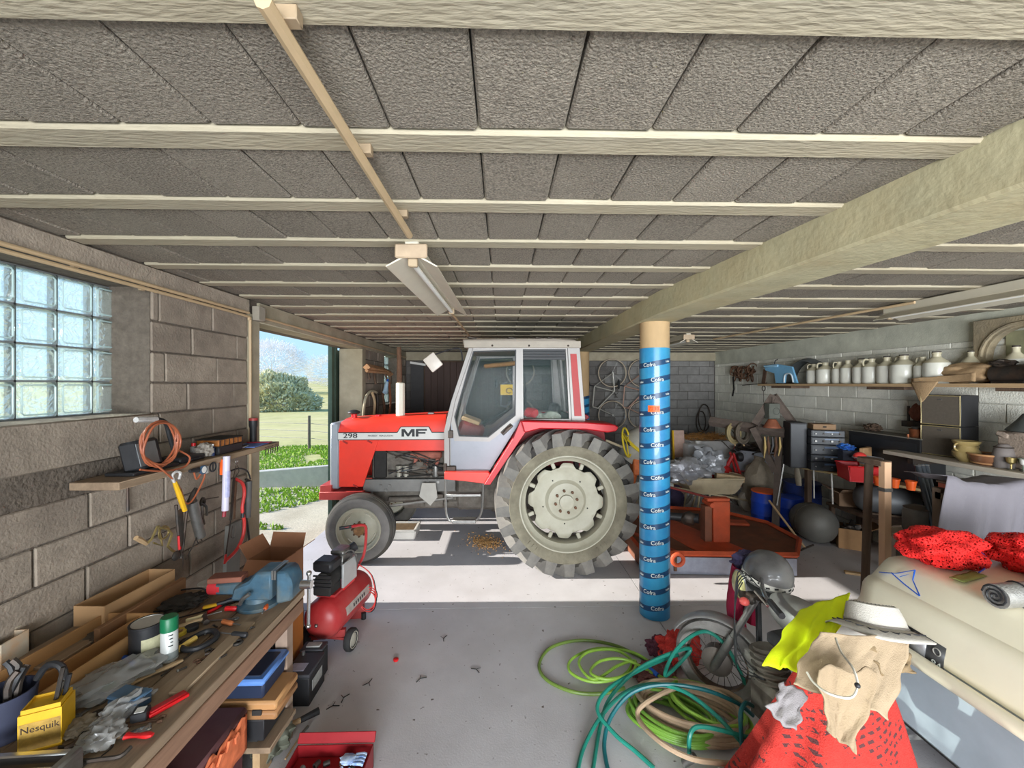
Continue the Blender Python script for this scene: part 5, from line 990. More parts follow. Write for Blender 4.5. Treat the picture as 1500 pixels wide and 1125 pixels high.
t = htool('bow_saw', 'red tubular bow saw hanging at the doorway end of the wall', 'bow saw', (-2, 3.185, 1.223)); part('bow', B().tube(smooth([(-2, 3.137, 1.433), (-2, 3.21, 1.384), (-2, 3.235, 1.304), (-2, 3.21, 1.189), (-2, 3.235, 1.075), (-2, 3.218, 0.975), (-2, 3.145, 0.9), (-2, 3.015, 0.868)], 5), .012, 8), mat('saw_red', (206, 60, 56), .5, var=.1), t); part('end_plate', B().tube([(-2, 3.022, 0.914), (-2, 3.008, 0.852)], .014, 6, flat=.4), mat('saw_red', (0, 0, 0)), t); part('sleeve', B().tube([(-2, 3.222, 1.222), (-2, 3.214, 1.119)], .0135, 8), m_black, t); part('blade', B().tube([(-2.02, 3.168, 1.42), (-2.02, 3.045, 0.865)], .008, 4, flat=.1), m_dsteel, t)
t = htool('pump', 'black and grey hand pump hanging at the edge of the doorway post', 'hand pump', (-2.02, 3.319, 1.238)); part('barrel', B().cyl((-2.02, 3.319, 1.374), (-2.02, 3.302, 1.091), .026, n=14), mat('pump_grey', (92, 90, 88), .6, var=.15), t); part('bracket', B().tube([(-2.02, 3.285, 1.398), (-2.02, 3.355, 1.36)], .01, 6), m_dsteel, t); part('hose_end', B().tube([(-2.02, 3.285, 1.097), (-2.02, 3.302, 1.037)], .008, 6), m_dsteel, t)
t = htool('black_bar', 'long flat black bar leaning on the doorway post behind the bench', 'bar', (-2.14, 3.673, 0.085)); part('bar', B().tube([(-2.16, 3.531, 0.977), (-2.16, 3.617, 0.515), (-2.16, 3.717, -0.02)], .016, 4, flat=.5), m_black, t); part('bar_tip', B().tube([(-2.16, 3.521, 1.021), (-2.16, 3.531, 0.971)], .010, 4), m_steel, t)
t = htool('gauge', 'round white faced gauge with a black body under the shelf edge', 'gauge', (-1.955, 2.723, 1.591)); part('body', B().tube([(-1.955, 2.617, 1.604), (-1.955, 2.686, 1.598)], [.010, .018], 8), m_black, t); c = V((-1.95, 2.716, 1.592)); part('dial', B().lathe([(.028, 0), (.030, .012), (.026, .014), (.0, .013)], c, 'X', 20, rot=None), mat('slate_blue', (0, 0, 0)), t); part('face', B().lathe([(.022, .0142), (0, .0145)], c, 'X', 20), m_white, t)
t = htool('switch_plate', 'small white switch screwed to the front of the shelf', 'switch', (-1.965, 2.78, 1.579)); part('plate', B().box(V((-1.975, 2.788, 1.577)), (.012, .03, .05), None, .002), m_white, t); part('rocker', B().box(V((-1.967, 2.777, 1.58)), (.006, .012, .02), None, .002), mat('grey_box', (0, 0, 0)), t)
t = htool('iron_ring', 'black iron ring fixed below the shelf right of the gauge', 'ring', (-1.965, 2.838, 1.585)); part('ring', B().tor((-1.962, 2.834, 1.586), .03, .005, (0, pi/2, 0), 20, 6), m_black, t); part('bar', B().cyl(V((-1.962, 2.834, 1.586))+V((0, 0, -.028)), V((-1.962, 2.834, 1.586))+V((0, 0, .028)), .004, n=6), m_black, t)
t = htool('bolt_hanger', 'dark iron clamp with a long pin sticking from the wall', 'clamp', (-2.1, 2.951, 1.331)); part('clamp', B().tor((-2.02, 2.819, 1.354), .022, .010, (0, pi/2, .2), 16, 6), m_dsteel, t); part('pin', B().cyl((-2.02, 2.819, 1.368), (-2.02, 2.973, 1.344), .004, n=6), m_dsteel, t)
t = htool('tile', 'narrow grey slab leaning against the wall in the corner by the doorway post', 'slab', (-2.15, 3.3, 0)); part('slab', B().box((-2.15, 3.30, .53), (.03, .17, 1.05), (0, R(3), 0), .004), mat('slab_grey', (120, 118, 112), .9, var=.1), t); part('chipped_edge', B().box((-2.125, 3.37, 1.0), (.03, .03, .07), (.2, R(3), .3), .004), mat('slab_grey', (0, 0, 0)), t)
# --- below and beside the bench
t = T('toolbox', 'dark blue plastic toolbox with a lighter rim and red handle under the bench', 'toolbox', (-1.44, 2.33, .46), world=True)
part('body', B().box((-1.445, 2.33, .515), (.34, .22, .105), None, .012, taper=1.06), mat('box_navy', (34, 44, 66), .5, var=.1), t); part('lid', B().box((-1.445, 2.32, .572), (.385, .27, .035), None, .012), mat('rim_blue', (92, 134, 200), .4, var=.08), t)
part('lid_recess', B().box((-1.445, 2.32, .587), (.32, .20, .012), None, .003), mat('box_navy', (0, 0, 0)), t); part('handle', B().tube([(-1.53, 2.29, .594), (-1.52, 2.29, .607), (-1.38, 2.30, .607), (-1.37, 2.32, .594)], .008, 6), mat('handle_red', (130, 40, 44), .5), t)
part('latch', B().box((-1.445, 2.30, .597), (.12, .05, .012), None, .004), mat('rim_blue', (0, 0, 0)), t)
t = T('tan_case', 'tan plastic tool case under the blue toolbox', 'tool case', (-1.42, 2.33, .355), world=True); part('upper_shell', B().box((-1.41, 2.33, .432), (.42, .24, .05), None, .012), mat('tan', (176, 130, 84), .5, var=.1), t); part('lower_shell', B().box((-1.41, 2.33, .38), (.42, .24, .048), None, .012), mat('tan2', (150, 108, 70), .5, var=.1), t); part('catch', B().box((-1.3, 2.208, .405), (.05, .012, .03), None, .003), m_dark, t)
t = T('battery_box', 'black box under the tan tool case', 'box', (-1.42, 2.33, .231), world=True); part('box', B().box((-1.44, 2.33, .298), (.34, .22, .112), None, .004), m_black, t); part('feet', B().box((-1.44, 2.33, .235), (.26, .2, .008)), m_dark, t)
t = T('maroon_box', 'big dusty maroon case with a torn orange end under the bench', 'case', (-1.6, 1.95, 0), world=True); m_mar = mat('maroon_dusty', (92, 52, 56), .7, var=.2, sc=5, c2=(120, 96, 90), c2sc=2, c2amt=.4)
part('body', B().box((-1.62, 1.97, .21), (.56, .38, .42), None, .01), m_mar, t); part('lid', B().box((-1.62, 1.98, .44), (.58, .42, .04), None, .015), m_mar, t); part('latch', B().tube([(-1.5, 1.77, .46), (-1.43, 1.77, .475), (-1.38, 1.78, .46)], .008, 6), m_dsteel, t)
part('torn_end', B().grid(lambda u, v: V((-1.325+.012*NZ.noise(V((u*6, v*6, 0))), 1.80+.36*u, .26+(.18*v*(1+.25*NZ.noise(V((u*14, 3, 0))))))), 16, 6), mat('torn_orange', (216, 116, 74), .9, var=.2, sc=14), t, solid=.006)
for k in range(5): part('torn_flake', B().box((-1.315, 1.83+.06*k, .40+.02*sin(k*3)), (.012, .03, .05), (.4*sin(k*2), .2, 0), .002), mat('torn_orange', (0, 0, 0)), t)
part('side_block', B().box((-1.325, 2.30, .10), (.04, .12, .20), None, .004), m_wood, t)
t = T('car_battery', 'black car battery with grey labels on the floor beside the bench leg', 'battery', (-1.36, 2.98, 0), world=True)
part('case', B().box((-1.37, 2.88, .095), (.175, .24, .188), None, .005), m_black, t); part('lid', B().box((-1.37, 2.88, .20), (.178, .243, .022), None, .005), mat('lid_dark', (58, 58, 62), .5), t); part('label', B().box((-1.39, 2.84, .2125), (.10, .08, .002)), mat('label_lilac', (170, 170, 190), .5, var=.15, sc=30), t); part('side_label', B().box((-1.2815, 2.88, .11), (.002, .15, .07)), mat('label_grey', (160, 160, 156), .5, var=.2, sc=30), t)
for y in (2.79, 2.97): part('terminal', B().cyl((-1.42, y, .21), (-1.42, y, .235), .012, n=10), m_steel, t)
t = T('car_battery', 'second black battery standing right behind the labelled one', 'battery', (-1.36, 3.22, 0), world=True); part('case', B().box((-1.385, 3.06, .10), (.16, .10, .195), None, .005), m_black, t); part('lid', B().box((-1.385, 3.06, .21), (.163, .103, .02), None, .004), mat('lid_dark', (0, 0, 0)), t); part('grip', B().box((-1.385, 3.06, .225), (.10, .05, .012), None, .003), mat('label_grey', (0, 0, 0)), t)
t = T('cabinet', 'orange brown wooden chest with a yellow front beside the bench end', 'chest', (-1.63, 2.9, 0), world=True); m_ch = mat('chest_orange', (188, 118, 54), .6, var=.2, sc=6, c2=(140, 84, 40), c2sc=3, c2amt=.5)
part('body', B().box((-1.66, 2.92, .31), (.30, .48, .615), None, .006), m_ch, t); part('front_panel', B().box((-1.66, 2.676, .30), (.29, .012, .56), None, .003), mat('chest_yellow', (202, 148, 44), .6, var=.15, sc=8), t); part('side_panel', B().box((-1.508, 2.92, .33), (.008, .40, .48), None, .002), m_ch, t)
part('knot', B().tor((-1.502, 2.98, .48), .03, .004, (0, pi/2, 0), 14, 5).tube(smooth([(-1.502, 2.98, .51), (-1.502, 3.03, .55), (-1.502, 2.95, .58)], 3), .003, 5), m_dark, t); part('rope_hook', B().tube(smooth([(-1.60, 2.668, .50), (-1.57, 2.66, .44), (-1.60, 2.66, .38), (-1.57, 2.665, .34)], 4), .007, 6), m_wood, t)
cbox('carton', 'tall open cardboard box with raised flaps on the orange chest behind the vise', 'carton', (-1.64, 3.02, .619), (.26, .24, .30), R(-6), [('x', .6), ('Y', -.9), ('X', 1.0), ('y', 1.2)], m=mat('card_brown', (160, 112, 82), .9, var=.08), fl=.55)
t = T('blue_jug', 'blue and white plastic jug behind the compressor motor', 'jug', (-1.72, 3.36, .0), world=True); part('body', B().lathe([(0, .30), (.05, .30), (.055, .5), (.03, .56), (0, .57)], (-1.72, 3.36, 0), n=16), mat('jug_blue', (50, 110, 200), .4, var=.15), t); part('support_box', B().bx((-1.80, 3.28, .001), (-1.64, 3.44, .299), .004), m_cardin, t)
# compressor
cp = T('air_compressor', 'red air compressor with a black motor and two wheels, beside the bench', 'compressor', (-1.42, 3.5, 0), world=True)
m_comp = mat('compressor_red', (170, 44, 46), .4, var=.12, sc=6, c2=(150, 100, 92), c2sc=3, c2amt=.4)
A_, C_ = V((-1.43, 3.20, .285)), V((-1.33, 3.88, .285)); dv = (C_-A_).normalized(); ra = .158
def q_(t_): return A_+dv*t_
b = B(); prof = [(0, 0), (.06, .008), (.11, .028), (.145, .06), (.158, .10), (.158, .60), (.145, .64), (.11, .67), (0, .69)]
b.lathe(prof, (0, 0, 0), 'Z', 32); Mx = Matrix.Translation(A_) @ dv.to_track_quat('Z', 'Y').to_matrix().to_4x4()
for v in b.b.verts: v.co = Mx @ v.co
tk = part('tank', b, m_comp, cp)
part('drain_plug', B().sph(q_(-.005), .014, 8), m_steel, cp)
side = dv.cross(V((0, 0, 1)))
lb = B(); lb.grid(lambda u, v: q_(.16+.40*u)+side*(.1595*cos(-.05+.42*v))+V((0, 0, .1595*sin(-.05+.42*v))), 4, 6); part('label_strip', lb, mat('label_grey2', (170, 158, 150), .5, var=.2, sc=24), tk)
for k in range(6): lb = B(); lb.grid(lambda u, v: q_(.27+.035*k+.02*u)+side*(.1602*cos(.05+.18*v))+V((0, 0, .1602*sin(.05+.18*v))), 1, 3); part('printed_mark', lb, m_ink, tk)
for s in (1, -1):
    p = q_(.17)+side*(.15*s); b = B(); wv = side*s
    b.lathe([(0, -.02), (.05, -.02), (.055, -.026), (.078, -.026), (.086, -.015), (.086, .015), (.078, .026), (.055, .026), (.05, .02), (0, .02)], (0, 0, 0), 'Z', 24); Mw = Matrix.Translation((p.x+wv.x*.04, p.y+wv.y*.04, .087)) @ wv.to_track_quat('Z', 'Y').to_matrix().to_4x4()
    for v in b.b.verts: v.co = Mw @ v.co
    wh = part('wheel', b, m_rubber, cp)
    b = B(); b.lathe([(.056, .0265), (.06, .029), (.064, .0265)], (0, 0, 0), 'Z', 24); b.lathe([(.05, .0215), (.02, .028), (0, .03)], (0, 0, 0), 'Z', 12)
    for v in b.b.verts: v.co = Mw @ v.co
    part('hub', b, mat('hub_grey', (170, 164, 150), .5), wh)
part('axle', B().cyl(q_(.17)+side*.2-V((0, 0, .198)), q_(.17)-side*.2-V((0, 0, .198)), .01, n=8).box(q_(.17)-V((0, 0, .165)), (.26, .04, .06), (0, 0, .14)), m_comp, cp)
part('rear_foot', B().box(q_(.60)-V((0, 0, .21)), (.16, .03, .15), (0, 0, .14), .004), m_comp, cp)
for s in (1, -1): part('rubber_foot', B().cyl(V((q_(.60)+side*.08*s).to_tuple()[:2]+(.001,)), V((q_(.60)+side*.08*s).to_tuple()[:2]+(.06,)), .022, n=10), m_black, cp)
part('saddle', B().box(q_(.30)+V((0, 0, .165)), (.16, .36, .02), (0, 0, -.146), .003), m_comp, cp)
mb = q_(.18)+V((-.02, 0, .30))
part('motor_cover', B().box(mb+V((0, 0, .10)), (.17, .16, .09), (0, 0, -.15), .02), m_black, cp); part('motor', B().cyl(mb+V((0, -.08, -.02)), mb+V((.02, .10, -.02)), .075, n=20).box(mb+V((0, 0, -.09)), (.15, .16, .08), (0, 0, -.15), .01), m_dark, cp)
for k in range(4): part('cooling_fin', B().box(mb+V((-.005, -.085, .035-.03*k)), (.15, .012, .012), (0, 0, -.15), .002), m_black, cp)
pb = q_(.36)+V((.0, 0, .27)); part('pump_head', B().box(pb+V((0, 0, .05)), (.10, .13, .20), (0, 0, -.15), .008).box(pb+V((0, 0, .17)), (.12, .15, .04), (0, 0, -.15), .01), m_steel, cp); part('belt_guard', B().box(pb+V((.075, -.02, .0)), (.02, .22, .20), (0, 0, -.15), .004), mat('guard_grey', (186, 186, 184), .4, .4, var=.08), cp); part('air_filter', B().cyl(pb+V((.05, .05, .15)), pb+V((.09, .09, .17)), .04, n=14), m_black, cp)
part('copper_pipe', B().tube(smooth([pb+V((.05, -.05, .17)), pb+V((.1, .0, .16)), pb+V((.1, .1, .0)), pb+V((.05, .15, -.1))], 4), .006, 6), m_steel, cp); part('red_guard', B().box(pb+V((.075, -.03, -.09)), (.016, .18, .06), (0, 0, -.15), .003), m_red, cp)
hb = q_(.58); part('handle', B().tube(smooth([hb+V((0, -.06, .165)), hb+V((.03, .0, .20)), hb+V((.07, .06, .30)), hb+V((.08, .08, .50)), hb+V((.06, .06, .555)), hb+V((-.02, -.02, .57)), hb+V((-.10, -.06, .57))], 4), .013, 8), m_comp, cp); part('grip', B().tube([hb+V((-.02, -.02, .57)), hb+V((-.11, -.065, .57))], .016, 8), m_black, cp)
t = T('air_line', 'thin red and black air line hanging in coils behind the compressor', 'air line', (-1.1, 3.75, .2), world=True)
for k, m_ in enumerate((mat('line_red', (196, 60, 56), .5), m_black)):
    b = B(); c = V((-1.20, 3.70+.03*k, .24-.02*k)); b.tube([c+V((.075*cos(2*pi*i/20)+.006*sin(i*.6), .02*sin(i*.3), .085*sin(2*pi*i/20)-.001*i)) for i in range(50)], .0045, 5); b.tube(smooth([c+V((.075, .0, .0)), c+V((.03, .0, .2)), c+V((-.1, 0, .30)), c+V((-.16, .0, .25))], 4), .0045, 5); part('coil', b, m_, t)
# floor things in front
t = T('metal_toolbox', 'open red metal toolbox full of sockets on the floor at the bottom edge', 'toolbox', (-.93, 2.18, 0), world=True); m_tb = mat('toolbox_red', (150, 34, 40), .4, .2, var=.12, sc=6)
part('base', B().bx((-1.14, 2, .001), (-.72, 2.32, .008)), m_tb, t)
for a_, c_ in (((-1.14, 2, .001), (-1.135, 2.32, .13)), ((-.725, 2, .001), (-.72, 2.32, .13)), ((-1.14, 2, .001), (-.72, 2.005, .13)), ((-1.14, 2.315, .001), (-.72, 2.32, .13))): part('side', B().bx(a_, c_), m_tb, t)
part('lid', B().box((-.93, 2.34, .152), (.43, .012, .05), (R(-35), 0, 0), .003), m_tb, t); part('lift_out_tray', B().bx((-1.132, 2.01, .06), (-.728, 2.31, .068)), m_tb, t); part('divider', B().bx((-1.13, 2.16, .069), (-.73, 2.165, .11)), m_tb, t)
rn = random.Random(6)
for k in range(22):
    x, y = rn.uniform(-1.10, -.76), rn.uniform(2.06, 2.29); z = .072+rn.uniform(0, .035); a = rn.uniform(0, 6.28)
    t2 = T('socket', 'steel socket lying in the open red toolbox', 'socket', (x, y, z), a, group='sockets in the red toolbox'); part('barrel', B().lathe([(.008, 0), (.014, 0), (.014, .03), (.011, .034), (.006, .034)], n=10, axis='X'), rn.choice([m_chrome, m_steel, m_dsteel]), t2, loc=(0, 0, .015))
t = T('rubber_gloves', 'blue and white printed cloth glove lying on top of the sockets', 'glove', (-.82, 2.22, .125)); part('palm', B().sph((0, 0, .01), (.045, .035, .012), 20, None, .3, 3), mat('glove_print', (190, 206, 224), .7, var=.1, c2=(70, 120, 200), c2sc=30, c2amt=.8), t)
for k in range(4): part('finger', B().tube([(.03, -.025+.017*k, .01), (.07, -.03+.02*k, .012), (.085, -.03+.02*k, .006)], .008, 6), mat('glove_print', (0, 0, 0)), t)
t = T('mallet', 'long wooden handle with a black grip lying on the floor by the bench', 'handle', (-1.305, 2.601, 0.03), world=True); part('shaft', B().tube([(-1.399, 2.506, 0.04), (-1.263, 2.603, 0.04)], .016, 8), m_wood, t); part('grip', B().tube([(-1.263, 2.603, 0.04), (-1.181, 2.676, 0.04)], [.017, .022], 8), m_black, t); part('iron_head', B().box(V((-1.397, 2.48, 0.05)), (.09, .05, .09), (0, 0, .5), .008), m_dsteel, t)
t = T('cane', 'thin stick with a grey tip on the floor beside the red toolbox', 'stick', (-1.237, 2.466, 0.01), world=True); part('stick', B().tube([(-1.233, 2.366, 0.012), (-1.222, 2.534, 0.012)], .006, 6), m_wood, t); part('tip', B().tube([(-1.222, 2.534, 0.012), (-1.21, 2.589, 0.012)], .009, 6), m_steel, t)
for k, (a_, c_, lab) in enumerate((((-1.796, 2.206, 0.2), (-1.822, 2.137, 0.2), 'old dark shoe sole shaped block at the bottom of the picture, left one'), ((-1.521, 2.228, 0.16), (-1.57, 2.166, 0.16), 'old grey battery block at the bottom of the picture, right of the other'))):
    p = lerp(a_, c_, .5); t = T('old_block', lab, 'block', (p.x, p.y, 0), R(-12)); part('block', B().box((0, 0, .09), (.14, .24, .17), None, .006), mat('block_grey%d' % k, ((66, 66, 62), (110, 108, 98))[k], .8, var=.2), t); part('cap', B().box((0, 0, .18), (.12, .2, .012), None, .003), m_dark, t)
t = T('rag_heap', 'crumpled grey green cloth on the floor below the bench', 'cloth', (-1.348, 2.434, 0)); part('cloth', B().sph((0, 0, .06), (.10, .12, .07), 30, None, .5, 3, 4), mat('cloth_greygreen', (104, 106, 92), .95, var=.2), t)
t = T('bottle_cap', 'small red plastic cap on the bare concrete floor', 'cap', (-0.822, 3.203, 0)); part('cap', B().lathe([(0, .002), (.018, .002), (.02, .006), (.02, .016), (.017, .018), (0, .018)], n=16), m_red, t)
rn = random.Random(8)
tw = [(565,978,600,1000), (690,985,702,978), (686,975,690,990), (612,985,606,992), (480,1050,492,1045), (655,1010,660,1014), (500,1068,510,1074)]
for k, (x0, y0) in enumerate(((-1.08, 2.787, 0), (-0.232, 3.097, 0), (-0.614, 2.965, 0), (-0.944, 3.007, 0), (-1.157, 2.731, 0), (-0.484, 3.43, 0))[i][:2] for i in range(6)):
    t = T('twig', 'small dry twig lying on the concrete floor', 'twig', (x0, y0, 0), rn.uniform(0, 6), group='dry twigs on the floor'); part('stem', B().tube([(0, 0, .004), (.04, .01, .006), (.08, -.01, .004)], .003, 5), m_dark, t); part('side_shoot', B().tube([(.04, .01, .006), (.06, .04, .005)], .002, 4), m_dark, t)
# pan under the tractor and the wood shavings
t = T('drip_tray', 'grey plastic drip tray with dirty oil under the tractor engine', 'tray', (-1.449, 5.836, 0), world=True)
p = V((-1.449, 5.836, 0)); part('pan', B().box(p+V((0, .0, .065)), (.50, .34, .13), None, .02, taper=1.08), mat('pan_grey', (196, 192, 184), .6, var=.1), t); part('oil', B().box(p+V((0, 0, .131)), (.44, .28, .004)), mat('dirty_oil', (110, 92, 70), .5, var=.3, sc=12), t); 
b = B(); q = p+V((0, 0, .136))
for s in (-1, 1): b.box(q+V((s*.255, 0, 0)), (.03, .38, .018), None, .006); b.box(q+V((0, s*.175, 0)), (.54, .03, .018), None, .006)
part('rim', b, mat('pan_grey', (0, 0, 0)), t)
m_saw = mat('sawdust', (206, 160, 104), .95, var=.3, sc=30, c2=(120, 80, 50), c2sc=16, c2amt=.6); p = V((-0.213, 5.555, 0)); rn = random.Random(13); b = B()
for k in range(700):
    a = rn.uniform(0, 6.28); r = abs(rn.gauss(0, 1)); x, y = p.x+.15*r*cos(a), p.y+.16*r*sin(a)-.06*r*cos(a); s = rn.uniform(.006, .018)
    b.box((x, y, s*.4), (s, s*.6, s*.6), (rn.uniform(0, 3), rn.uniform(0, 3), a))
part('wood_shavings', b, m_saw, kind='stuff')

# ================================================================ right side
# --- back wall bicycles
m_bfr = mat('bike_silver', (190, 186, 176), .4, .4, var=.1, sc=12)
def bicycle(label, c, m):
    """hung upright on the wall: rear wheel up, handlebar end down, saddle side to the left; c = centre between the wheels"""
    t = T('bicycle', label, 'bicycle', c, group=None)
    # frame coordinates: a = along the bike (rear -> front, pointing down), h = bike up (pointing left)
    P = lambda a, h, y=0: V((-h, y, -a))
    for a, nm in ((-.49, 'rear_wheel'), (.49, 'front_wheel')):
        w = part(nm, B().tor(P(a, 0), .325, .012, (pi/2, 0, 0), 36, 6), mat('tan_tyre', (176, 160, 140), .7, var=.15), t)
        part('rim', B().tor(P(a, 0), .308, .008, (pi/2, 0, 0), 36, 5), m_chrome, w); b = B()
        for k in range(14): b.cyl(P(a, 0, .02*(-1)**k), P(a+.305*cos(2*pi*k/14), .305*sin(2*pi*k/14)), .0014, n=3, cap=False)
        b.cyl(P(a, 0, -.05), P(a, 0, .05), .02, n=8); part('spokes', b, m_steel, w)
    b = B(); bb, st, ht, hb = P(-.06, -.05), P(-.18, .42), P(.30, .46), P(.335, .34)
    for p, q in ((bb, st), (st, ht), (bb, hb), (ht, hb)): b.cyl(p, q, .014, n=8)
    for y in (-.05, .05):
        b.cyl(bb+V((0, y*.5, 0)), P(-.49, 0, y), .008, n=6); b.cyl(st+V((0, y*.4, 0)), P(-.49, 0, y), .007, n=6); b.cyl(hb+V((0, y, 0)), P(.49, 0, y), .009, n=6)
    part('frame', b, m, t); part('saddle', B().sph(P(-.22, .56), (.03, .05, .12), 10).cyl(st, P(-.21, .54), .011, n=8), m_black, t)
    part('handlebar', B().cyl(ht, P(.27, .53), .012, n=8).tube(smooth([P(.33, .53, -.2), P(.27, .54, -.15), P(.26, .54, 0), P(.27, .54, .15), P(.33, .53, .2)], 4), .011, 6), m_chrome, t)
    part('crank', B().tor(bb, .085, .006, (pi/2, 0, 0), 20, 5).cyl(bb+V((0, .06, 0)), P(.08, -.12, .06), .009, n=6).box(P(.08, -.12, .1), (.06, .09, .02)), m_dsteel, t)
    return t
bicycle('pale road bicycle hung upright on the back wall between the cab and the blue column', (2.586, 9.52, 1.918), m_bfr)
bicycle('bicycle with a pinkish frame on the back wall, half hidden by the blue column', (3.295, 9.52, 1.918), mat('bike_rose', (176, 140, 124), .5, .3, var=.1))
bicycle('bicycle on the back wall seen through the rear part of the cab windows', (0.429, 9.52, 1.952), mat('bike_grey', (150, 150, 150), .5, .3, var=.1))
# --- concrete mixer like machine behind the tractor wheel
t = T('mixer', 'yellow and grey drum machine with a yellow hand wheel behind the rear tractor wheel', 'machine', (2.35, 7.0, 0), world=True)
m_my = mat('machine_yellow', (222, 196, 52), .5, var=.12, sc=8)
b = B(); b.lathe([(0, -.28), (.22, -.28), (.30, -.05), (.30, .08), (.20, .30), (.19, .30), (.28, .08)], (2.36, 7.0, 1.08), n=28, rot=(R(15), R(35), 0)); part('drum', b, mat('drum_grey', (176, 172, 160), .6, .2, var=.15), t)
part('drum_band', B().tor((2.36, 7.0, 1.08), .305, .03, (R(15), R(35), 0), 30, 6), m_my, t)
hw = part('hand_wheel', B().tor((2.073, 6.75, 1.181), .21, .016, (R(80), R(0), R(58)), 30, 8, ry=.24), m_my, t); c = V((2.073, 6.75, 1.181)); b = B()
for k in range(3): a = 2*pi*k/3+.4; b.cyl(c, c+rotm((R(80), 0, R(58))) @ V((.205*cos(a), .235*sin(a), 0)), .011, n=6)
part('wheel_spoke', b, m_my, hw); part('drive_shaft', B().cyl(c, (2.36, 7.0, 1.0), .025, n=8), m_dsteel, t)
part('frame', B().tube(smooth([(2.1, 6.85, .03), (2.25, 6.95, .6), (2.36, 7.05, .8), (2.5, 6.95, .6), (2.65, 6.8, .03)], 4), .03, 8).cyl((2.36, 7.0, .8), (2.36, 7.5, .03), .03, n=8), mat('machine_orange', (206, 110, 60), .6, var=.2, sc=12), t); part('motor_box', B().bx((2.2, 6.78, .62), (2.45, 7.0, .90), .02), mat('machine_orange', (0, 0, 0)), t); part('pull_bar', B().cyl((1.707, 6.7, 1.223), (2.005, 6.75, 1.102), .02, n=8), mat('machine_cream', (206, 190, 160), .5), t)
# --- mower deck with orange edges
m_or = mat('mower_orange', (200, 84, 48), .6, var=.15, sc=7, c2=(140, 74, 52), c2sc=3, c2amt=.5)
m_deck = mat('mower_rust', (136, 84, 62), .85, .1, var=.2, sc=6, c2=(96, 76, 64), c2sc=2.5, c2amt=.6)
t = T('mower', 'wide orange rotary mower deck with a gearbox tower, lying behind the blue column', 'mower', (2.4, 5.3, 0), world=True)
dk = [(1.62, 4.60), (3.30, 4.50), (3.66, 4.95), (3.66, 5.55), (3.25, 6.10), (2.45, 6.3), (1.62, 6.3)]
part('deck', B().prism(dk, 'Z', .205, .222), m_deck, t)
ring_ = [(x, y, .235) for x, y in dk]; b = B()
part('edge_rail', B().tube([V(p) for p in ring_], .032, 4, True), m_or, t)
part('front_skirt', B().prism([(1.63, 4.585), (3.29, 4.485), (3.29, 4.505), (1.63, 4.605)], 'Z', .01, .20), mat('skirt_steel', (150, 156, 172), .35, .6, var=.2, sc=6, c2=(120, 110, 110), c2amt=.5), t)
part('side_skirt', B().prism([(3.30, 4.50), (3.62, 4.95), (3.60, 4.96), (3.28, 4.51)], 'Z', .01, .20), m_deck, t); part('side_skirt', B().bx((1.62, 4.62, .01), (1.64, 6.25, .20)), m_deck, t)
part('deck_strip', B().prism([(1.9, 6.1), (2.35, 5.9), (2.85, 4.62), (2.25, 4.62)], 'Z', .222, .232), m_or, t); part('deck_strip', B().prism([(1.65, 5.3), (1.74, 5.25), (2.05, 4.62), (1.9, 4.62)], 'Z', .222, .230), m_or, t)
part('rail_plate', B().box((3.15, 5.55, .25), (.42, .16, .04), (0, 0, R(-12)), .01), m_or, t)
gx, gy = (2.644, 4.973, 0.24)[:2]
part('gear_tower', B().bx((gx-.08, gy-.07, .222), (gx+.13, gy+.10, .72), .008), m_or, t); part('tower_plate', B().bx((gx-.17, gy-.05, .222), (gx-.085, gy+.07, .66), .004), m_deck, t)
part('tower_cap', B().box((gx+.0, gy, .735), (.28, .10, .04), None, .008).cyl((gx-.10, gy-.09, .68), (gx-.10, gy+.12, .68), .03, n=10), m_or, t)
part('link_arm', B().tube([(gx+.0, gy, .73), (gx-.5, gy+.15, .84), (gx-.75, gy+.2, .90)], .028, 6, flat=.5), mat('arm_maroon', (110, 44, 40), .6, var=.2), t)
part('drive_shaft', B().tube([(gx-.2, gy+.05, .48), (gx-.45, gy+.2, .46), (gx-.72, gy+.25, .46)], [.06, .05, .05], 12), m_black, t); part('joint', B().sph((gx-.30, gy+.1, .47), (.10, .08, .09), 10, None, .3, 4), m_dsteel, t)
part('lifting_eye', B().tor((1.893, 4.358, 0.26), .06, .022, (pi/2, 0, 0), 20, 8), m_or, t)
part('hinge_chain', B().box((1.95, 4.555, .13), (.03, .02, .16)), m_rust, t)
part('red_bristles', B().sph((1.66, 4.72, .24), (.05, .10, .20), 24, None, .6, 5, 3), mat('bristle_red', (130, 60, 54), .95, var=.5, sc=30, bump=1, bsc=60), t)
# --- cream trailer body with things on top
m_crm = mat('trailer_cream', (250, 241, 214), .38, var=.04, sc=2, coat=.15, c2=(236, 224, 192), c2sc=1.2, c2amt=.4)
t = T('trailer', 'large cream moulded trailer body with a stepped lid at the right, loaded with red nets', 'trailer', (2.9, 1.4, 0), world=True)
def loft(secs, m, name, par, solid=0.):
    b = B(); rows = [[b.b.verts.new(p) for p in s] for s in secs]
    for p, q in zip(rows, rows[1:]):
        for i in range(len(p)-1): b.b.faces.new((p[i], p[i+1], q[i+1], q[i]))
    return part(name, b, m, par, solid=solid, ang=30)
def sec(y, dx, dz): return [(2.26+dx, y, .70), (2.262+dx, y, .74), (2.285+dx, y, .88+dz*.5), (2.30+dx, y, .915+dz), (2.325+dx, y, .935+dz), (2.345+dx, y, .94+dz), (2.36+dx, y, .955+dz), (2.43+dx, y, 1.03+dz), (2.46+dx, y, 1.05+dz), (2.52+dx, y, 1.058+dz), (3.0, y, 1.07+dz), (3.6, y, 1.06+dz)]
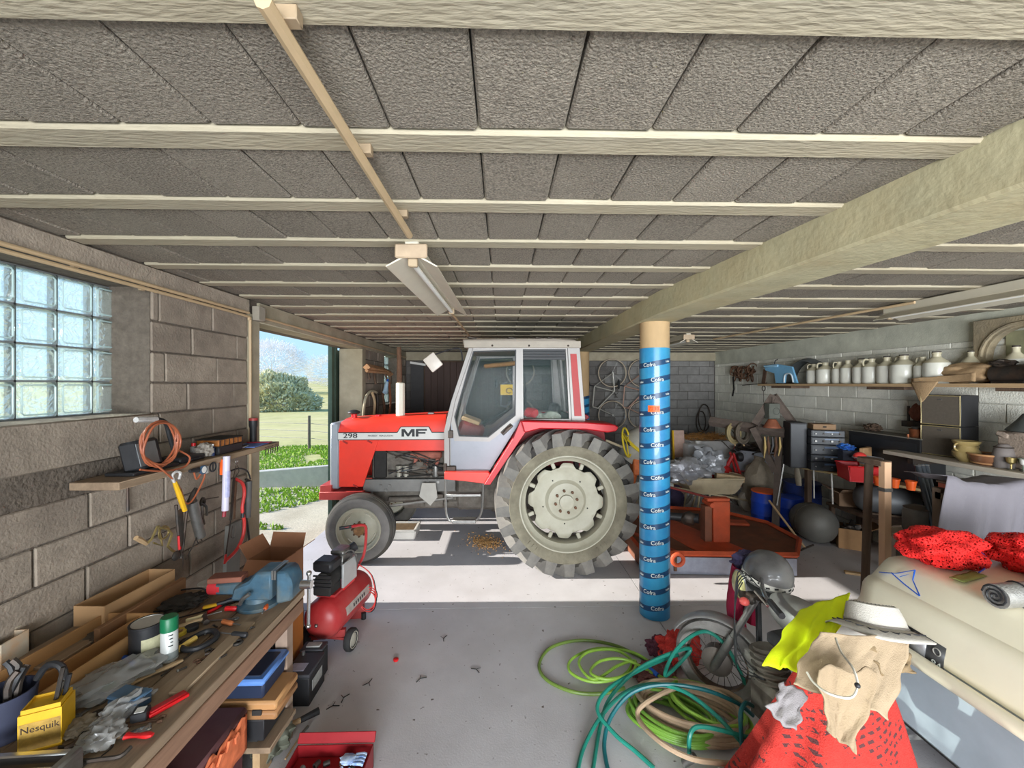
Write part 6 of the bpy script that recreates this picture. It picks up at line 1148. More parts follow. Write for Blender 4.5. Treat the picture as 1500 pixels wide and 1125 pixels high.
secs = [sec(y, 0, 0) for y in (-.4, .4, 1.2, 2.0, 2.45)]+[sec(2.54, .02, -.01), sec(2.60, .06, -.03)]+[[(x+.0, 2.63, min(z, .80)) for x, y, z in sec(2.63, .08, -.2)]]+[[(x, 2.64, .68) for x, y, z in sec(2.63, .08, 0)]]
loft(secs, m_crm, 'lid_shell', t, .01)
b = B(); b.tube([(2.215, -.4, .675), (2.215, 1.5, .675), (2.215, 2.52, .675), (2.25, 2.64, .675), (2.40, 2.68, .675), (3.6, 2.68, .675)], .036, 10, flat=1.); part('lip', b, m_crm, t)
part('lower_tub', B().bx((2.33, -.4, .16), (3.6, 2.55, .66), .04), mat('tub_pale_blue', (176, 186, 194), .5, var=.1, sc=3), t); part('underframe', B().bx((2.45, -.3, .08), (3.5, 2.6, .16)), m_dark, t); part('drawbar', B().bx((2.85, 2.5, .10), (2.93, 3.2, .18)), m_dsteel, t)
for y in (.3, 1.3): part('wheel', B().lathe([(0, -.07), (.24, -.07), (.27, -.04), (.27, .04), (.24, .07), (0, .07)], (2.40, y, .271), 'X', 24), m_rubber, t)
pl = part('number_plate', B().poly([(2.258, 2.277, 0.807), (2.265, 2.032, 0.801), (2.252, 2.037, 0.666), (2.248, 2.283, 0.648)]), mat('plate_dark', (62, 62, 62), .35, .3, var=.15), t, solid=.006)
pp = V((2.245, 2.063, 0.697)); text('84', .050, m_let, pl, pp[:], (pi/2, 0, -pi/2), .0006); pp = V((2.252, 2.066, 0.762)); part('emblem', B().tor(pp, .018, .003, (0, pi/2, 0), 18, 5), mat('plate_mark', (150, 148, 140), .5), pl)
part('plate_panel', B().poly([(2.25, 2.245, 0.791), (2.255, 2.117, 0.79), (2.246, 2.122, 0.689), (2.243, 2.25, 0.692)]), mat('plate_silver', (150, 150, 152), .3, .5), pl, solid=.004)
# red nets, string, mat roll
def netmat(name, c):
    M = mat(name, c, .7, var=.25, sc=25, bump=1, bsc=120, trans=.001); n = M.node_tree.nodes; L = M.node_tree.links
    ms = [q for q in n if q.type == 'MIX_SHADER'][0]; tcn = [q for q in n if q.type == 'TEX_COORD'][0]
    vo = n.new('ShaderNodeTexVoronoi'); vo.inputs['Scale'].default_value = 62; vo.feature = 'DISTANCE_TO_EDGE'; L.new(tcn.outputs['Object'], vo.inputs[0])
    rp = n.new('ShaderNodeMath'); rp.operation = 'GREATER_THAN'; rp.inputs[1].default_value = .22; L.new(vo.outputs['Distance'], rp.inputs[0])
    L.new(rp.outputs[0], ms.inputs[0]); return M
m_net = netmat('red_net', (240, 36, 32)); m_net2 = mat('red_net_dense', (216, 24, 26), .7, var=.35, sc=30, bump=1, bsc=90)
def net(label, p, r, seed, rz):
    t = T('net_bag', label, 'net', p, rz, group=None)
    for k, (s, m) in enumerate(((1, m_net), (.90, m_net), (.80, m_net2))):
        b = B(); b.sph((0, 0, r[2]*.95), tuple(q*s for q in r), 30, None, .38, 2.4, seed+.08*k)
        for v in b.b.verts:
            a = atan2(v.co.y, v.co.x); kk = 1+.045*sin(a*9+v.co.z*20); v.co.x *= kk; v.co.y *= kk; v.co.z = max(.003, v.co.z)
        part('netting' if k < 2 else 'inner_folds', b, m, t, ang=60)
    part('tie', B().tube(smooth([(r[0]*.9, -.05, .10), (r[0]*.6, -.14, .08), (r[0]*.3, -r[1]*1.02, .05), (-.02, -r[1]*1.1, .03)], 4), .004, 5), mat('blue_string', (70, 90, 200), .5), t)
    return t
net('heap of red netting on the trailer lid, the left one of the two', (2.66, 2.42, 1.062), (.215, .17, .105), 4, .2)
net('heap of red netting on the trailer lid, the right one of the two', (3.05, 2.28, 1.068), (.20, .17, .105), 11, 1.0)
def slope(p): x, y = p[0], p[1]; return V((x, y, (.95+(x-2.355) if x < 2.43 else 1.03+(x-2.43)*.65 if x < 2.46 else 1.055)+.012))
t = T('blue_strap', 'bright blue plastic strap folded into a triangle on the trailer edge', 'strap', (2.381, 2.384, 1), world=True); b = B()
for seg in (((1288,838), (1312,840), (1340,836)), ((1306,838), (1322,852), (1346,872)), ((1340,836), (1340,850), (1349,871)), ((1318,844), (1336,838))): pass
b.tube([(2.367, 2.511, 0.97), (2.395, 2.432, 0.998), (2.406, 2.327, 1.066)], .006, 4, flat=.4); b.tube([(2.39, 2.453, 0.993), (2.37, 2.356, 0.973), (2.353, 2.249, 0.956)], .006, 4, flat=.4); b.tube([(2.406, 2.327, 1.066), (2.4, 2.334, 1.003), (2.353, 2.249, 0.956)], .005, 4, flat=.4); part('strap', b, m_blue, t)
part('strap_end', B().tube([(2.389, 2.4, 0.992), (2.437, 2.357, 1.04)], .005, 4, flat=.4), mat('strap_pale', (80, 140, 220), .4), t)
t = T('rolled_mat', 'rolled silver foil mat with a black edge lying on the trailer lid', 'mat roll', (2.42, 1.96, 1.12), world=True)
a_, c_ = V((2.41, 1.94, 1.115)), V((3.1, 1.98, 1.13)); part('foil_roll', B().cyl(a_, c_, .056, n=20), mat('foil_silver', (176, 174, 170), .3, .6, var=.2, sc=40, bump=.6, bsc=150), t); b = B(); d = (c_-a_).normalized()
b.tube([a_-d*.004+V((0, (.054-.0017*k)*cos(k*.55), (.054-.0017*k)*sin(k*.55))) for k in range(30)], .0045, 5); part('black_spiral', b, m_black, t)
for x in (.12, .45): part('black_strap', B().tor(a_+d*x, .058, .005, (0, pi/2, 0), 20, 5), m_black, t)
t = T('olive_cloth', 'strip of olive cloth peeping out under the red nets', 'cloth', (2.60, 2.22, 1.07), .3); part('cloth', B().grid(lambda u, v: V((.22*(u-.5), .06*(v-.5), .006+.006*NZ.noise(V((u*5, v*5, 1))))), 10, 4), mat('olive', (150, 158, 90), .9), t, solid=.004)
# --- motorbike with helmet and clothes
t = T('motorbike', 'old grey motorbike leaning beside the trailer, front wheel toward the hoses', 'motorbike', (1.75, 2.3, 0), world=True)
fa = V((1.47, 2.76, .27)); ax_ = V((.78, -.62, 0)).normalized(); sd = V((-ax_.y, ax_.x, 0))*-1   # sd points to the camera side
m_mg = mat('bike_grey_metal', (150, 149, 147), .45, .4, var=.15, sc=9)
def wheel_at(c, R_, nm, par):
    Mw = Matrix.Translation(c) @ sd.to_track_quat('Z', 'Y').to_matrix().to_4x4()
    b = B(); b.lathe([(R_-.075, -.035), (R_-.03, -.045), (R_-.008, -.03), (R_, 0), (R_-.008, .03), (R_-.03, .045), (R_-.075, .035), (R_-.085, 0)], n=40, closed=True)
    for v in b.b.verts: v.co = Mw @ v.co
    w = part(nm, b, mat('grey_tyre', (136, 133, 128), .8, var=.2, sc=10, bump=.3, bsc=60), par)
    b = B(); b.lathe([(R_-.072, -.03), (R_-.09, -.02), (R_-.09, .02), (R_-.072, .03)], n=40)
    for v in b.b.verts: v.co = Mw @ v.co
    part('rim', b, mat('rusty_rim', (96, 78, 66), .6, .5, var=.25, sc=20), w); b = B()
    for k in range(24): a = 2*pi*k/24; b.cyl(Mw @ V((.05*cos(a+.5), .05*sin(a+.5), .03*(-1)**k)), Mw @ V(((R_-.085)*cos(a), (R_-.085)*sin(a), 0)), .002, n=4, cap=False)
    part('spokes', b, m_dsteel, w); b = B(); b.lathe([(0, -.05), (.09, -.05), (.095, -.02), (.095, .03), (.07, .045), (.03, .05), (0, .06)], n=24)
    for v in b.b.verts: v.co = Mw @ v.co
    part('brake_drum', b, mat('drum_dull', (120, 112, 104), .6, .4, var=.2), w); return Mw
Mf = wheel_at(fa, .27, 'front_wheel', t); ra_ = V((fa.x+.20, fa.y-.92, .27)); fa_ax = ax_; ax_ = (ra_-fa).normalized(); wheel_at(ra_, .27, 'rear_wheel', t)
b = B(); b.grid(lambda u, v: Mf @ V(((.295+.012*sin(pi*v))*cos(u_ := R(20)+R(135)*u), (.295+.012*sin(pi*v))*sin(u_), -.06+.12*v)), 20, 6); fd = part('mudguard', b, m_mg, t, solid=.004)
# make sure the guard sits on the upper half
ft_ = fa+fa_ax*.24+V((0, 0, .52))
for s in (1, -1):
    p0 = fa+sd*.075*s; p1 = ft_+sd*.075*s; part('fork_leg', B().tube([p0-(p1-p0)*.06, p0, lerp(p0, p1, .45)], [.016, .026, .026], 10).cyl(lerp(p0, p1, .45), p1, .020, n=10), m_mg if s < 0 else m_steel, t)
part('head_yoke', B().box(ft_, (.12, .22, .07), (0, 0, atan2(ax_.y, ax_.x)), .015), m_dsteel, t)
hl = ft_-fa_ax*.10+V((0, 0, .03)); b = B(); b.lathe([(0, -.12), (.05, -.11), (.085, -.05), (.09, 0), (.095, .005), (.088, .012)], n=24); Mh = Matrix.Translation(hl) @ (-fa_ax+sd*.7).to_track_quat('Z', 'Y').to_matrix().to_4x4()
for v in b.b.verts: v.co = Mh @ v.co
lampo = part('headlight', b, m_mg, t); b = B(); b.lathe([(.088, .01), (.06, .028), (0, .035)], n=24)
for v in b.b.verts: v.co = Mh @ v.co
part('lens', b, mat('lens_yellow', (206, 200, 140), .15, var=.15, sc=12), lampo); part('indicator', B().sph(hl+sd*.14+ax_*.06-V((0, 0, .02)), (.03, .03, .025), 10), mat('pinkish', (214, 90, 84), .4), t)
hbc = ft_+V((0, 0, .14))+ax_*.04; part('handlebar', B().tube(smooth([hbc+sd*.36+ax_*.16, hbc+sd*.26+ax_*.05, hbc+sd*.08, hbc-sd*.08, hbc-sd*.26+ax_*.05, hbc-sd*.36+ax_*.16], 4), .012, 8), m_chrome, t)
part('brake_lever', B().tube([hbc+sd*.28-ax_*.02, hbc+sd*.36+ax_*.08], .007, 6), m_chrome, t); part('grip', B().tube([hbc+sd*.29+ax_*.085, hbc+sd*.37+ax_*.17], .017, 8), m_black, t)
tkc = ft_+ax_*.34+V((0, 0, .0)); part('fuel_tank', B().sph(tkc, (.25, .12, .11), 24, (0, .1, atan2(ax_.y, ax_.x))), m_mg, t); part('seat', B().box(ra_+V((0, 0, .46))-ax_*.22, (.50, .20, .08), (0, 0, atan2(ax_.y, ax_.x)), .03), m_black, t)
part('engine', B().box(fa+ax_*.50+V((0, 0, .06)), (.28, .20, .24), (0, 0, atan2(ax_.y, ax_.x)), .03).cyl(fa+ax_*.46+V((0, 0, .1)), fa+ax_*.40+V((0, 0, .34)), .075, n=14), m_eng, t)
for k in range(6): part('cylinder_fin', B().cyl(fa+ax_*(.455-.009*k)+V((0, 0, .14+.035*k)), fa+ax_*(.453-.009*k)+V((0, 0, .15+.035*k)), .10, n=14), m_eng, t)
part('frame', B().tube([ft_, tkc-V((0, 0, .1)), ra_+V((0, 0, .40)), ra_], .02, 8).tube([ft_, fa+ax_*.36+V((0, 0, -.06)), fa+ax_*.65+V((0, 0, -.08)), ra_], .018, 8), m_black, t)
for k in range(5): part('cable', B().tube(smooth([hbc+sd*(.2-.08*k), hl+V((0, 0, .12-.03*k))+sd*.1, fa+ax_*.2+sd*.12+V((0, 0, .3-.04*k)), fa+ax_*.4+sd*.1+V((0, 0, .2))], 5), .0035, 5), m_black, t)
part('stand', B().tube([fa+ax_*.6+sd*.08, fa+ax_*.6+sd*.14-V((0, 0, .268))], .012, 6), m_dsteel, t)
# helmet
hc = V((1.726, 2.62, 0.91)); t = T('helmet', 'dusty black open helmet with a chequered band, resting on the motorbike headlight', 'helmet', hc[:], world=True)
b = B(); b.lathe([(0, .145), (.05, .14), (.09, .122), (.122, .085), (.138, .04), (.142, 0), (.140, -.045), (.132, -.05)], hc, n=32, rot=(R(8), R(8), 0)); part('shell', b, mat('helmet_grey', (84, 82, 82), .35, var=.25, sc=5, coat=.3, c2=(140, 138, 134), c2amt=.5), t, solid=.006)
b = B(); b.lathe([(.145, -.03), (.147, -.015), (.145, .0)], hc, n=32, rot=(R(8), R(8), 0)); bd = part('band', b, mat('helmet_band', (196, 192, 184), .5), t)
for k in range(20):
    a = 2*pi*k/20+.1; p = rotm((R(8), R(8), 0)) @ V((.1475*cos(a), .1475*sin(a), -.010-.010*(k % 2))); part('check', B().box(hc+p, (.004, .022, .010), (R(8), R(8), a)), m_black, bd)
b = B(); b.grid(lambda u, v: hc+rotm((R(8), R(8), 0)) @ V(((.142+.06*v*sin(pi*u))*cos(R(185)+R(110)*u), (.142+.06*v*sin(pi*u))*sin(R(185)+R(110)*u), -.045-.012*v)), 14, 3); part('peak', b, m_black, t, solid=.004)
# draped cloths ------------------------------------------------------------
def drape(name, label, cat, corners, m, folds=.03, n=26, seed=0., fd=(5, 1), group=None, thick=.006, sag=None, extra=None):
    tl, tr_, br_, bl_ = [V(c) for c in corners]; nrm = (tr_-tl).cross(bl_-tl).normalized()
    def f(u, v):
        p = lerp(lerp(tl, tr_, u), lerp(bl_, br_, u), v); w = .35+.65*v
        e = (sin(pi*u)*.6+.4)
        p = p+nrm*(folds*w*(1.1*NZ.noise(V((u*fd[0]+seed, v*fd[1], seed)))+.2*sin(u*fd[0]*3+seed+v*2)+.9*(.5-abs(NZ.noise(V((u*fd[0]*1.5+v*1.5+seed, v*fd[1]*.9-u, 4+seed)))))**2+.10*NZ.noise(V((u*14, v*7, seed)))))
        p += (tl-bl_).normalized()*(.022*NZ.noise(V((u*3.5+seed, 7, v*1.5)))*(abs(v-.5)*2)**3)+(tr_-tl).normalized()*(.022*NZ.noise(V((3, v*3.5+seed, u)))*(abs(u-.5)*2)**3)
        return sag(u, v, p) if sag else p
    b = B(); b.grid(f, n, n); o = part(name, b, m, solid=thick, ang=60)
    c = sum((V(c) for c in corners), V())/4; lo = min(V(q).z for q in corners); origin(o, (c.x, c.y, lo)); return tag(o, label, cat, group)
m_blk = mat('blanket_red', (180, 48, 40), .95, var=.14, sc=40, bump=.8, bsc=160)
n = m_blk.node_tree.nodes; L = m_blk.node_tree.links; P = n['Principled BSDF']; src = P.inputs['Base Color'].links[0].from_socket; tcn = [q for q in n if q.type == 'TEX_COORD'][0]
bk = n.new('ShaderNodeTexBrick'); bk.inputs['Scale'].default_value = 10; bk.inputs['Mortar Size'].default_value = .075; bk.inputs['Color1'].default_value = (1, 1, 1, 1); bk.inputs['Color2'].default_value = (1, 1, 1, 1); bk.inputs['Mortar'].default_value = (0, 0, 0, 1); bk.inputs['Brick Width'].default_value = .40; bk.inputs['Row Height'].default_value = .26
uvn = n.new('ShaderNodeMapping'); uvn.inputs['Rotation'].default_value = (R(90), R(0), R(25)); L.new(tcn.outputs['Object'], uvn.inputs[0]); L.new(uvn.outputs[0], bk.inputs[0])
nz2 = n.new('ShaderNodeTexNoise'); nz2.inputs['Scale'].default_value = 38; L.new(tcn.outputs['Object'], nz2.inputs[0]); nz3 = n.new('ShaderNodeTexNoise'); nz3.inputs['Scale'].default_value = 5; L.new(tcn.outputs['Object'], nz3.inputs[0])
mu = n.new('ShaderNodeMath'); mu.operation = 'MULTIPLY'; L.new(bk.outputs['Color'], mu.inputs[0]); g1 = n.new('ShaderNodeMath'); g1.operation = 'GREATER_THAN'; g1.inputs[1].default_value = .45; L.new(nz2.outputs[0], g1.inputs[0]); L.new(g1.outputs[0], mu.inputs[1])
g2 = n.new('ShaderNodeMath'); g2.operation = 'GREATER_THAN'; g2.inputs[1].default_value = .50; L.new(nz3.outputs[0], g2.inputs[0]); mu2 = n.new('ShaderNodeMath'); mu2.operation = 'MULTIPLY'; L.new(mu.outputs[0], mu2.inputs[0]); L.new(g2.outputs[0], mu2.inputs[1])
mx = n.new('ShaderNodeMix'); mx.data_type = 'RGBA'; L.new(mu2.outputs[0], mx.inputs[0]); L.new(src, mx.inputs[6]); mx.inputs[7].default_value = (*lin((84, 46, 46)), 1); L.new(mx.outputs[2], P.inputs['Base Color'])
def blanket(u, v):
    a = 2*pi*u; k = v**.8; rx = .12+.34*k; ry = .09+.22*k; f_ = 1+.15*k*sin(a*8+1.5*v)+.22*k*NZ.noise(V((cos(a)*1.6, sin(a)*1.6, v*.7)))
    return V((1.50+.05*(1-v)+rx*f_*cos(a)+.04*(1-v), 1.86+ry*f_*sin(a), .90*(1-v)+.012*v+.015*NZ.noise(V((cos(a)*3, sin(a)*3, 2)))*v))
b = B(); b.grid(blanket, 72, 26, True); tv = b.b.verts.new((1.58, 1.86, .915))
for i in range(72): pass
o = part('blanket', b, m_blk, ang=70, solid=.008); origin(o, (1.5, 1.86, 0)); tag(o, 'red blanket with a dark worn check pattern draped to the floor beside the trailer', 'blanket')
m_cl = lambda nm, c, **k: mat(nm, c, .95, var=.08, sc=14, bump=.35, bsc=200, **k)
m_hv = mat('hi_vis', (236, 255, 24), .8, var=.05, sc=10, bump=.2, bsc=200)
drape('safety_vest', 'fluorescent yellow safety vest hanging over the motorbike seat', 'vest', ((1.498, 2.02, 1.017), (1.732, 2, 1.11), (1.264, 1.6, 0.972), (1.082, 1.66, 0.999)), m_hv, .03, 30, 3, (4, 2))
drape('jacket', 'beige cotton jacket draped below the stitched hat', 'jacket', ((1.311, 1.66, 1.128), (1.704, 1.66, 1.085), (1.439, 1.48, 0.898), (1.123, 1.54, 1.007)), m_cl('beige_cotton', (158, 138, 112)), .042, 40, 2.3, (4, 1.2))
drape('jacket_sleeve', 'long beige sleeve hanging down in front of the red blanket', 'garment', ((1.172, 1.5, 1.099), (1.401, 1.48, 1.084), (1.219, 1.38, 0.887), (1.151, 1.42, 0.913)), m_cl('beige_cotton2', (150, 130, 104)), .03, 28, 5.6, (3.2, .9))
drape('cuff', 'grey ribbed cuff of a garment hanging at the left of the red blanket', 'garment', ((1.092, 1.56, 0.998), (1.166, 1.53, 0.967), (1.048, 1.44, 0.91), (0.993, 1.5, 0.947)), m_cl('grey_cuff', (134, 128, 128)), .02, 16, 15, (4, 2))
drape('canvas_bag', 'tan waxed cloth fold under the brim of the hat at the right', 'cloth', ((1.49, 1.66, 1.097), (1.763, 1.72, 1.026), (1.71, 1.66, 0.951), (1.495, 1.58, 1.011)), m_cl('tan_waxed', (128, 108, 80)), .05, 20, 21, (4, 3))
t = T('cord', 'pale cord looping across the beige jacket', 'cord', (1.203, 1.4, 1.084), world=True); part('cord', B().tube(smooth([(1.108, 1.46, 1.103), (1.102, 1.42, 1.095), (1.109, 1.36, 1.101), (1.165, 1.34, 1.102), (1.206, 1.36, 1.127), (1.227, 1.4, 1.155), (1.268, 1.5, 1.148), (1.314, 1.58, 1.149)], 6), .004, 6), mat('cord_pale', (196, 190, 176), .8), t); part('toggle', B().sph((1.202, 1.355, 1.131), .009, 8), m_black, t)
# hat
hc = V((1.684, 1.8, 1.059)); Mt2 = Matrix.Translation(hc) @ rotm((R(-24), R(14), R(10)))
t = T('hat', 'white canvas brimmed hat with dark zigzag stitching, lying on the jacket', 'hat', hc[:], world=True); m_hat = m_cl('hat_white', (184, 178, 168))
def hatp(r, z, a): return Mt2 @ V((r*cos(a), r*.86*sin(a), z+.020*cos(2*a+.4)*(r/.2)**2+.010*sin(3*a)*(r/.2)**2))
prof = [(.0, .060), (.05, .065), (.085, .088), (.100, .082), (.112, .045), (.120, .0), (.140, -.006), (.170, -.014), (.205, -.034)]
b = B(); b.grid(lambda u, v: hatp(*[lerp((*prof[min(7, int(v*7.999))], 0), (*prof[min(8, int(v*7.999)+1)], 0), v*7.999-int(v*7.999))[i] for i in (0, 1)], 2*pi*u), 48, 16, True); part('hat_shell', b, m_hat, t, solid=.005)
b = B(); b.tube([hatp(.160+.014*(-1)**k, -.008, 2*pi*k/44) for k in range(44)], .0028, 5, True); part('zigzag_stitch', b, m_ink, t)
b = B()
for k in range(36): a = 2*pi*k/36; b.cyl(hatp(.085, .090, a), hatp(.102, .080, a), .0024, n=4)
part('blanket_stitch', b, m_ink, t, kind='stuff')
b = B(); b.tube([hatp(.121, .006, 2*pi*k/40) for k in range(40)], .004, 5, True); part('band', b, mat('hat_band', (120, 112, 104), .8), t)
# sweater behind the helmet
t = T('sweater', 'navy and crimson fleece jacket hung on the motorbike handlebar', 'jacket', (1.719, 2.8, 0.883), world=True); c = V((1.729, 2.8, 0.902))
part('hood', B().sph(c, (.125, .09, .085), 30, (0, .2, 0), .45, 3, 5), m_cl('navy_fleece', (62, 58, 88)), t); part('collar', B().sph(c+V((.06, -.02, .045)), (.09, .06, .04), 30, None, .5, 3, 8), m_cl('navy_fleece', (0, 0, 0)), t)
part('crimson_side', B().tube(smooth([c+V((-.09, 0, -.02)), c+V((-.10, 0, -.16)), c+V((-.11, .0, -.32)), c+V((-.09, .0, -.44))], 4), [.06, .065, .07, .075, .08, .08, .085, .085, .09, .09, .09, .085, .08], 12, flat=.5), m_cl('crimson', (150, 24, 58)), t); part('sleeve', B().tube(smooth([c+V((.02, .03, -.02)), c+V((.03, .04, -.2)), c+V((.02, .05, -.42))], 4), .07, 10, flat=.6), m_cl('crimson', (0, 0, 0)), t)
# cloths on the floor
m_knit = mat('red_knit', (206, 62, 54), .95, var=.25, sc=50, bump=1, bsc=110)
crumple('red_knit', 'crumpled red knitted cloth on the floor left of the motorbike wheel', 'cloth', (1.383, 3.148, 0), (.15, .14, .10), m_knit, 41, .3)
crumple('purple_cloth', 'dark purple knitted cloth on the floor behind the green hoses', 'cloth', (1.253, 3.24, 0), (.10, .08, .06), mat('purple_knit', (96, 52, 66), .95, var=.3, sc=50, bump=1, bsc=110), 44, .6)
crumple('mauve_cloth', 'flattened mauve cloth under the green hose loops', 'cloth', (1.121, 2.99, 0), (.16, .10, .03), mat('mauve_knit', (132, 84, 84), .95, var=.3, sc=50, bump=1, bsc=110), 47, .2)
# --- garden hoses
m_hg = mat('hose_green', (116, 160, 60), .4, var=.1, sc=12); m_hy = mat('hose_lime', (148, 190, 72), .4, var=.1, sc=12); m_ht = mat('hose_teal', (34, 126, 108), .35, var=.12, sc=12); m_hd = mat('hose_dark_teal', (22, 92, 96), .35, var=.12, sc=12); m_hb = mat('hose_tan', (178, 152, 124), .6, var=.1, sc=12); m_ho = mat('hose_olive', (104, 128, 56), .45, var=.12, sc=12)
def hose(label, m, pts, r=.011, extra=(), k=7):
    t = T('garden_hose', label, 'hose', (pts[0][0], pts[0][1], 0), world=True); part('hose', B().tube(smooth(pts, k), r, 8), m, t)
    for nm, p, q, rr, mm in extra: part(nm, B().cyl(p, q, rr, n=10), mm, t)
    return t
hose('olive green hose lying in one big loop farthest left on the floor', m_ho, [(1.112, 3.152, 0.012), (0.922, 3.332, 0.012), (0.655, 3.401, 0.012), (0.405, 3.319, 0.012), (0.287, 3.126, 0.012), (0.321, 2.959, 0.012), (0.489, 2.836, 0.012), (0.683, 2.812, 0.012), (0.863, 2.856, 0.014)], .012)
hose('lime green hose in several small loops in front of the blue column', m_hy, [(1.308, 2.843, 0.03), (1.156, 3.056, 0.03), (1.026, 3.216, 0.03), (0.764, 3.257, 0.035), (0.541, 3.14, 0.035), (0.505, 2.992, 0.035), (0.654, 2.892, 0.035), (0.875, 2.947, 0.035), (0.991, 3.106, 0.035), (0.887, 3.206, 0.055), (0.678, 3.187, 0.055), (0.578, 3.056, 0.055), (0.654, 2.891, 0.055), (0.861, 3.019, 0.06), (1.005, 3.068, 0.06), (0.94, 2.945, 0.06), (0.749, 2.882, 0.06), (0.64, 2.939, 0.07), (0.744, 3.06, 0.07), (0.928, 3.071, 0.07), (1.088, 2.942, 0.06), (1.194, 2.837, 0.06)], .0105, [('blue_coupling', (1.086, 2.977, 0.06), (1.119, 2.906, 0.06), .018, m_blue)])
rn = random.Random(31)
def loops(cx, cy, rx, ry, nl, z0, dz, wob, rot=0., start=0., seed=1):
    rr = random.Random(seed); pts = []
    for k in range(int(nl*10)):
        a = start+2*pi*k/10; w = 1+wob*NZ.noise(V((k*.23, seed, 0))); x, y = rx*w*cos(a), ry*w*sin(a)
        pts.append((cx+x*cos(rot)-y*sin(rot)+.03*NZ.noise(V((k*.11, 3, seed))), cy+x*sin(rot)+y*cos(rot), z0+dz*k/10+.02*abs(NZ.noise(V((k*.3, 9, seed))))))
    return pts
cx, cy = (1.162, 2.554, 0)[:2]
hose('thick bundle of tan hose coiled in the middle of the hose pile', m_hb, loops(cx+.04, cy, .30, .17, 6.6, .02, .018, .28, R(-22), 0, 2), .0145)
hose('second tan hose crossing over the coils of the pile', m_hb, [(1.613, 2.627, 0.05), (1.453, 2.647, 0.14), (1.191, 2.669, 0.16), (0.894, 2.532, 0.16), (0.829, 2.468, 0.12), (0.88, 2.275, 0.15), (1.004, 2.167, 0.15), (1.187, 2.164, 0.12), (1.368, 2.216, 0.06)], .0145)
hose('lime hose wound in a tight bundle under the tan coils', m_hg, loops(cx-.10, cy-.01, .25, .16, 6, .015, .015, .35, R(-30), 1.0, 5), .0105)
hose('bright lime hose coming over the right side of the pile', m_hy, loops(cx+.14, cy+.02, .22, .13, 4.5, .05, .02, .3, R(-40), .6, 8), .0105)
hose('teal hose springing in a high arch over the motorbike wheel', m_ht, [(0.501, 2.249, 0.012), (0.621, 2.554, 0.02), (0.717, 2.671, 0.1), (0.924, 2.751, 0.22), (1.175, 2.792, 0.3), (1.315, 2.818, 0.3), (1.117, 2.766, 0.16), (1.163, 2.764, 0.3), (1.267, 2.756, 0.42), (1.394, 2.763, 0.46), (1.481, 2.699, 0.42), (1.547, 2.653, 0.3), (1.628, 2.637, 0.1)], .012)
hose('long teal hose sweeping from the lower left across the whole pile', m_ht, [(0.411, 2.231, 0.012), (0.482, 2.398, 0.012), (0.624, 2.57, 0.05), (0.791, 2.62, 0.16), (0.956, 2.584, 0.24), (1.114, 2.496, 0.26), (1.22, 2.37, 0.24), (1.293, 2.251, 0.2), (1.368, 2.191, 0.12)], .012)
hose('dark teal hose bending through the left of the pile', m_hd, [(0.586, 2.227, 0.012), (0.603, 2.397, 0.03), (0.673, 2.507, 0.1), (0.819, 2.566, 0.2), (1.008, 2.55, 0.26), (1.246, 2.504, 0.26), (1.439, 2.467, 0.2), (1.538, 2.471, 0.12)], .012)
hose('teal hose in a loose loop down the left front of the pile', m_ht, [(0.847, 2.26, 0.012), (0.769, 2.348, 0.03), (0.673, 2.431, 0.06), (0.601, 2.562, 0.1), (0.696, 2.678, 0.14), (0.909, 2.776, 0.18), (1.15, 2.849, 0.22), (1.352, 2.917, 0.22)], .012)
hose('short teal hose end with a grey nozzle at the bottom of the pile', m_ht, [(1.033, 2.23, 0.1), (1.036, 2.236, 0.2), (1.083, 2.254, 0.24), (1.19, 2.238, 0.24), (1.37, 2.219, 0.2)], .012, [('nozzle', (1.004, 2.233, 0.06), (1.053, 2.207, 0.12), .022, m_steel)])
hose('dark teal hose hooking over the edge of the red blanket', m_hd, [(1.313, 2.188, 0.05), (1.309, 2.206, 0.22), (1.327, 2.243, 0.32), (1.382, 2.289, 0.34), (1.44, 2.319, 0.3)], .012)

# ================================================================ right bay: shelves and everything stored there
# long board shelf with stoneware jugs
SH = 2.155
t = T('long_shelf', 'long pale board shelf high on the right wall carrying stoneware jugs', 'shelf', (4.9, 5.5, 2.1), world=True)
part('board', B().bx((4.72, 3.0, SH-.038), (5.095, 7.45, SH), .003), m_wood, t)
for y in (3.6, 5.0, 6.9): part('bracket', B().bx((4.78, y-.25, SH-.075), (5.09, y+.25, SH-.039)), m_darkwood, t)
m_jug = mat('stoneware', (206, 204, 192), .35, var=.08, sc=6, coat=.2); m_jugtop = mat('stoneware_top', (190, 182, 156), .35, var=.1, sc=6); m_cap = mat('jug_cap', (56, 48, 44), .7)
def jug(label, y, x, r, h, cap=True, hz=0., group='stoneware jugs on the long shelf'):
    t = T('stoneware_jug', label, 'jug', (x, y, SH), hz, group=None)
    part('body', B().lathe([(0, .001), (r*.92, .001), (r, .02), (r, h*.60), (r*.97, h*.64)], n=24), m_jug, t)
    part('shoulder', B().lathe([(r*.97, h*.64), (r*.80, h*.70), (r*.42, h*.80), (r*.33, h*.83), (r*.33, h*.92), (r*.38, h*.93), (r*.38, h*.96), (0, h*.96)], n=24), m_jugtop, t)
    part('handle', B().tube(smooth([(r*.30, 0, h*.92), (r*.70, 0, h*.93), (r*.86, 0, h*.82), (r*.80, 0, h*.68)], 4), r*.10, 6), m_jugtop, t)
    if cap: part('stopper', B().cyl((0, 0, h*.95), (0, 0, h), r*.34, n=12), m_cap, t)
ordn = ['first', 'second', 'third', 'fourth', 'fifth', 'sixth', 'seventh', 'eighth', 'ninth', 'tenth']
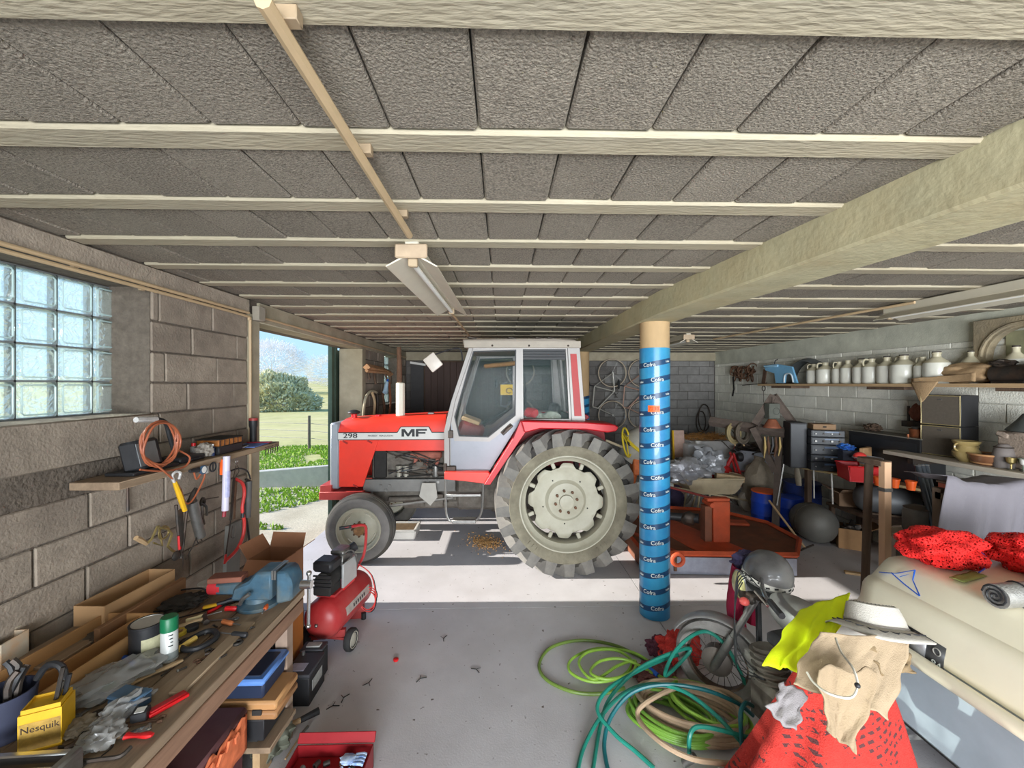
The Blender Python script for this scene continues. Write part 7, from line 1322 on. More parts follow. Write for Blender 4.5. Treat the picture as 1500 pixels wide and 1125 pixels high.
jx = [(1192, .095, .32, 0, 2.2), (1209, .115, .33, 0, 2.4), (1229, .085, .33, 0, 2.9), (1242, .09, .34, 0, 1.2), (1262, .10, .34, 1, 5.5), (1277, .105, .34, 1, 2.7), (1299, .10, .345, 1, .3), (1324, .13, .35, 1, 1.5), (1352, .08, .32, 0, 1.7), (1372, .115, .36, 1, .6)]
JY_ = [6.263, 6.034, 5.785, 5.634, 5.415, 5.262, 5.052, 4.832, 4.608, 4.459]
for k, ((p, r, h, cp_, hz), y) in enumerate(zip(jx, JY_)): jug('%s stoneware jug from the scooter shield on the long shelf' % ordn[k], y, 4.86, r, h, cp_, hz)
jug('jug standing behind the seventh and eighth ones on the long shelf', JY_[7]+.14, 5.0, .08, .34, 1, 1)
jug('dark capped jug hidden behind the burlap sack, left of two', JY_[9]-.22, 5.0, .085, .35, 1, 1)
jug('dark capped jug hidden behind the burlap sack, right of two', JY_[9]-.60, 5.0, .085, .37, 1, 1)
# scooter shield and mudguard on the shelf
t = T('scooter_shield', 'light blue scooter leg shield with an arched cut out on the long shelf', 'scooter shield', (4.86, 7.0, SH), world=True); m_lb = mat('pale_blue', (120, 176, 212), .4, var=.08, coat=.2)
def PXs(p): return (p[1], p[2])
sy = lambda a: a
b = B(); b.prism([(7.30, SH+.24), (7.33, SH+.33), (6.92, SH+.33), (6.62, SH+.28), (6.50, SH+.01), (6.58, SH+.01), (6.62, SH+.14), (6.70, SH+.17), (6.78, SH+.14), (6.80, SH+.01), (7.02, SH+.01), (7.06, SH+.18)], 'X', 4.77, 4.80, .004); part('shield', b, m_lb, t)
part('rim', B().tube(smooth([(4.765, 6.58, SH+.02), (4.765, 6.62, SH+.14), (4.765, 6.70, SH+.17), (4.765, 6.78, SH+.14), (4.765, 6.80, SH+.02)], 4), .012, 6), mat('pale_rim', (206, 216, 220), .4), t); part('top_edge', B().bx((4.755, 6.95, SH+.29), (4.82, 7.33, SH+.335), .008), mat('pale_blue2', (150, 196, 224), .4), t); part('hook', B().tube(smooth([(4.79, 7.08, SH+.33), (4.79, 7.06, SH+.40), (4.79, 7.0, SH+.42)], 3), .008, 6).bx((4.77, 7.0, SH+.33), (4.81, 7.16, SH+.345)), m_black, t)
t = T('mudguard', 'large dull grey rounded mudguard behind the blue scooter shield', 'mudguard', (4.97, 6.6, SH), world=True); b = B(); b.grid(lambda u, v: V((4.86+.20*v, 6.52+.40*cos(pi*u), SH+.012+.40*sin(pi*u)*(1-.12*(2*v-1)**2))), 20, 6); part('shell', b, mat('grey_guard', (98, 102, 102), .5, .2, var=.12), t, solid=.006); part('tail_plate', B().bx((4.86, 6.9, SH+.002), (5.02, 7.12, SH+.02)), m_dsteel, t)
t = T('leather_strap', 'brown leather strap leaning on the end of the long shelf', 'strap', (4.80, 7.42, SH), world=True); part('strap', B().box((4.79, 7.36, SH+.13), (.012, .10, .25), (R(12), 0, 0), .003), mat('brown_leather', (84, 62, 48), .8, var=.2), t); part('rod', B().cyl((4.80, 7.30, SH+.012), (4.80, 8.05, SH-.03), .008, n=6), m_dsteel, t)
t = T('ring_hook', 'iron ring hanging under the far end of the long shelf', 'ring', (4.75, 7.3, SH-.09), world=True); part('ring', B().tor((4.74, 7.30, SH-.085), .045, .008, (0, pi/2, 0), 18, 6), m_dsteel, t); part('chain', B().cyl((4.74, 7.30, SH-.13), (4.74, 7.30, SH-.34), .005, n=5), m_dsteel, t)
# burlap sack, machine, stone arch
m_bur = mat('burlap', (176, 146, 110), .95, var=.14, sc=20, bump=.8, bsc=160)
t = T('burlap_sack', 'burlap sack lying on the long shelf with one corner hanging over the edge', 'sack', (4.85, 4.0, SH), world=True)
ys = (4.86, 4.266, 2.314)[1]
part('bulk', B().sph((4.93, ys-.02, SH+.105), (.13, .34, .105), 30, None, .35, 2.2, 6), m_bur, t); part('fold', B().grid(lambda u, v: V((4.72+.02*sin(u*5), ys-.30+.62*u, SH+.02+.09*v*(1-u*.6)+.012*NZ.noise(V((u*4, v*3, 0))))), 14, 6), m_bur, t, solid=.006)
y2 = (4.71, 4.451, 2.093)[1]; b = B(); b.grid(lambda u, v: V((4.71-.02*sin(pi*u)*(1-v), y2+(u-.5)*.30*(1-v*.85)+.03*v, SH+.02-.24*v*(1-.2*abs(u-.5)))), 14, 10); part('hanging_corner', b, m_bur, t, solid=.006)
t = T('old_motor', 'dark old electric motor at the right end of the long shelf', 'motor', (4.9, 3.45, SH), world=True); ym = (4.86, 3.822, 2.265)[1]
part('housing', B().cyl((4.9, ym-.2, SH+.092), (4.9, ym+.12, SH+.092), .09, n=18), m_dsteel, t); part('pulley', B().lathe([(0, -.03), (.11, -.03), (.09, 0), (.11, .03), (0, .03)], (4.88, ym-.26, SH+.112), 'Y', 20), m_black, t); part('scraps', B().sph((4.88, ym+.05, SH+.20), (.06, .10, .035), 20, None, .6, 4, 3), m_dsteel, t); part('foot', B().bx((4.82, ym-.15, SH+.001), (4.98, ym+.1, SH+.02)), m_dsteel, t)
t = T('stone_niche', 'stone slab with a round arched opening standing at the right end of the long shelf', 'stone arch', (5.0, 3.3, SH), world=True); ya = (4.98, 3.784, 2.427)[1]+.02
m_st = mat('ochre_stone', (150, 136, 110), .95, var=.18, sc=8, bump=.6, bsc=50, c2=(110, 104, 92), c2amt=.5); arc = [(ya+.30*cos(pi*k/12), SH+.28+.27*sin(pi*k/12)) for k in range(13)]
b = B(); b.prism([(ya+.42, SH+.002), (ya+.42, SH+.66), (ya-.42, SH+.66), (ya-.42, SH+.002), (ya-.30, SH+.002)]+arc[::-1]+[(ya+.30, SH+.002)], 'X', 5.0, 5.08, .004); part('slab', b, m_st, t)
part('back_stone', B().bx((5.081, ya-.34, SH+.002), (5.094, ya+.20, SH+.52)), mat('moss_stone', (138, 136, 106), .95, var=.15), t)
part('arch_moulding', B().tube([(4.995, y, z) for y, z in [(ya+.345*cos(pi*k/12), SH+.28+.31*sin(pi*k/12)) for k in range(13)]], .018, 6), m_st, t)
# harness on the right wall
t = T('harness', 'bundle of rusty chains and straps hung on the right wall near the back corner', 'chains', (5.05, 8.414, 2.399), world=True); rn = random.Random(9); b = B()
c0 = V((5.03, 8.835, 2.411)); c1 = V((5.03, 8.058, 2.348))
for k in range(26):
    p = lerp(c0, c1, rn.random())+V((rn.uniform(-.03, .03), 0, rn.uniform(-.10, .12))); b.tor(p, rn.uniform(.05, .11), .012, (rn.uniform(0, 3), rn.uniform(0, 3), rn.uniform(0, 3)), 12, 5)
part('links', b, m_rust, t, kind='stuff'); part('hanging_strap', B().tube([(5.03, 8.782, 2.306), (5.03, 8.756, 2.039), (5.03, 8.809, 1.889)], .03, 5, flat=.3), m_dark, t)
t = T('wire_bundle', 'loops of dark wire hanging on the back wall near the corner', 'wire', (4.743, 9.6, 1.3), world=True)
for k, (px_, py_, r_) in enumerate(((1, 0, .16), (0, 0, .2))): part('loop', B().tor(V((4.736, 9.62, 1.249))+V((.08*k, 0, .1*k)), r_*.8, .014, (pi/2, 0, .2), 18, 5, ry=r_*1.6), m_dsteel, t)
# A-frame tool stand
m_ofr = mat('old_beam', (92, 80, 72), .85, var=.25, sc=10, bump=.3, bsc=60)
t = T('tool_stand', 'old timber stand with a triangular head, beam and rusty post, left of the stereo table', 'stand', (3.98, 5.9, 0), world=True)
def bar(p, q, w=.075): return B().tube([p, q], w*.7, 4)
part('post', bar((3.974, 5.85, 0.073), (4.034, 5.85, 1.382), .085), m_ofr, t); part('beam', B().tube([(3.345, 6.5, 1.552), (4.044, 5.75, 1.453)], .075, 4), m_ofr, t)
part('triangle_side', bar((3.703, 5.9, 1.556), (3.977, 5.9, 1.975), .09), m_ofr, t); part('triangle_side', bar((3.977, 5.9, 1.975), (4.282, 5.9, 1.554), .09), m_ofr, t); part('triangle_foot', bar((4.282, 5.9, 1.554), (4.13, 5.9, 1.375), .09), m_ofr, t); part('brace', bar((3.704, 5.95, 1.511), (3.994, 5.88, 0.88), .085), m_ofr, t)
part('base_cross', B().bx((3.7, 5.75, .001), (4.3, 5.9, .05)).bx((3.9, 5.55, .001), (4.05, 6.1, .05)), m_dsteel, t); part('red_foot', B().tube([(3.852, 5.7, 0.098), (3.76, 5.65, 0.183)], .03, 6), m_red, t)
part('metal_brace', B().tube([(4.06, 5.8, 0.995), (3.96, 5.8, 0.405)], .014, 6), m_steel, t)
t = T('lantern', 'old grey lantern hanging inside the timber triangle', 'lantern', (3.903, 5.82, 1.662), world=True); c = V((3.89, 5.8, 1.762)); part('case', B().box(c, (.16, .12, .22), None, .008), mat('lantern_grey', (96, 98, 90), .6, .3, var=.2), t); part('bell', B().lathe([(.02, .0), (.05, -.01), (.10, -.10), (.12, -.13)], c+V((0, 0, -.11)), n=16), mat('bell_rust', (140, 84, 60), .7, .3, var=.2), t, solid=.004); part('hook', B().cyl(c+V((0, 0, .11)), c+V((0, 0, .2)), .008, n=6), m_dsteel, t); part('lens', B().lathe([(.05, 0), (0, .01)], c+V((.02, -.061, .0)), 'Y', 14), m_dark, t)
for k, (px_, lab) in enumerate(((1074, 'round coil of pale rope hanging on the timber beam, the left one'), (1087, 'darker coil of rope hanging on the timber beam, the right one'))):
    c = V([(3.608, 6.3, 1.41), (3.689, 6.2, 1.421)][k]); t = T('rope_coil', lab, 'rope', c[:], world=True); b = B()
    for q in range(7):
        for rq in (.15, .115): b.tor(c+V((.008*q-.02, .02*q-.06, -.02)), rq, .019, (R(85), 0, R(25)+.05*sin(q*2)), 22, 6, ry=rq)
    part('coil', b, mat('rope%d' % k, ((150, 134, 96), (96, 86, 74))[k], .95, var=.2, sc=40, bump=.6), t); part('tie', B().cyl(c+V((0, -.0, -.12)), c+V((.02, -.02, -.22)), .012, n=6), m_bur, t)
t = T('hanging_tools', 'cluster of dark tools and pliers hanging below the timber beam', 'tools', (3.974, 5.72, 1.253), world=True); rn = random.Random(10)
for k in range(9): x = rn.uniform(-.26, .12); c = V((3.984, 5.72, 1.399))+V((x, rn.uniform(-.04, .04), 0)); L_ = rn.uniform(.15, .36); part('hanging_tool', B().tube([c, c+V((.01, 0, -L_*.5)), c+V((rn.uniform(-.03, .03), 0, -L_))], [.010, .022, .008], 6), rn.choice([m_dsteel, m_rust, m_black, mat('dull_brass', (150, 128, 80), .5, .5)]), t)
# stereo table (slanting board)
TZ = 1.0
t = T('stereo_table', 'long board table along the right wall carrying stereo units and crates', 'table', (4.6, 5.1, 0), world=True)
part('board', B().prism([(4.12, 5.72), (4.62, 4.30), (5.08, 4.30), (5.08, 5.72)], 'Z', TZ-.03, TZ), mat('board_brown', (150, 112, 80), .8, var=.2, sc=9, stretch=(1, .15, 1)), t)
for x, y in ((4.72, 4.36), (5.02, 4.36), (4.28, 5.62), (5.02, 5.62)): part('leg', B().bx((x-.03, y-.03, 0), (x+.03, y+.03, TZ-.031)), m_darkwood, t)
part('edge_strip', B().tube([(4.12, 5.70, TZ-.015), (4.62, 4.30, TZ-.015)], .012, 4), mat('edge_light', (196, 176, 130), .7), t)
def boxthing(name, label, cat, c, d, rz, m, extra=None, bev=.006, base=0., lid=None):
    t = T(name, label, cat, c, rz); part('case', B().box((0, 0, d[2]/2+.001), d, None, bev), m, t)
    if lid: part('top', B().box((0, 0, d[2]+.004), (d[0]*1.0, d[1]*1.0, .008), None, .002), lid, t)
    return t
m_hifi = mat('hifi_black', (44, 46, 50), .4, var=.15, sc=6); m_wd = mat('cab_dark', (40, 40, 42), .6, var=.15)
rz = R(-18)
t = boxthing('white_box', 'small white cardboard box at the left end of the stereo table', 'box', (*(4.276, 5.767, 1)[:2], TZ), (.26, .26, .20), rz, mat('box_white', (214, 206, 204), .8, var=.05), lid=mat('box_grey_top', (170, 164, 160), .8)); part('tape', B().box((0, 0, .21), (.05, .26, .002)), mat('tape', (190, 170, 140), .5), t)
sx, sy_ = (4.256, 5.307, 1)[:2]; sx += .08; sy_ += .12
for k, (h, lab) in enumerate(((.12, 'lowest black stereo unit of the stack on the table'), (.09, 'second stereo unit from below in the stack'), (.13, 'third stereo unit from below with a row of knobs'), (.10, 'fourth stereo unit in the stack, with a cassette flap'), (.09, 'topmost stereo unit of the stack on the table'))):
    z = TZ+(0, .122, .214, .346, .448)[k]; t = T('stereo_unit', lab, 'stereo', (sx, sy_, z), rz); part('case', B().box((0, 0, h/2+.001), (.38, .30, h-.004), None, .004), m_hifi, t); part('front_panel', B().box((0, -.153, h/2), (.36, .006, h*.8), None, .002), mat('hifi_front', (42, 45, 50), .35, var=.15, sc=12), t)
    for q in range(4): part('knob', B().cyl((-.14+.09*q, -.156, h*.5), (-.14+.09*q, -.172, h*.5), .013 if k % 2 else .008, n=10), m_dsteel if q % 2 else m_steel, t)
    part('display', B().box((.04, -.157, h*.75), (.16, .003, h*.18)), mat('display_blue', (80, 96, 120), .2), t)
t = boxthing('speaker', 'tall black loudspeaker left of the stereo stack', 'speaker', (sx-.24, sy_+.20, TZ), (.20, .28, .62), rz, m_wd); part('grille_cloth', B().box((0, -.143, .31), (.18, .006, .58)), m_hifi, t)
t = boxthing('brown_box', 'small brown box on top of the stereo stack', 'box', (sx-.02, sy_, TZ+.540), (.26, .20, .075), rz, mat('brown_card', (140, 112, 84), .8)); part('hole', B().box((0, -.101, .04), (.04, .003, .02)), m_dark, t)
t = boxthing('tv_cabinet', 'large black cabinet lying on the table right of the stereo stack', 'cabinet', (4.84, 4.95, TZ), (.30, .95, .52), R(0), m_wd); part('top_board', B().box((0, 0, .527), (.31, .97, .012)), mat('dusty_top', (120, 116, 106), .8, var=.15), t); part('panel', B().box((-.152, 0, .26), (.004, .86, .42)), m_hifi, t)
t = T('mug', 'small metal cup on the black cabinet', 'cup', (4.80, 4.62, TZ+.534)); part('cup', B().lathe([(0, .001), (.03, .001), (.035, .09), (.05, .12), (.045, .12), (.03, .09)], n=14), m_steel, t); part('handle', B().tor((0, -.045, .06), .02, .004, (0, pi/2, 0), 12, 5), m_steel, t)
crumple('cloth_heap', 'small dark brown bundle on top of the black cabinet', 'cloth', (4.86, 5.25, TZ+.534), (.07, .10, .05), m_darkwood, 52)
px_, py_ = (4.52, 5.136, 1)[:2]
t = boxthing('kraft_box', 'tall kraft cardboard box with a hand hole standing on the table', 'box', (4.52, 4.98, TZ), (.05, .24, .36), R(-60), m_card); part('hand_hole', B().box((-.027, 0, .28), (.004, .06, .03)), m_dark, t)
crumple('blue_bag', 'crumpled blue plastic bag on the table in front of the stereo stack', 'plastic bag', (4.45, 5.2, TZ+.30), (.07, .11, .04), mat('blue_bag', (70, 130, 220), .3, var=.2), 55); t = boxthing('dark_crate', 'dark blue grey crate under the crumpled blue bag', 'crate', (4.46, 5.2, TZ), (.16, .24, .295), R(-18), mat('crate_slate', (70, 76, 92), .6)); part('rim', B().box((0, 0, .296), (.17, .25, .008)), mat('crate_slate', (0, 0, 0)), t)
def crate(name, label, c, d, rz, m, cat='crate'):
    t = T(name, label, cat, c, rz); w, l, h = d; part('bottom', B().bx((-w/2, -l/2, .001), (w/2, l/2, .008)), m, t)
    for s in (-1, 1): part('side', B().box((s*w/2, 0, h/2+.001), (.008, l, h), (0, s*R(8), 0)), m, t); part('side', B().box((0, s*l/2, h/2+.001), (w, .008, h), (-s*R(8), 0, 0)), m, t)
    b = B(); b.tube([(-w*.56, -l*.54, h), (w*.56, -l*.54, h), (w*.56, l*.54, h), (-w*.56, l*.54, h)], .009, 4, True); part('rim', b, m, t); return t
cr = (4.19, 4.705, 1); crate('red_crate', 'red plastic crate near the front edge of the stereo table', (cr[0]+.10, cr[1]+.12, TZ), (.30, .34, .18), R(-20), m_red)
t = T('bowl', 'grey plastic bowl heaped on the red crate', 'bowl', (cr[0]+.16, cr[1]+.06, TZ+.20)); part('bowl', B().lathe([(0, .001), (.07, .001), (.13, .07), (.14, .072), (.135, .064), (.07, .01)], n=24), mat('bowl_grey', (150, 152, 156), .5, trans=.1), t); part('rim', B().tor((0, 0, .072), .14, .006), mat('bowl_rim', (176, 178, 182), .5), t)
t = T('red_ball', 'bright red ball lying in the grey bowl', 'ball', (cr[0]+.12, cr[1]+.12, TZ+.215)); part('ball', B().sph((0, 0, .06), (.07, .06, .055), 20), mat('ball_red', (240, 70, 64), .5), t); part('seam', B().tor((0, 0, .06), .065, .004), m_red, t)
t = T('white_sheet', 'crumpled pale blue paper between the red crate walls', 'paper', (cr[0]+.06, cr[1]+.06, TZ+.02)); part('paper', B().sph((0, 0, .08), (.06, .06, .07), 20, None, .6, 3, 5), mat('paper_pale', (206, 216, 230), .7), t)
cx2, cy2 = (4.206, 4.512, 1)[:2]
for k in range(3): t = T('orange_pot', ['left orange flowerpot beside the red crate', 'middle orange flowerpot lying beside the red crate', 'right orange flowerpot, at the table edge'][k], 'flowerpot', (cx2+.06+.085*k, cy2+.02-.10*k, TZ), .3*k); part('pot', B().lathe([(0, .001), (.035, .001), (.045, .085), (.05, .085), (.05, .10), (.042, .10), (.034, .01)], n=18), m_orange, t); part('saucer', B().lathe([(0, .0), (.0, .001)], n=6) if 0 else B().tor((0, 0, .098), .047, .004), m_orange, t)
t = T('tin_can', 'shiny tin can standing between the orange pots', 'tin can', (cx2+.07, cy2-.09, TZ)); part('can', B().cyl((0, 0, .001), (0, 0, .11), .032, n=18), m_chrome, t); part('rim', B().tor((0, 0, .11), .032, .003), m_chrome, t)
t = boxthing('long_chest', 'long reddish brown wooden chest at the right end of the table', 'chest', (4.86, 3.80, .9), (.38, .95, .20), 0, mat('chest_red', (128, 66, 48), .7, var=.2, sc=6)); part('lid', B().box((0, 0, .21), (.40, .97, .02), None, .004), m_darkwood, t); part('trestle', B().bx((-.18, -.45, -.9), (-.12, .45, -.001)).bx((.12, -.45, -.9), (.18, .45, -.001)) if 0 else B().bx((-.18, -.45, -.899), (.18, -.40, -.001)), m_darkwood, t); part('trestle', B().bx((-.18, .40, -.899), (.18, .45, -.001)), m_darkwood, t)
# lower wall shelf with speakers and pots
LZ = 1.37
t = T('plank_shelf', 'lower whitish plank shelf along the right wall under the speakers', 'shelf', (4.8, 4.2, LZ-.04), world=True); part('plank', B().bx((4.52, 2.9, LZ-.045), (5.09, 4.75, LZ), .004), mat('pale_plank', (190, 180, 164), .8, var=.15, sc=8, stretch=(1, .15, 1)), t)
for y in (3.2, 4.5): part('bracket', B().bx((4.6, y-.03, LZ-.12), (5.09, y+.03, LZ-.046)), m_dsteel, t)
for k in range(2):
    z = LZ+.332*k; y = (4.8, 4.334, 1.426)[1]; t = T('speaker', ['lower of two stacked brown loudspeakers with a pale edged front', 'upper of two stacked brown loudspeakers with a pale edged front'][k], 'speaker', (4.86, y, z), 0, world=False)
    rzs = R(-80); t.rotation_euler = (0, 0, rzs); part('case', B().box((0, 0, .165), (.36, .24, .328), None, .004), m_wd, t); part('grille_cloth', B().box((0, -.123, .165), (.33, .008, .30)), mat('grille_brown', (86, 78, 68), .9, var=.1, sc=40), t)
    b = B(); b.tube([(-.172, -.126, .010), (.172, -.126, .010), (.172, -.126, .320), (-.172, -.126, .320)], .006, 4, True); part('front_frame', b, mat('gold_edge', (176, 160, 116), .5, .3), t); part('badge', B().box((0, -.128, .28), (.04, .003, .014), None, .001), m_steel, t)
def pot(name, label, cat, p, prof, m, extra=None):
    t = T(name, label, cat, p); part('body', B().lathe(prof, n=24), m, t)
    if extra: extra(t)
    return t
y = (4.62, 3.994, 1.448)[1]; m_cer = mat('olive_glaze', (150, 130, 84), .3, var=.2, sc=8, coat=.4)
pot('ceramic_pot', 'olive glazed two handled pot right of the stacked speakers', 'pot', (4.66, y, LZ), [(0, .001), (.05, .001), (.10, .06), (.105, .10), (.08, .14), (.075, .16), (.10, .19), (.105, .21), (.095, .21), (.07, .16)], m_cer, lambda t: (part('handle', B().tor((.09, 0, .15), .035, .009, (pi/2, 0, 0), 14, 6), m_cer, t), part('handle', B().tor((-.09, 0, .15), .035, .009, (pi/2, 0, 0), 14, 6), m_cer, t)))
y = (4.62, 3.836, 1.429)[1]
pot('brown_dish', 'brown glazed casserole dish on the plank shelf', 'dish', (4.70, y, LZ), [(0, .001), (.10, .001), (.14, .05), (.145, .10), (.135, .10), (.10, .01)], mat('brown_glaze', (116, 78, 54), .3, var=.2, coat=.4), lambda t: (part('rim_band', B().tor((0, 0, .10), .142, .010), mat('tan_glaze', (176, 130, 90), .4), t), part('base_band', B().tor((0, 0, .02), .115, .010), mat('tan_glaze', (0, 0, 0)), t)))
y = (4.62, 3.705, 1.434)[1]
pot('grey_jar', 'tall grey stone jar at the end of the dishes on the plank shelf', 'jar', (4.68, y, LZ), [(0, .001), (.07, .001), (.075, .12), (.06, .19), (.03, .22), (0, .22)], mat('stone_jar', (116, 108, 104), .7, var=.15), lambda t: part('collar', B().tor((0, 0, .19), .06, .006), m_dsteel, t))
for k in range(4): y = (4.6, 3.602, 1.422)[1]-.05*k; t = T('brass_cup', ['brass cup nearest the grey jar', 'pale green glass next to the brass cup', 'small white cup among the glassware', 'little amber glass at the right end of the plank shelf'][k], 'cup', (4.62+.05*(k % 2), y, LZ)); part('bowl', B().lathe([(0, .001), (.025, .001), (.008, .01), (.008, .05), (.03, .07), (.034, .11), (.03, .11), (.02, .07)], n=14), [m_brass, mat('glass_green', (140, 160, 140), .1, trans=.4), m_white, mat('glass_amber', (190, 150, 70), .2)][k], t); part('foot', B().tor((0, 0, .006), .024, .003), m_steel, t)
y = (4.7, 4.617, 1.42)[1]; m_cu = mat('copper', (150, 92, 60), .4, .6, var=.2)
pot('copper_urn', 'brown copper urn left of the stacked speakers', 'urn', (4.82, y, LZ), [(0, .001), (.05, .001), (.03, .03), (.05, .08), (.085, .18), (.08, .23), (.09, .26), (.08, .26), (.07, .2)], m_cu, lambda t: (part('handle', B().tor((.08, 0, .2), .03, .007, (pi/2, 0, 0), 12, 5), m_cu, t), part('spout', B().tube([(-.07, 0, .12), (-.12, 0, .14), (-.13, 0, .2)], .012, 6), m_cu, t)))
t = boxthing('low_box', 'low dark wooden box between the copper urn and the speakers', 'box', (4.86, y-.22, LZ), (.2, .18, .10), 0, m_darkwood); part('lid', B().box((0, 0, .106), (.21, .19, .01)), m_darkwood, t)
t = T('mask', 'small carved brown head on a wall bracket left of the upper speaker', 'carving', (5, 4.804, 1.76), world=True); c = V((5.02, 4.823, 1.8)); part('head', B().sph(c, (.06, .07, .10), 20, None, .4, 4, 2), mat('carved_wood', (130, 78, 60), .7, var=.2), t); part('bracket', B().bx((4.94, c.y-.12, c.z-.17), (5.09, c.y+.12, c.z-.10)).bx((5.0, c.y+.09, c.z-.1), (5.02, c.y+.11, c.z+.08)), m_dsteel, t)
y = (4.75, 3.639, 1.665)[1]
t = T('stone_block', 'speckled stone block standing at the right frame edge on the plank shelf', 'stone', (4.86, y, LZ)); part('block', B().box((0, 0, .17), (.30, .30, .335), None, .02), mat('speckled_stone', (150, 134, 120), .95, var=.3, sc=40, bump=.5), t); part('chip', B().box((-.13, .1, .30), (.06, .1, .05), (.3, .2, .1), .01), mat('speckled_stone', (0, 0, 0)), t)
t = T('shade_lamp', 'dark metal lamp shade with a white bulb on the stone block', 'lamp', (4.86, y, LZ+.340)); part('shade', B().lathe([(.02, .17), (.05, .165), (.09, .10), (.16, .01), (.155, .005)], n=20), mat('lamp_shade_grey', (92, 96, 94), .5, .4), t, solid=.004); part('bulb', B().sph((0, 0, .05), (.05, .05, .045), 10), m_white, t)
# corner post shelf beside the trailer
t = T('post_rack', 'rack of a pale timber post and an old dark post with a board between them', 'rack', (3.2, 3.4, 0), world=True)
p0, p1 = V((3.223, 3.4, 0.309)), V((3.277, 3.4, 1.48)); part('timber_post', B().bx((3.225, 3.37, .001), (3.285, 3.43, 1.49), .003), mat('new_post', (206, 166, 132), .7, var=.12, sc=6, stretch=(1, 1, .15)), t); part('old_post', B().cyl((3.27, 3.62, .001), (3.30, 3.60, 1.44), .032, n=10), m_darkwood, t)
part('board', B().bx((3.29, 3.2, .86), (4.4, 3.5, .90), .003), mat('grey_board', (166, 152, 136), .8, var=.15, sc=8, stretch=(.15, 1, 1)), t); part('top_clamp', B().box((3.27, 3.52, 1.47), (.10, .24, .05), None, .006), m_darkwood, t); part('old_post', B().cyl((4.35, 3.4, .001), (4.35, 3.4, .858), .045, n=10), m_darkwood, t)
part('metal_strap', B().bx((3.22, 3.365, 1.24), (3.29, 3.435, 1.27)), m_steel, t)
t = T('enamel_pot', 'grey enamel pot on the rack board', 'pot', (3.52, 3.38, .901)); part('body', B().lathe([(0, .001), (.09, .001), (.10, .02), (.10, .16), (.09, .19), (.095, .2), (.0, .2)], n=20), mat('enamel_grey', (104, 100, 96), .5, var=.15), t); part('lid', B().lathe([(.095, .2), (.05, .22), (0, .225)], n=20), m_dsteel, t)
crumple('plastic_scraps', 'pale scrunched plastic and rags on the rack board', 'plastic', (3.78, 3.34, .901), (.13, .10, .06), mat('scrap_pale', (176, 156, 150), .6, var=.3, sc=16), 61)
t = T('red_bottle', 'small bright red bottle at the end of the rack board', 'bottle', (3.86, 3.23, .901)); part('body', B().lathe([(0, .001), (.03, .001), (.03, .12), (.012, .15), (0, .15)], n=14), m_red, t); part('cap', B().cyl((0, 0, .15), (0, 0, .175), .013, n=10), mat('cap_red', (150, 20, 24), .4), t)
for k in range(3):
    a_ = V(((3.591, 3.3, 1.119), (3.562, 3.3, 1.103), (3.539, 3.3, 1.091))[k]); c_ = V(((3.663, 3.45, 1.451), (3.627, 3.45, 1.451), (3.591, 3.45, 1.445))[k]); t = T('pipe', ['rightmost of three dark pipes leaning behind the grey sheet', 'middle one of three dark pipes leaning behind the grey sheet', 'leftmost of three dark pipes leaning behind the grey sheet'][k], 'pipe', (a_.x, a_.y, .0), world=True); d = (c_-a_); part('tube', B().cyl(a_-d*1.0 if 0 else a_-d*((a_.z-.905)/d.z), c_, .021, n=12), mat('pipe_dark', (66, 72, 80), .35, .4), t); part('end_ring', B().tor(c_, .020, .004, (0, 0, 0)), m_steel, t)
# grey sheet draped over a rack behind the nets
m_sheet = mat('lilac_sheet', (120, 116, 122), .9, var=.05, sc=6, bump=.2, bsc=200)
t = T('dust_sheet', 'pale lilac grey sheet draped over something tall behind the red nets', 'sheet', (3.7, 3.0, 0), world=True)
def sheet(u, v):
    p = lerp(lerp((3.298, 2.95, 1.47), (3.835, 2.8, 1.462), u), lerp((3.059, 2.9, 0.724), (3.965, 2.84, 0.693), u), v); sagt = -.05*sin(pi*min(1, u*1.1))*(1-v)
    return p+V((0, -(.05*v*sin(u*22+1.5*sin(v*2))+.07*v*NZ.noise(V((u*5, v*1.3, 2))))-.02*v, sagt+.02*NZ.noise(V((u*7, 1, 0)))*(1-v)))
part('front_fall', B().grid(sheet, 60, 20), m_sheet, t, solid=.004, ang=70)
part('top_fall', B().grid(lambda u, v: lerp(sheet(u, 0), sheet(u, 0)+V((.02, .35, -.04)), v), 60, 4), m_sheet, t, solid=.004, ang=70)
part('support_frame', B().bx((3.30, 3.0, .001), (3.36, 3.06, 1.36)).bx((4.0, 2.95, .001), (4.06, 3.01, 1.30)).bx((3.3, 2.98, 1.28), (4.1, 3.04, 1.33)), m_darkwood, t)
# under the table
m_cyl = mat('tank_grey', (116, 114, 108), .55, .2, var=.12, sc=6)
p = (4.237, 5.193, 0); 
def tank(name, label, a, c, r, m):
    t = T(name, label, 'tank', (a[0], a[1], a[2]-r), world=True); a, c = V(a), V(c); d = (c-a); L_ = d.length; b = B(); b.lathe([(0, 0), (r*.4, r*.06), (r*.75, r*.22), (r*.95, r*.5), (r, r*.8), (r, L_-r*.8), (r*.8, L_-r*.2), (0, L_)], n=28); Mx = Matrix.Translation(a) @ d.to_track_quat('Z', 'Y').to_matrix().to_4x4()
    for v in b.b.verts: v.co = Mx @ v.co
    part('shell', b, m, t); part('valve', B().sph(c, .03, 8), m_dsteel, t); part('seam', B().tor(a+d*.5, r*1.005, .005, d.to_track_quat('Z', 'Y').to_euler()), m_dsteel, t); return t
tank('gas_tank', 'large grey rounded tank lying on the floor below the stereo table', (p[0], p[1]+.05, .255), (p[0]+.08, p[1]+.60, .255), .25, m_cyl)
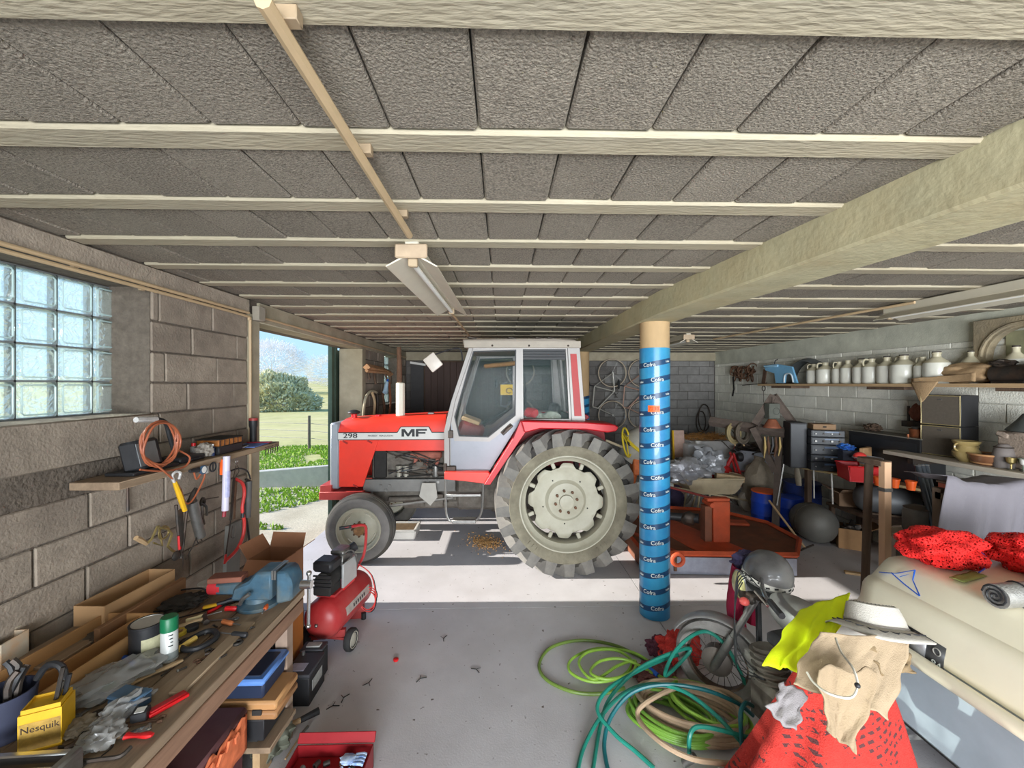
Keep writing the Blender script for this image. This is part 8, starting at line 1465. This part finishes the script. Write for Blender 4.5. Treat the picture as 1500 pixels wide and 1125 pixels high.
tank('gas_cylinder', 'grey gas cylinder lying across under the stereo table top', (4.46, 5.10, .72), (5.02, 4.76, .72), .16, mat('cyl_grey', (104, 106, 108), .5, .3, var=.1))
t = T('low_bench', 'dark low bench under the grey gas cylinder', 'bench', (4.6, 4.9, 0), world=True); part('top', B().bx((4.44, 4.55, .50), (5.06, 5.5, .54)), m_darkwood, t)
for x, y in ((4.48, 4.6), (5.0, 4.6), (4.48, 5.45), (5.0, 5.45)): part('leg', B().bx((x-.025, y-.025, .001), (x+.025, y+.025, .50)), m_darkwood, t)
part('cradle', B().box((4.7, 4.92, .55), (.4, .1, .02), (0, 0, R(-28))), m_darkwood, t)
cbox('carton', 'open brown carton with dark scrap beside the round grey tank', 'carton', (4.45, 4.60, .001) if 0 else (*(4.624, 5.318, 0)[:2], .001), (.30, .30, .26), R(-30), [('x', .5)], m=mat('carton_tan', (176, 136, 96), .9, var=.1))
crumple('scrap_heap', 'dark metal scrap heaped in the open brown carton', 'scrap', (*(4.624, 5.318, 0)[:2], .01), (.13, .13, .15), m_dsteel, 71)
cbox('basket', 'wide dirty cardboard box on the low bench left of the gas cylinder', 'box', (4.64, 5.35, .545), (.30, .30, .17), R(-25), [('X', .4), ('Y', .5)], m=mat('dirty_card', (150, 122, 98), .9, var=.2, sc=6))
crate('black_crate', 'black plastic crate of scrap on the floor below the table', (*(4.475, 5.767, 0)[:2], 0), (.42, .34, .24), R(-20), m_black)
crumple('scrap_heap', 'dark scrap piled in the black plastic crate', 'scrap', (*(4.475, 5.767, 0)[:2], .01), (.17, .14, .15), mat('scrap_brown', (72, 64, 58), .9, var=.4, sc=20), 75)
def barrel(label, p, r, h, m, band=None):
    t = T('blue_barrel', label, 'barrel', p); part('body', B().lathe([(0, .001), (r*.93, .001), (r, .03), (r, h*.3), (r*1.03, h*.33), (r, h*.36), (r, h*.66), (r*1.03, h*.69), (r, h*.72), (r*.97, h*.97)], n=28), m, t); part('lid', B().lathe([(r*.98, h*.96), (r*1.02, h*.97), (r*1.02, h), (r*.9, h*1.01), (0, h*.99)], n=28), band or m, t)
m_bb = mat('barrel_blue', (36, 74, 190), .4, var=.12, sc=5)
barrel('blue plastic barrel with an orange lid beside the red moped wheel', (*(4.037, 6.178, 0)[:2], 0), .19, .52, m_bb, m_orange)
barrel('plain blue barrel behind the rusty post of the timber stand', (*(4.319, 6.051, 0)[:2], 0), .18, .46, m_bb, m_bb)
barrel('dark blue tub against the wall below the table', (4.7, 6.3, 0), .25, .62, mat('tub_dark', (34, 52, 110), .5), None)
t = T('stone_jar', 'rounded grey brown sack standing behind the orange lidded barrel', 'sack', (4.3, 6.75, 0)); part('sack', B().sph((0, 0, .44), (.24, .22, .45), 24, None, .2, 2.5, 3), mat('sack_grey', (150, 138, 120), .95, var=.15, sc=14, bump=.4), t); part('neck', B().tube([(0, 0, .84), (.02, 0, .93)], [.07, .09], 10), mat('sack_grey', (0, 0, 0)), t)
t = T('white_rope', 'two white ropes and a glove hanging from the front edge of the stereo table', 'rope', (4.25, 5.4, .5), world=True); part('strand', B().cyl((4.19, 5.40, .99), (4.18, 5.38, .62), .008, n=6), m_white, t); part('strand', B().cyl((4.27, 5.2, .99), (4.27, 5.18, .60), .009, n=6), m_white, t); part('glove', B().tube([(4.12, 5.62, .98), (4.12, 5.6, .86), (4.12, 5.58, .74)], [.04, .06, .05], 8, flat=.4), mat('glove_grey', (168, 158, 140), .9), t)
t = T('tool_leaning', 'long handled fork leaning against the black crate', 'fork', (*(3.83, 5.015, 0)[:2], 0), world=True); q = V((3.928, 5.201, 0)); part('shaft', B().cyl(q+V((0, 0, .02)), q+V((-.25, .35, .55)), .014, n=8), m_wood, t); part('fork_head', B().tube([q+V((-.10, -.05, .02)), q+V((0, 0, .03)), q+V((.12, .02, .06))], .012, 6), m_dsteel, t)
t = T('short_plank', 'short orange plank lying on the floor near the pale post', 'plank', (*(3.999, 4.517, 0)[:2], 0), R(-25)); part('plank', B().box((0, 0, .013), (.22, .06, .024), None, .003), m_woodX, t); part('nail', B().cyl((.05, 0, .025), (.05, 0, .035), .003, n=5), m_dsteel, t)
# wheelbarrow, moped and the heap behind them
wx, wy = (3.496, 6.795, 0)[:2]; m_wbw = mat('barrow_cream', (214, 196, 162), .6, var=.12, sc=6, c2=(176, 148, 110), c2amt=.4)
t = T('wheelbarrow', 'cream wheelbarrow loaded with silver tarpaulin in front of the red moped', 'wheelbarrow', (wx, wy, 0))
b = B(); rows = []
for z, s in ((.36, .72), (.46, .88), (.62, 1.0)): rows.append([b.b.verts.new(p) for p in ((-.52*s, -.30*s, z), (.40*s, -.30*s, z), (.52*s, 0, z), (.40*s, .30*s, z), (-.52*s, .30*s, z))])
b.b.faces.new(rows[0])
for p, q in zip(rows, rows[1:]):
    for i in range(5): b.b.faces.new((p[i], p[(i+1) % 5], q[(i+1) % 5], q[i]))
part('tray', b, m_wbw, t, solid=.012); part('rim', B().tube([(-.52, -.30, .62), (.40, -.30, .62), (.52, 0, .62), (.40, .30, .62), (-.52, .30, .62)], .014, 6, True), m_wbw, t)
for s in (-1, 1): part('handle', B().tube([(.62, .05*s, .20), (-.1, .2*s, .36), (-.95, .28*s, .52)], .017, 8), m_wbw, t); part('leg', B().tube([(-.28, .22*s, .40), (-.34, .24*s, .001), (-.20, .23*s, .001), (-.10, .2*s, .36)], .016, 6), m_wbw, t)
part('wheel', B().lathe([(0, -.03), (.13, -.035), (.17, -.045), (.185, 0), (.17, .045), (.13, .035), (0, .03)], (.66, 0, .187), 'Y', 24), mat('barrow_wheel', (206, 196, 180), .6, var=.1), t)
m_tarp = mat('silver_tarp', (196, 196, 200), .28, .55, var=.15, sc=12, bump=.6, bsc=30)
crumple('tarpaulin', 'silver foil tarpaulin spilling over the left side of the wheelbarrow', 'tarpaulin', (wx-.42, wy-.05, .52), (.32, .30, .20), m_tarp, 81, 0, 3, .7); crumple('tarpaulin', 'grey plastic sheet bundle leaning up in the wheelbarrow', 'tarpaulin', (wx+.0, wy+.1, .60), (.24, .22, .24), mat('grey_tarp', (170, 172, 176), .3, .3, var=.15, bump=.6, bsc=25), 84, 0, 3, .6)
t = T('timber_chunk', 'thick sawn timber chunk lying in the wheelbarrow', 'timber', (wx+.26, wy-.12, .56), R(-15)); part('chunk', B().box((0, 0, .05), (.42, .16, .10), (0, R(6), 0), .006), mat('sawn', (196, 170, 134), .8, var=.15), t); part('end_grain', B().box((.212, 0, .03), (.004, .15, .09), (0, R(6), 0)), m_wood, t)
fx, fy = (4.251, 7.083, 0)[:2]; m_mr = mat('moped_red', (190, 40, 40), .4, var=.1, coat=.2)
t = T('moped', 'red moped with white spoked front wheel behind the wheelbarrow', 'moped', (fx, fy, 0), R(0))
ty = part('front_wheel', B().tor((0, 0, .30), .275, .032, (pi/2, 0, 0), 36, 8), mat('moped_tyre', (150, 142, 134), .8, var=.15), t); part('rim', B().tor((0, 0, .30), .235, .014, (pi/2, 0, 0), 32, 6), m_white, ty)
b = B()
for k in range(5): a = 2*pi*k/5+.3; b.tube([(.03*cos(a), 0, .30+.03*sin(a)), (.23*cos(a), 0, .30+.23*sin(a))], .018, 4, flat=.5)
b.cyl((0, -.05, .30), (0, .05, .30), .045, n=14); part('cast_spokes', b, m_white, ty)
b = B(); b.grid(lambda u, v: V((.325*cos(R(55)+R(115)*u), -.05+.10*v, .30+.325*sin(R(55)+R(115)*u))), 16, 4); part('mudguard', b, m_mr, t, solid=.004)
for y in (-.065, .065): part('fork_leg', B().tube([(0, y, .30), (-.12, y, .62), (-.22, y*.8, .95)], .02, 8), m_mr, t)
part('headlight', B().lathe([(0, -.08), (.06, -.06), (.085, 0), (.08, .02), (0, .03)], (-.10, -.05, .88), 'X', 20), m_black, t); part('handlebar', B().tube(smooth([(-.35, -.32, 1.12), (-.28, -.22, 1.12), (-.23, 0, 1.0), (-.28, .22, 1.12), (-.35, .32, 1.12)], 4), .013, 6), m_chrome, t); part('mirror_stalk', B().tube(smooth([(-.28, -.2, 1.1), (-.30, -.22, 1.28), (-.34, -.22, 1.36)], 3), .007, 6), m_dsteel, t)
part('body', B().sph((-.52, 0, .62), (.30, .13, .16), 20), m_mr, t); part('seat', B().box((-.95, 0, .80), (.5, .24, .10), None, .03), m_black, t); part('frame', B().tube([(-.2, 0, .9), (-.45, 0, .45), (-.8, 0, .42), (-1.2, 0, .30)], .035, 8), m_mr, t); part('engine', B().box((-.66, 0, .36), (.3, .2, .22), None, .03), m_eng, t); part('rear_wheel', B().tor((-1.2, 0, .30), .275, .032, (pi/2, 0, 0), 30, 8), mat('moped_tyre', (0, 0, 0)), t)
m_straw = mat('straw', (190, 140, 80), .95, var=.35, sc=20)
sx2, sy2 = (4.129, 8.3, 0.855)[0], 8.3
t = T('straw_stack', 'stack of white crates topped with loose brown straw in the back corner', 'crates', (sx2+.1, sy2, 0)); 
for k in range(3): part('crate_box', B().box((0, 0, .17+.34*k), (1.1-.05*k, .6, .335), None, .008), mat('pale_crate', (206, 204, 202), .6, var=.1), t)
rn = random.Random(17); b = B()
for k in range(900):
    x, y = max(-.48, min(.48, rn.gauss(0, .28))), max(-.26, min(.26, rn.gauss(0, .16))); z = 1.03+abs(rn.gauss(0, .05))*(1-min(1, abs(x))); a = rn.uniform(0, 6.28); L_ = rn.uniform(.06, .16); d = V((cos(a), sin(a), rn.uniform(-.1, .35)))*L_; s_ = V((-sin(a), cos(a), 0))*.004; p = V((x, y, z)); b.poly([p-s_, p+s_, p+d+s_, p+d-s_]); b.poly([p-V((0, 0, .004)), p+V((0, 0, .004)), p+d])
part('straw', b, m_straw, t, kind='stuff')
t = T('leaning_board', 'pinkish board with a yellow edge leaning behind the blue column', 'board', (3.125, 7.111, 0), world=True); c = V((3.486, 7.9, 0.693)); part('panel', B().box((c.x, 7.95, .62), (.22, .04, 1.24), (R(-5), 0, 0), .01), mat('pink_board', (190, 160, 146), .8), t); part('yellow_edge', B().box((c.x-.12, 7.93, .62), (.03, .05, 1.24), (R(-5), 0, 0), .005), m_yellow, t)
t = T('purple_sack', 'dark purple bag standing left of the wheelbarrow', 'bag', (*(2.923, 6.809, 0)[:2], 0)); part('bag', B().sph((0, 0, .20), (.13, .12, .2), 20, None, .3, 3, 7), mat('purple_bag', (72, 62, 92), .8, var=.2), t); part('top_knot', B().tube([(0, 0, .38), (.02, 0, .45)], [.04, .05], 8), mat('purple_bag', (0, 0, 0)), t)
t = T('canister', 'white plastic canister standing behind the moped handlebar', 'canister', (3.72, 7.85, 0)); part('canister', B().box((0, 0, .50), (.34, .26, 1.0), None, .04, 2), mat('canister_white', (214, 216, 218), .5, var=.06), t); part('cap', B().cyl((.08, 0, 1.0), (.08, 0, 1.05), .05, n=14), m_white, t)
t = T('grey_tub', 'grey plastic tub full of dark scrap behind the brace of the timber stand', 'tub', (4.66, 7.4, 0)); part('tub', B().lathe([(0, .001), (.28, .001), (.36, .95), (.38, .96), (.35, .95), (.27, .02)], n=28), mat('tub_grey', (176, 180, 188), .5, var=.08), t); part('scrap', B().sph((0, 0, .93), (.33, .33, .12), 30, None, .6, 4, 3), m_dsteel, t)
# left back corner: things hanging by window 2
t = T('wall_rack', 'rough wooden rack with hanging ropes and cables on the left wall past the doorway', 'rack', (-2.15, 7.4, 1.9), world=True)
part('board', B().tube([(-2.16, 6.604, 2.417), (-2.16, 7.55, 2.394), (-2.16, 8.01, 2.342)], .06, 4), mat('rack_wood', (190, 146, 106), .8, var=.2, sc=8), t); part('board', B().tube([(-2.14, 6.542, 2.361), (-2.12, 7.767, 2.362)], .03, 4), mat('rack_wood', (0, 0, 0)), t)
for k in range(4): part('peg', B().tube([(-2.16, 6.989, 2.341), (-2.1, 6.868, 2.156)], .02, 5) if k == 0 else B().tube([(-2.16, 7.594, 2.37), (-2.1, 7.602, 2.181)], .02, 5) if k == 1 else B().tube([(-2.16, 8.01, 2.355), (-2.12, 7.91, 2.157)], .02, 5) if k == 2 else B().tube([(-2.16, 6.704, 2.344), (-2.12, 6.614, 2.232)], .02, 5), m_darkwood, t)
for k, m_ in enumerate((mat('rope_pale', (176, 166, 140), .9), m_dsteel, mat('strap_brown', (140, 84, 56), .8), m_pvc, m_rust)):
    pts = (smooth([(-2.15, 6.412, 1.626), (-2.15, 6.508, 1.908), (-2.15, 6.777, 2.032), (-2.15, 7.107, 2.003)], 4), smooth([(-2.15, 7.107, 2.003), (-2.15, 7.146, 1.825), (-2.15, 7.107, 1.568)], 4), smooth([(-2.15, 7.877, 2.183), (-2.15, 7.973, 1.787), (-2.15, 7.83, 1.509)], 4), smooth([(-2.14, 6.816, 2.009), (-2.14, 6.961, 1.834), (-2.14, 6.888, 1.586)], 4), smooth([(-2.14, 7.395, 1.997), (-2.14, 7.523, 1.746), (-2.14, 7.48, 1.537)], 4))[k]
    part('hanging_rope', B().tube(pts, .022, 6), m_, t)
t = T('blue_bottle', 'light blue plastic bottle hanging from the wooden rack past the doorway', 'bottle', (-2.1, 7.469, 2.107), world=True); part('body', B().tube([(-2.08, 7.485, 2.181), (-2.08, 7.355, 1.998)], [.03, .045], 10), mat('bottle_pale', (176, 206, 226), .3), t); part('cap', B().tube([(-2.08, 7.53, 2.231), (-2.08, 7.485, 2.181)], .018, 8), m_blue, t)
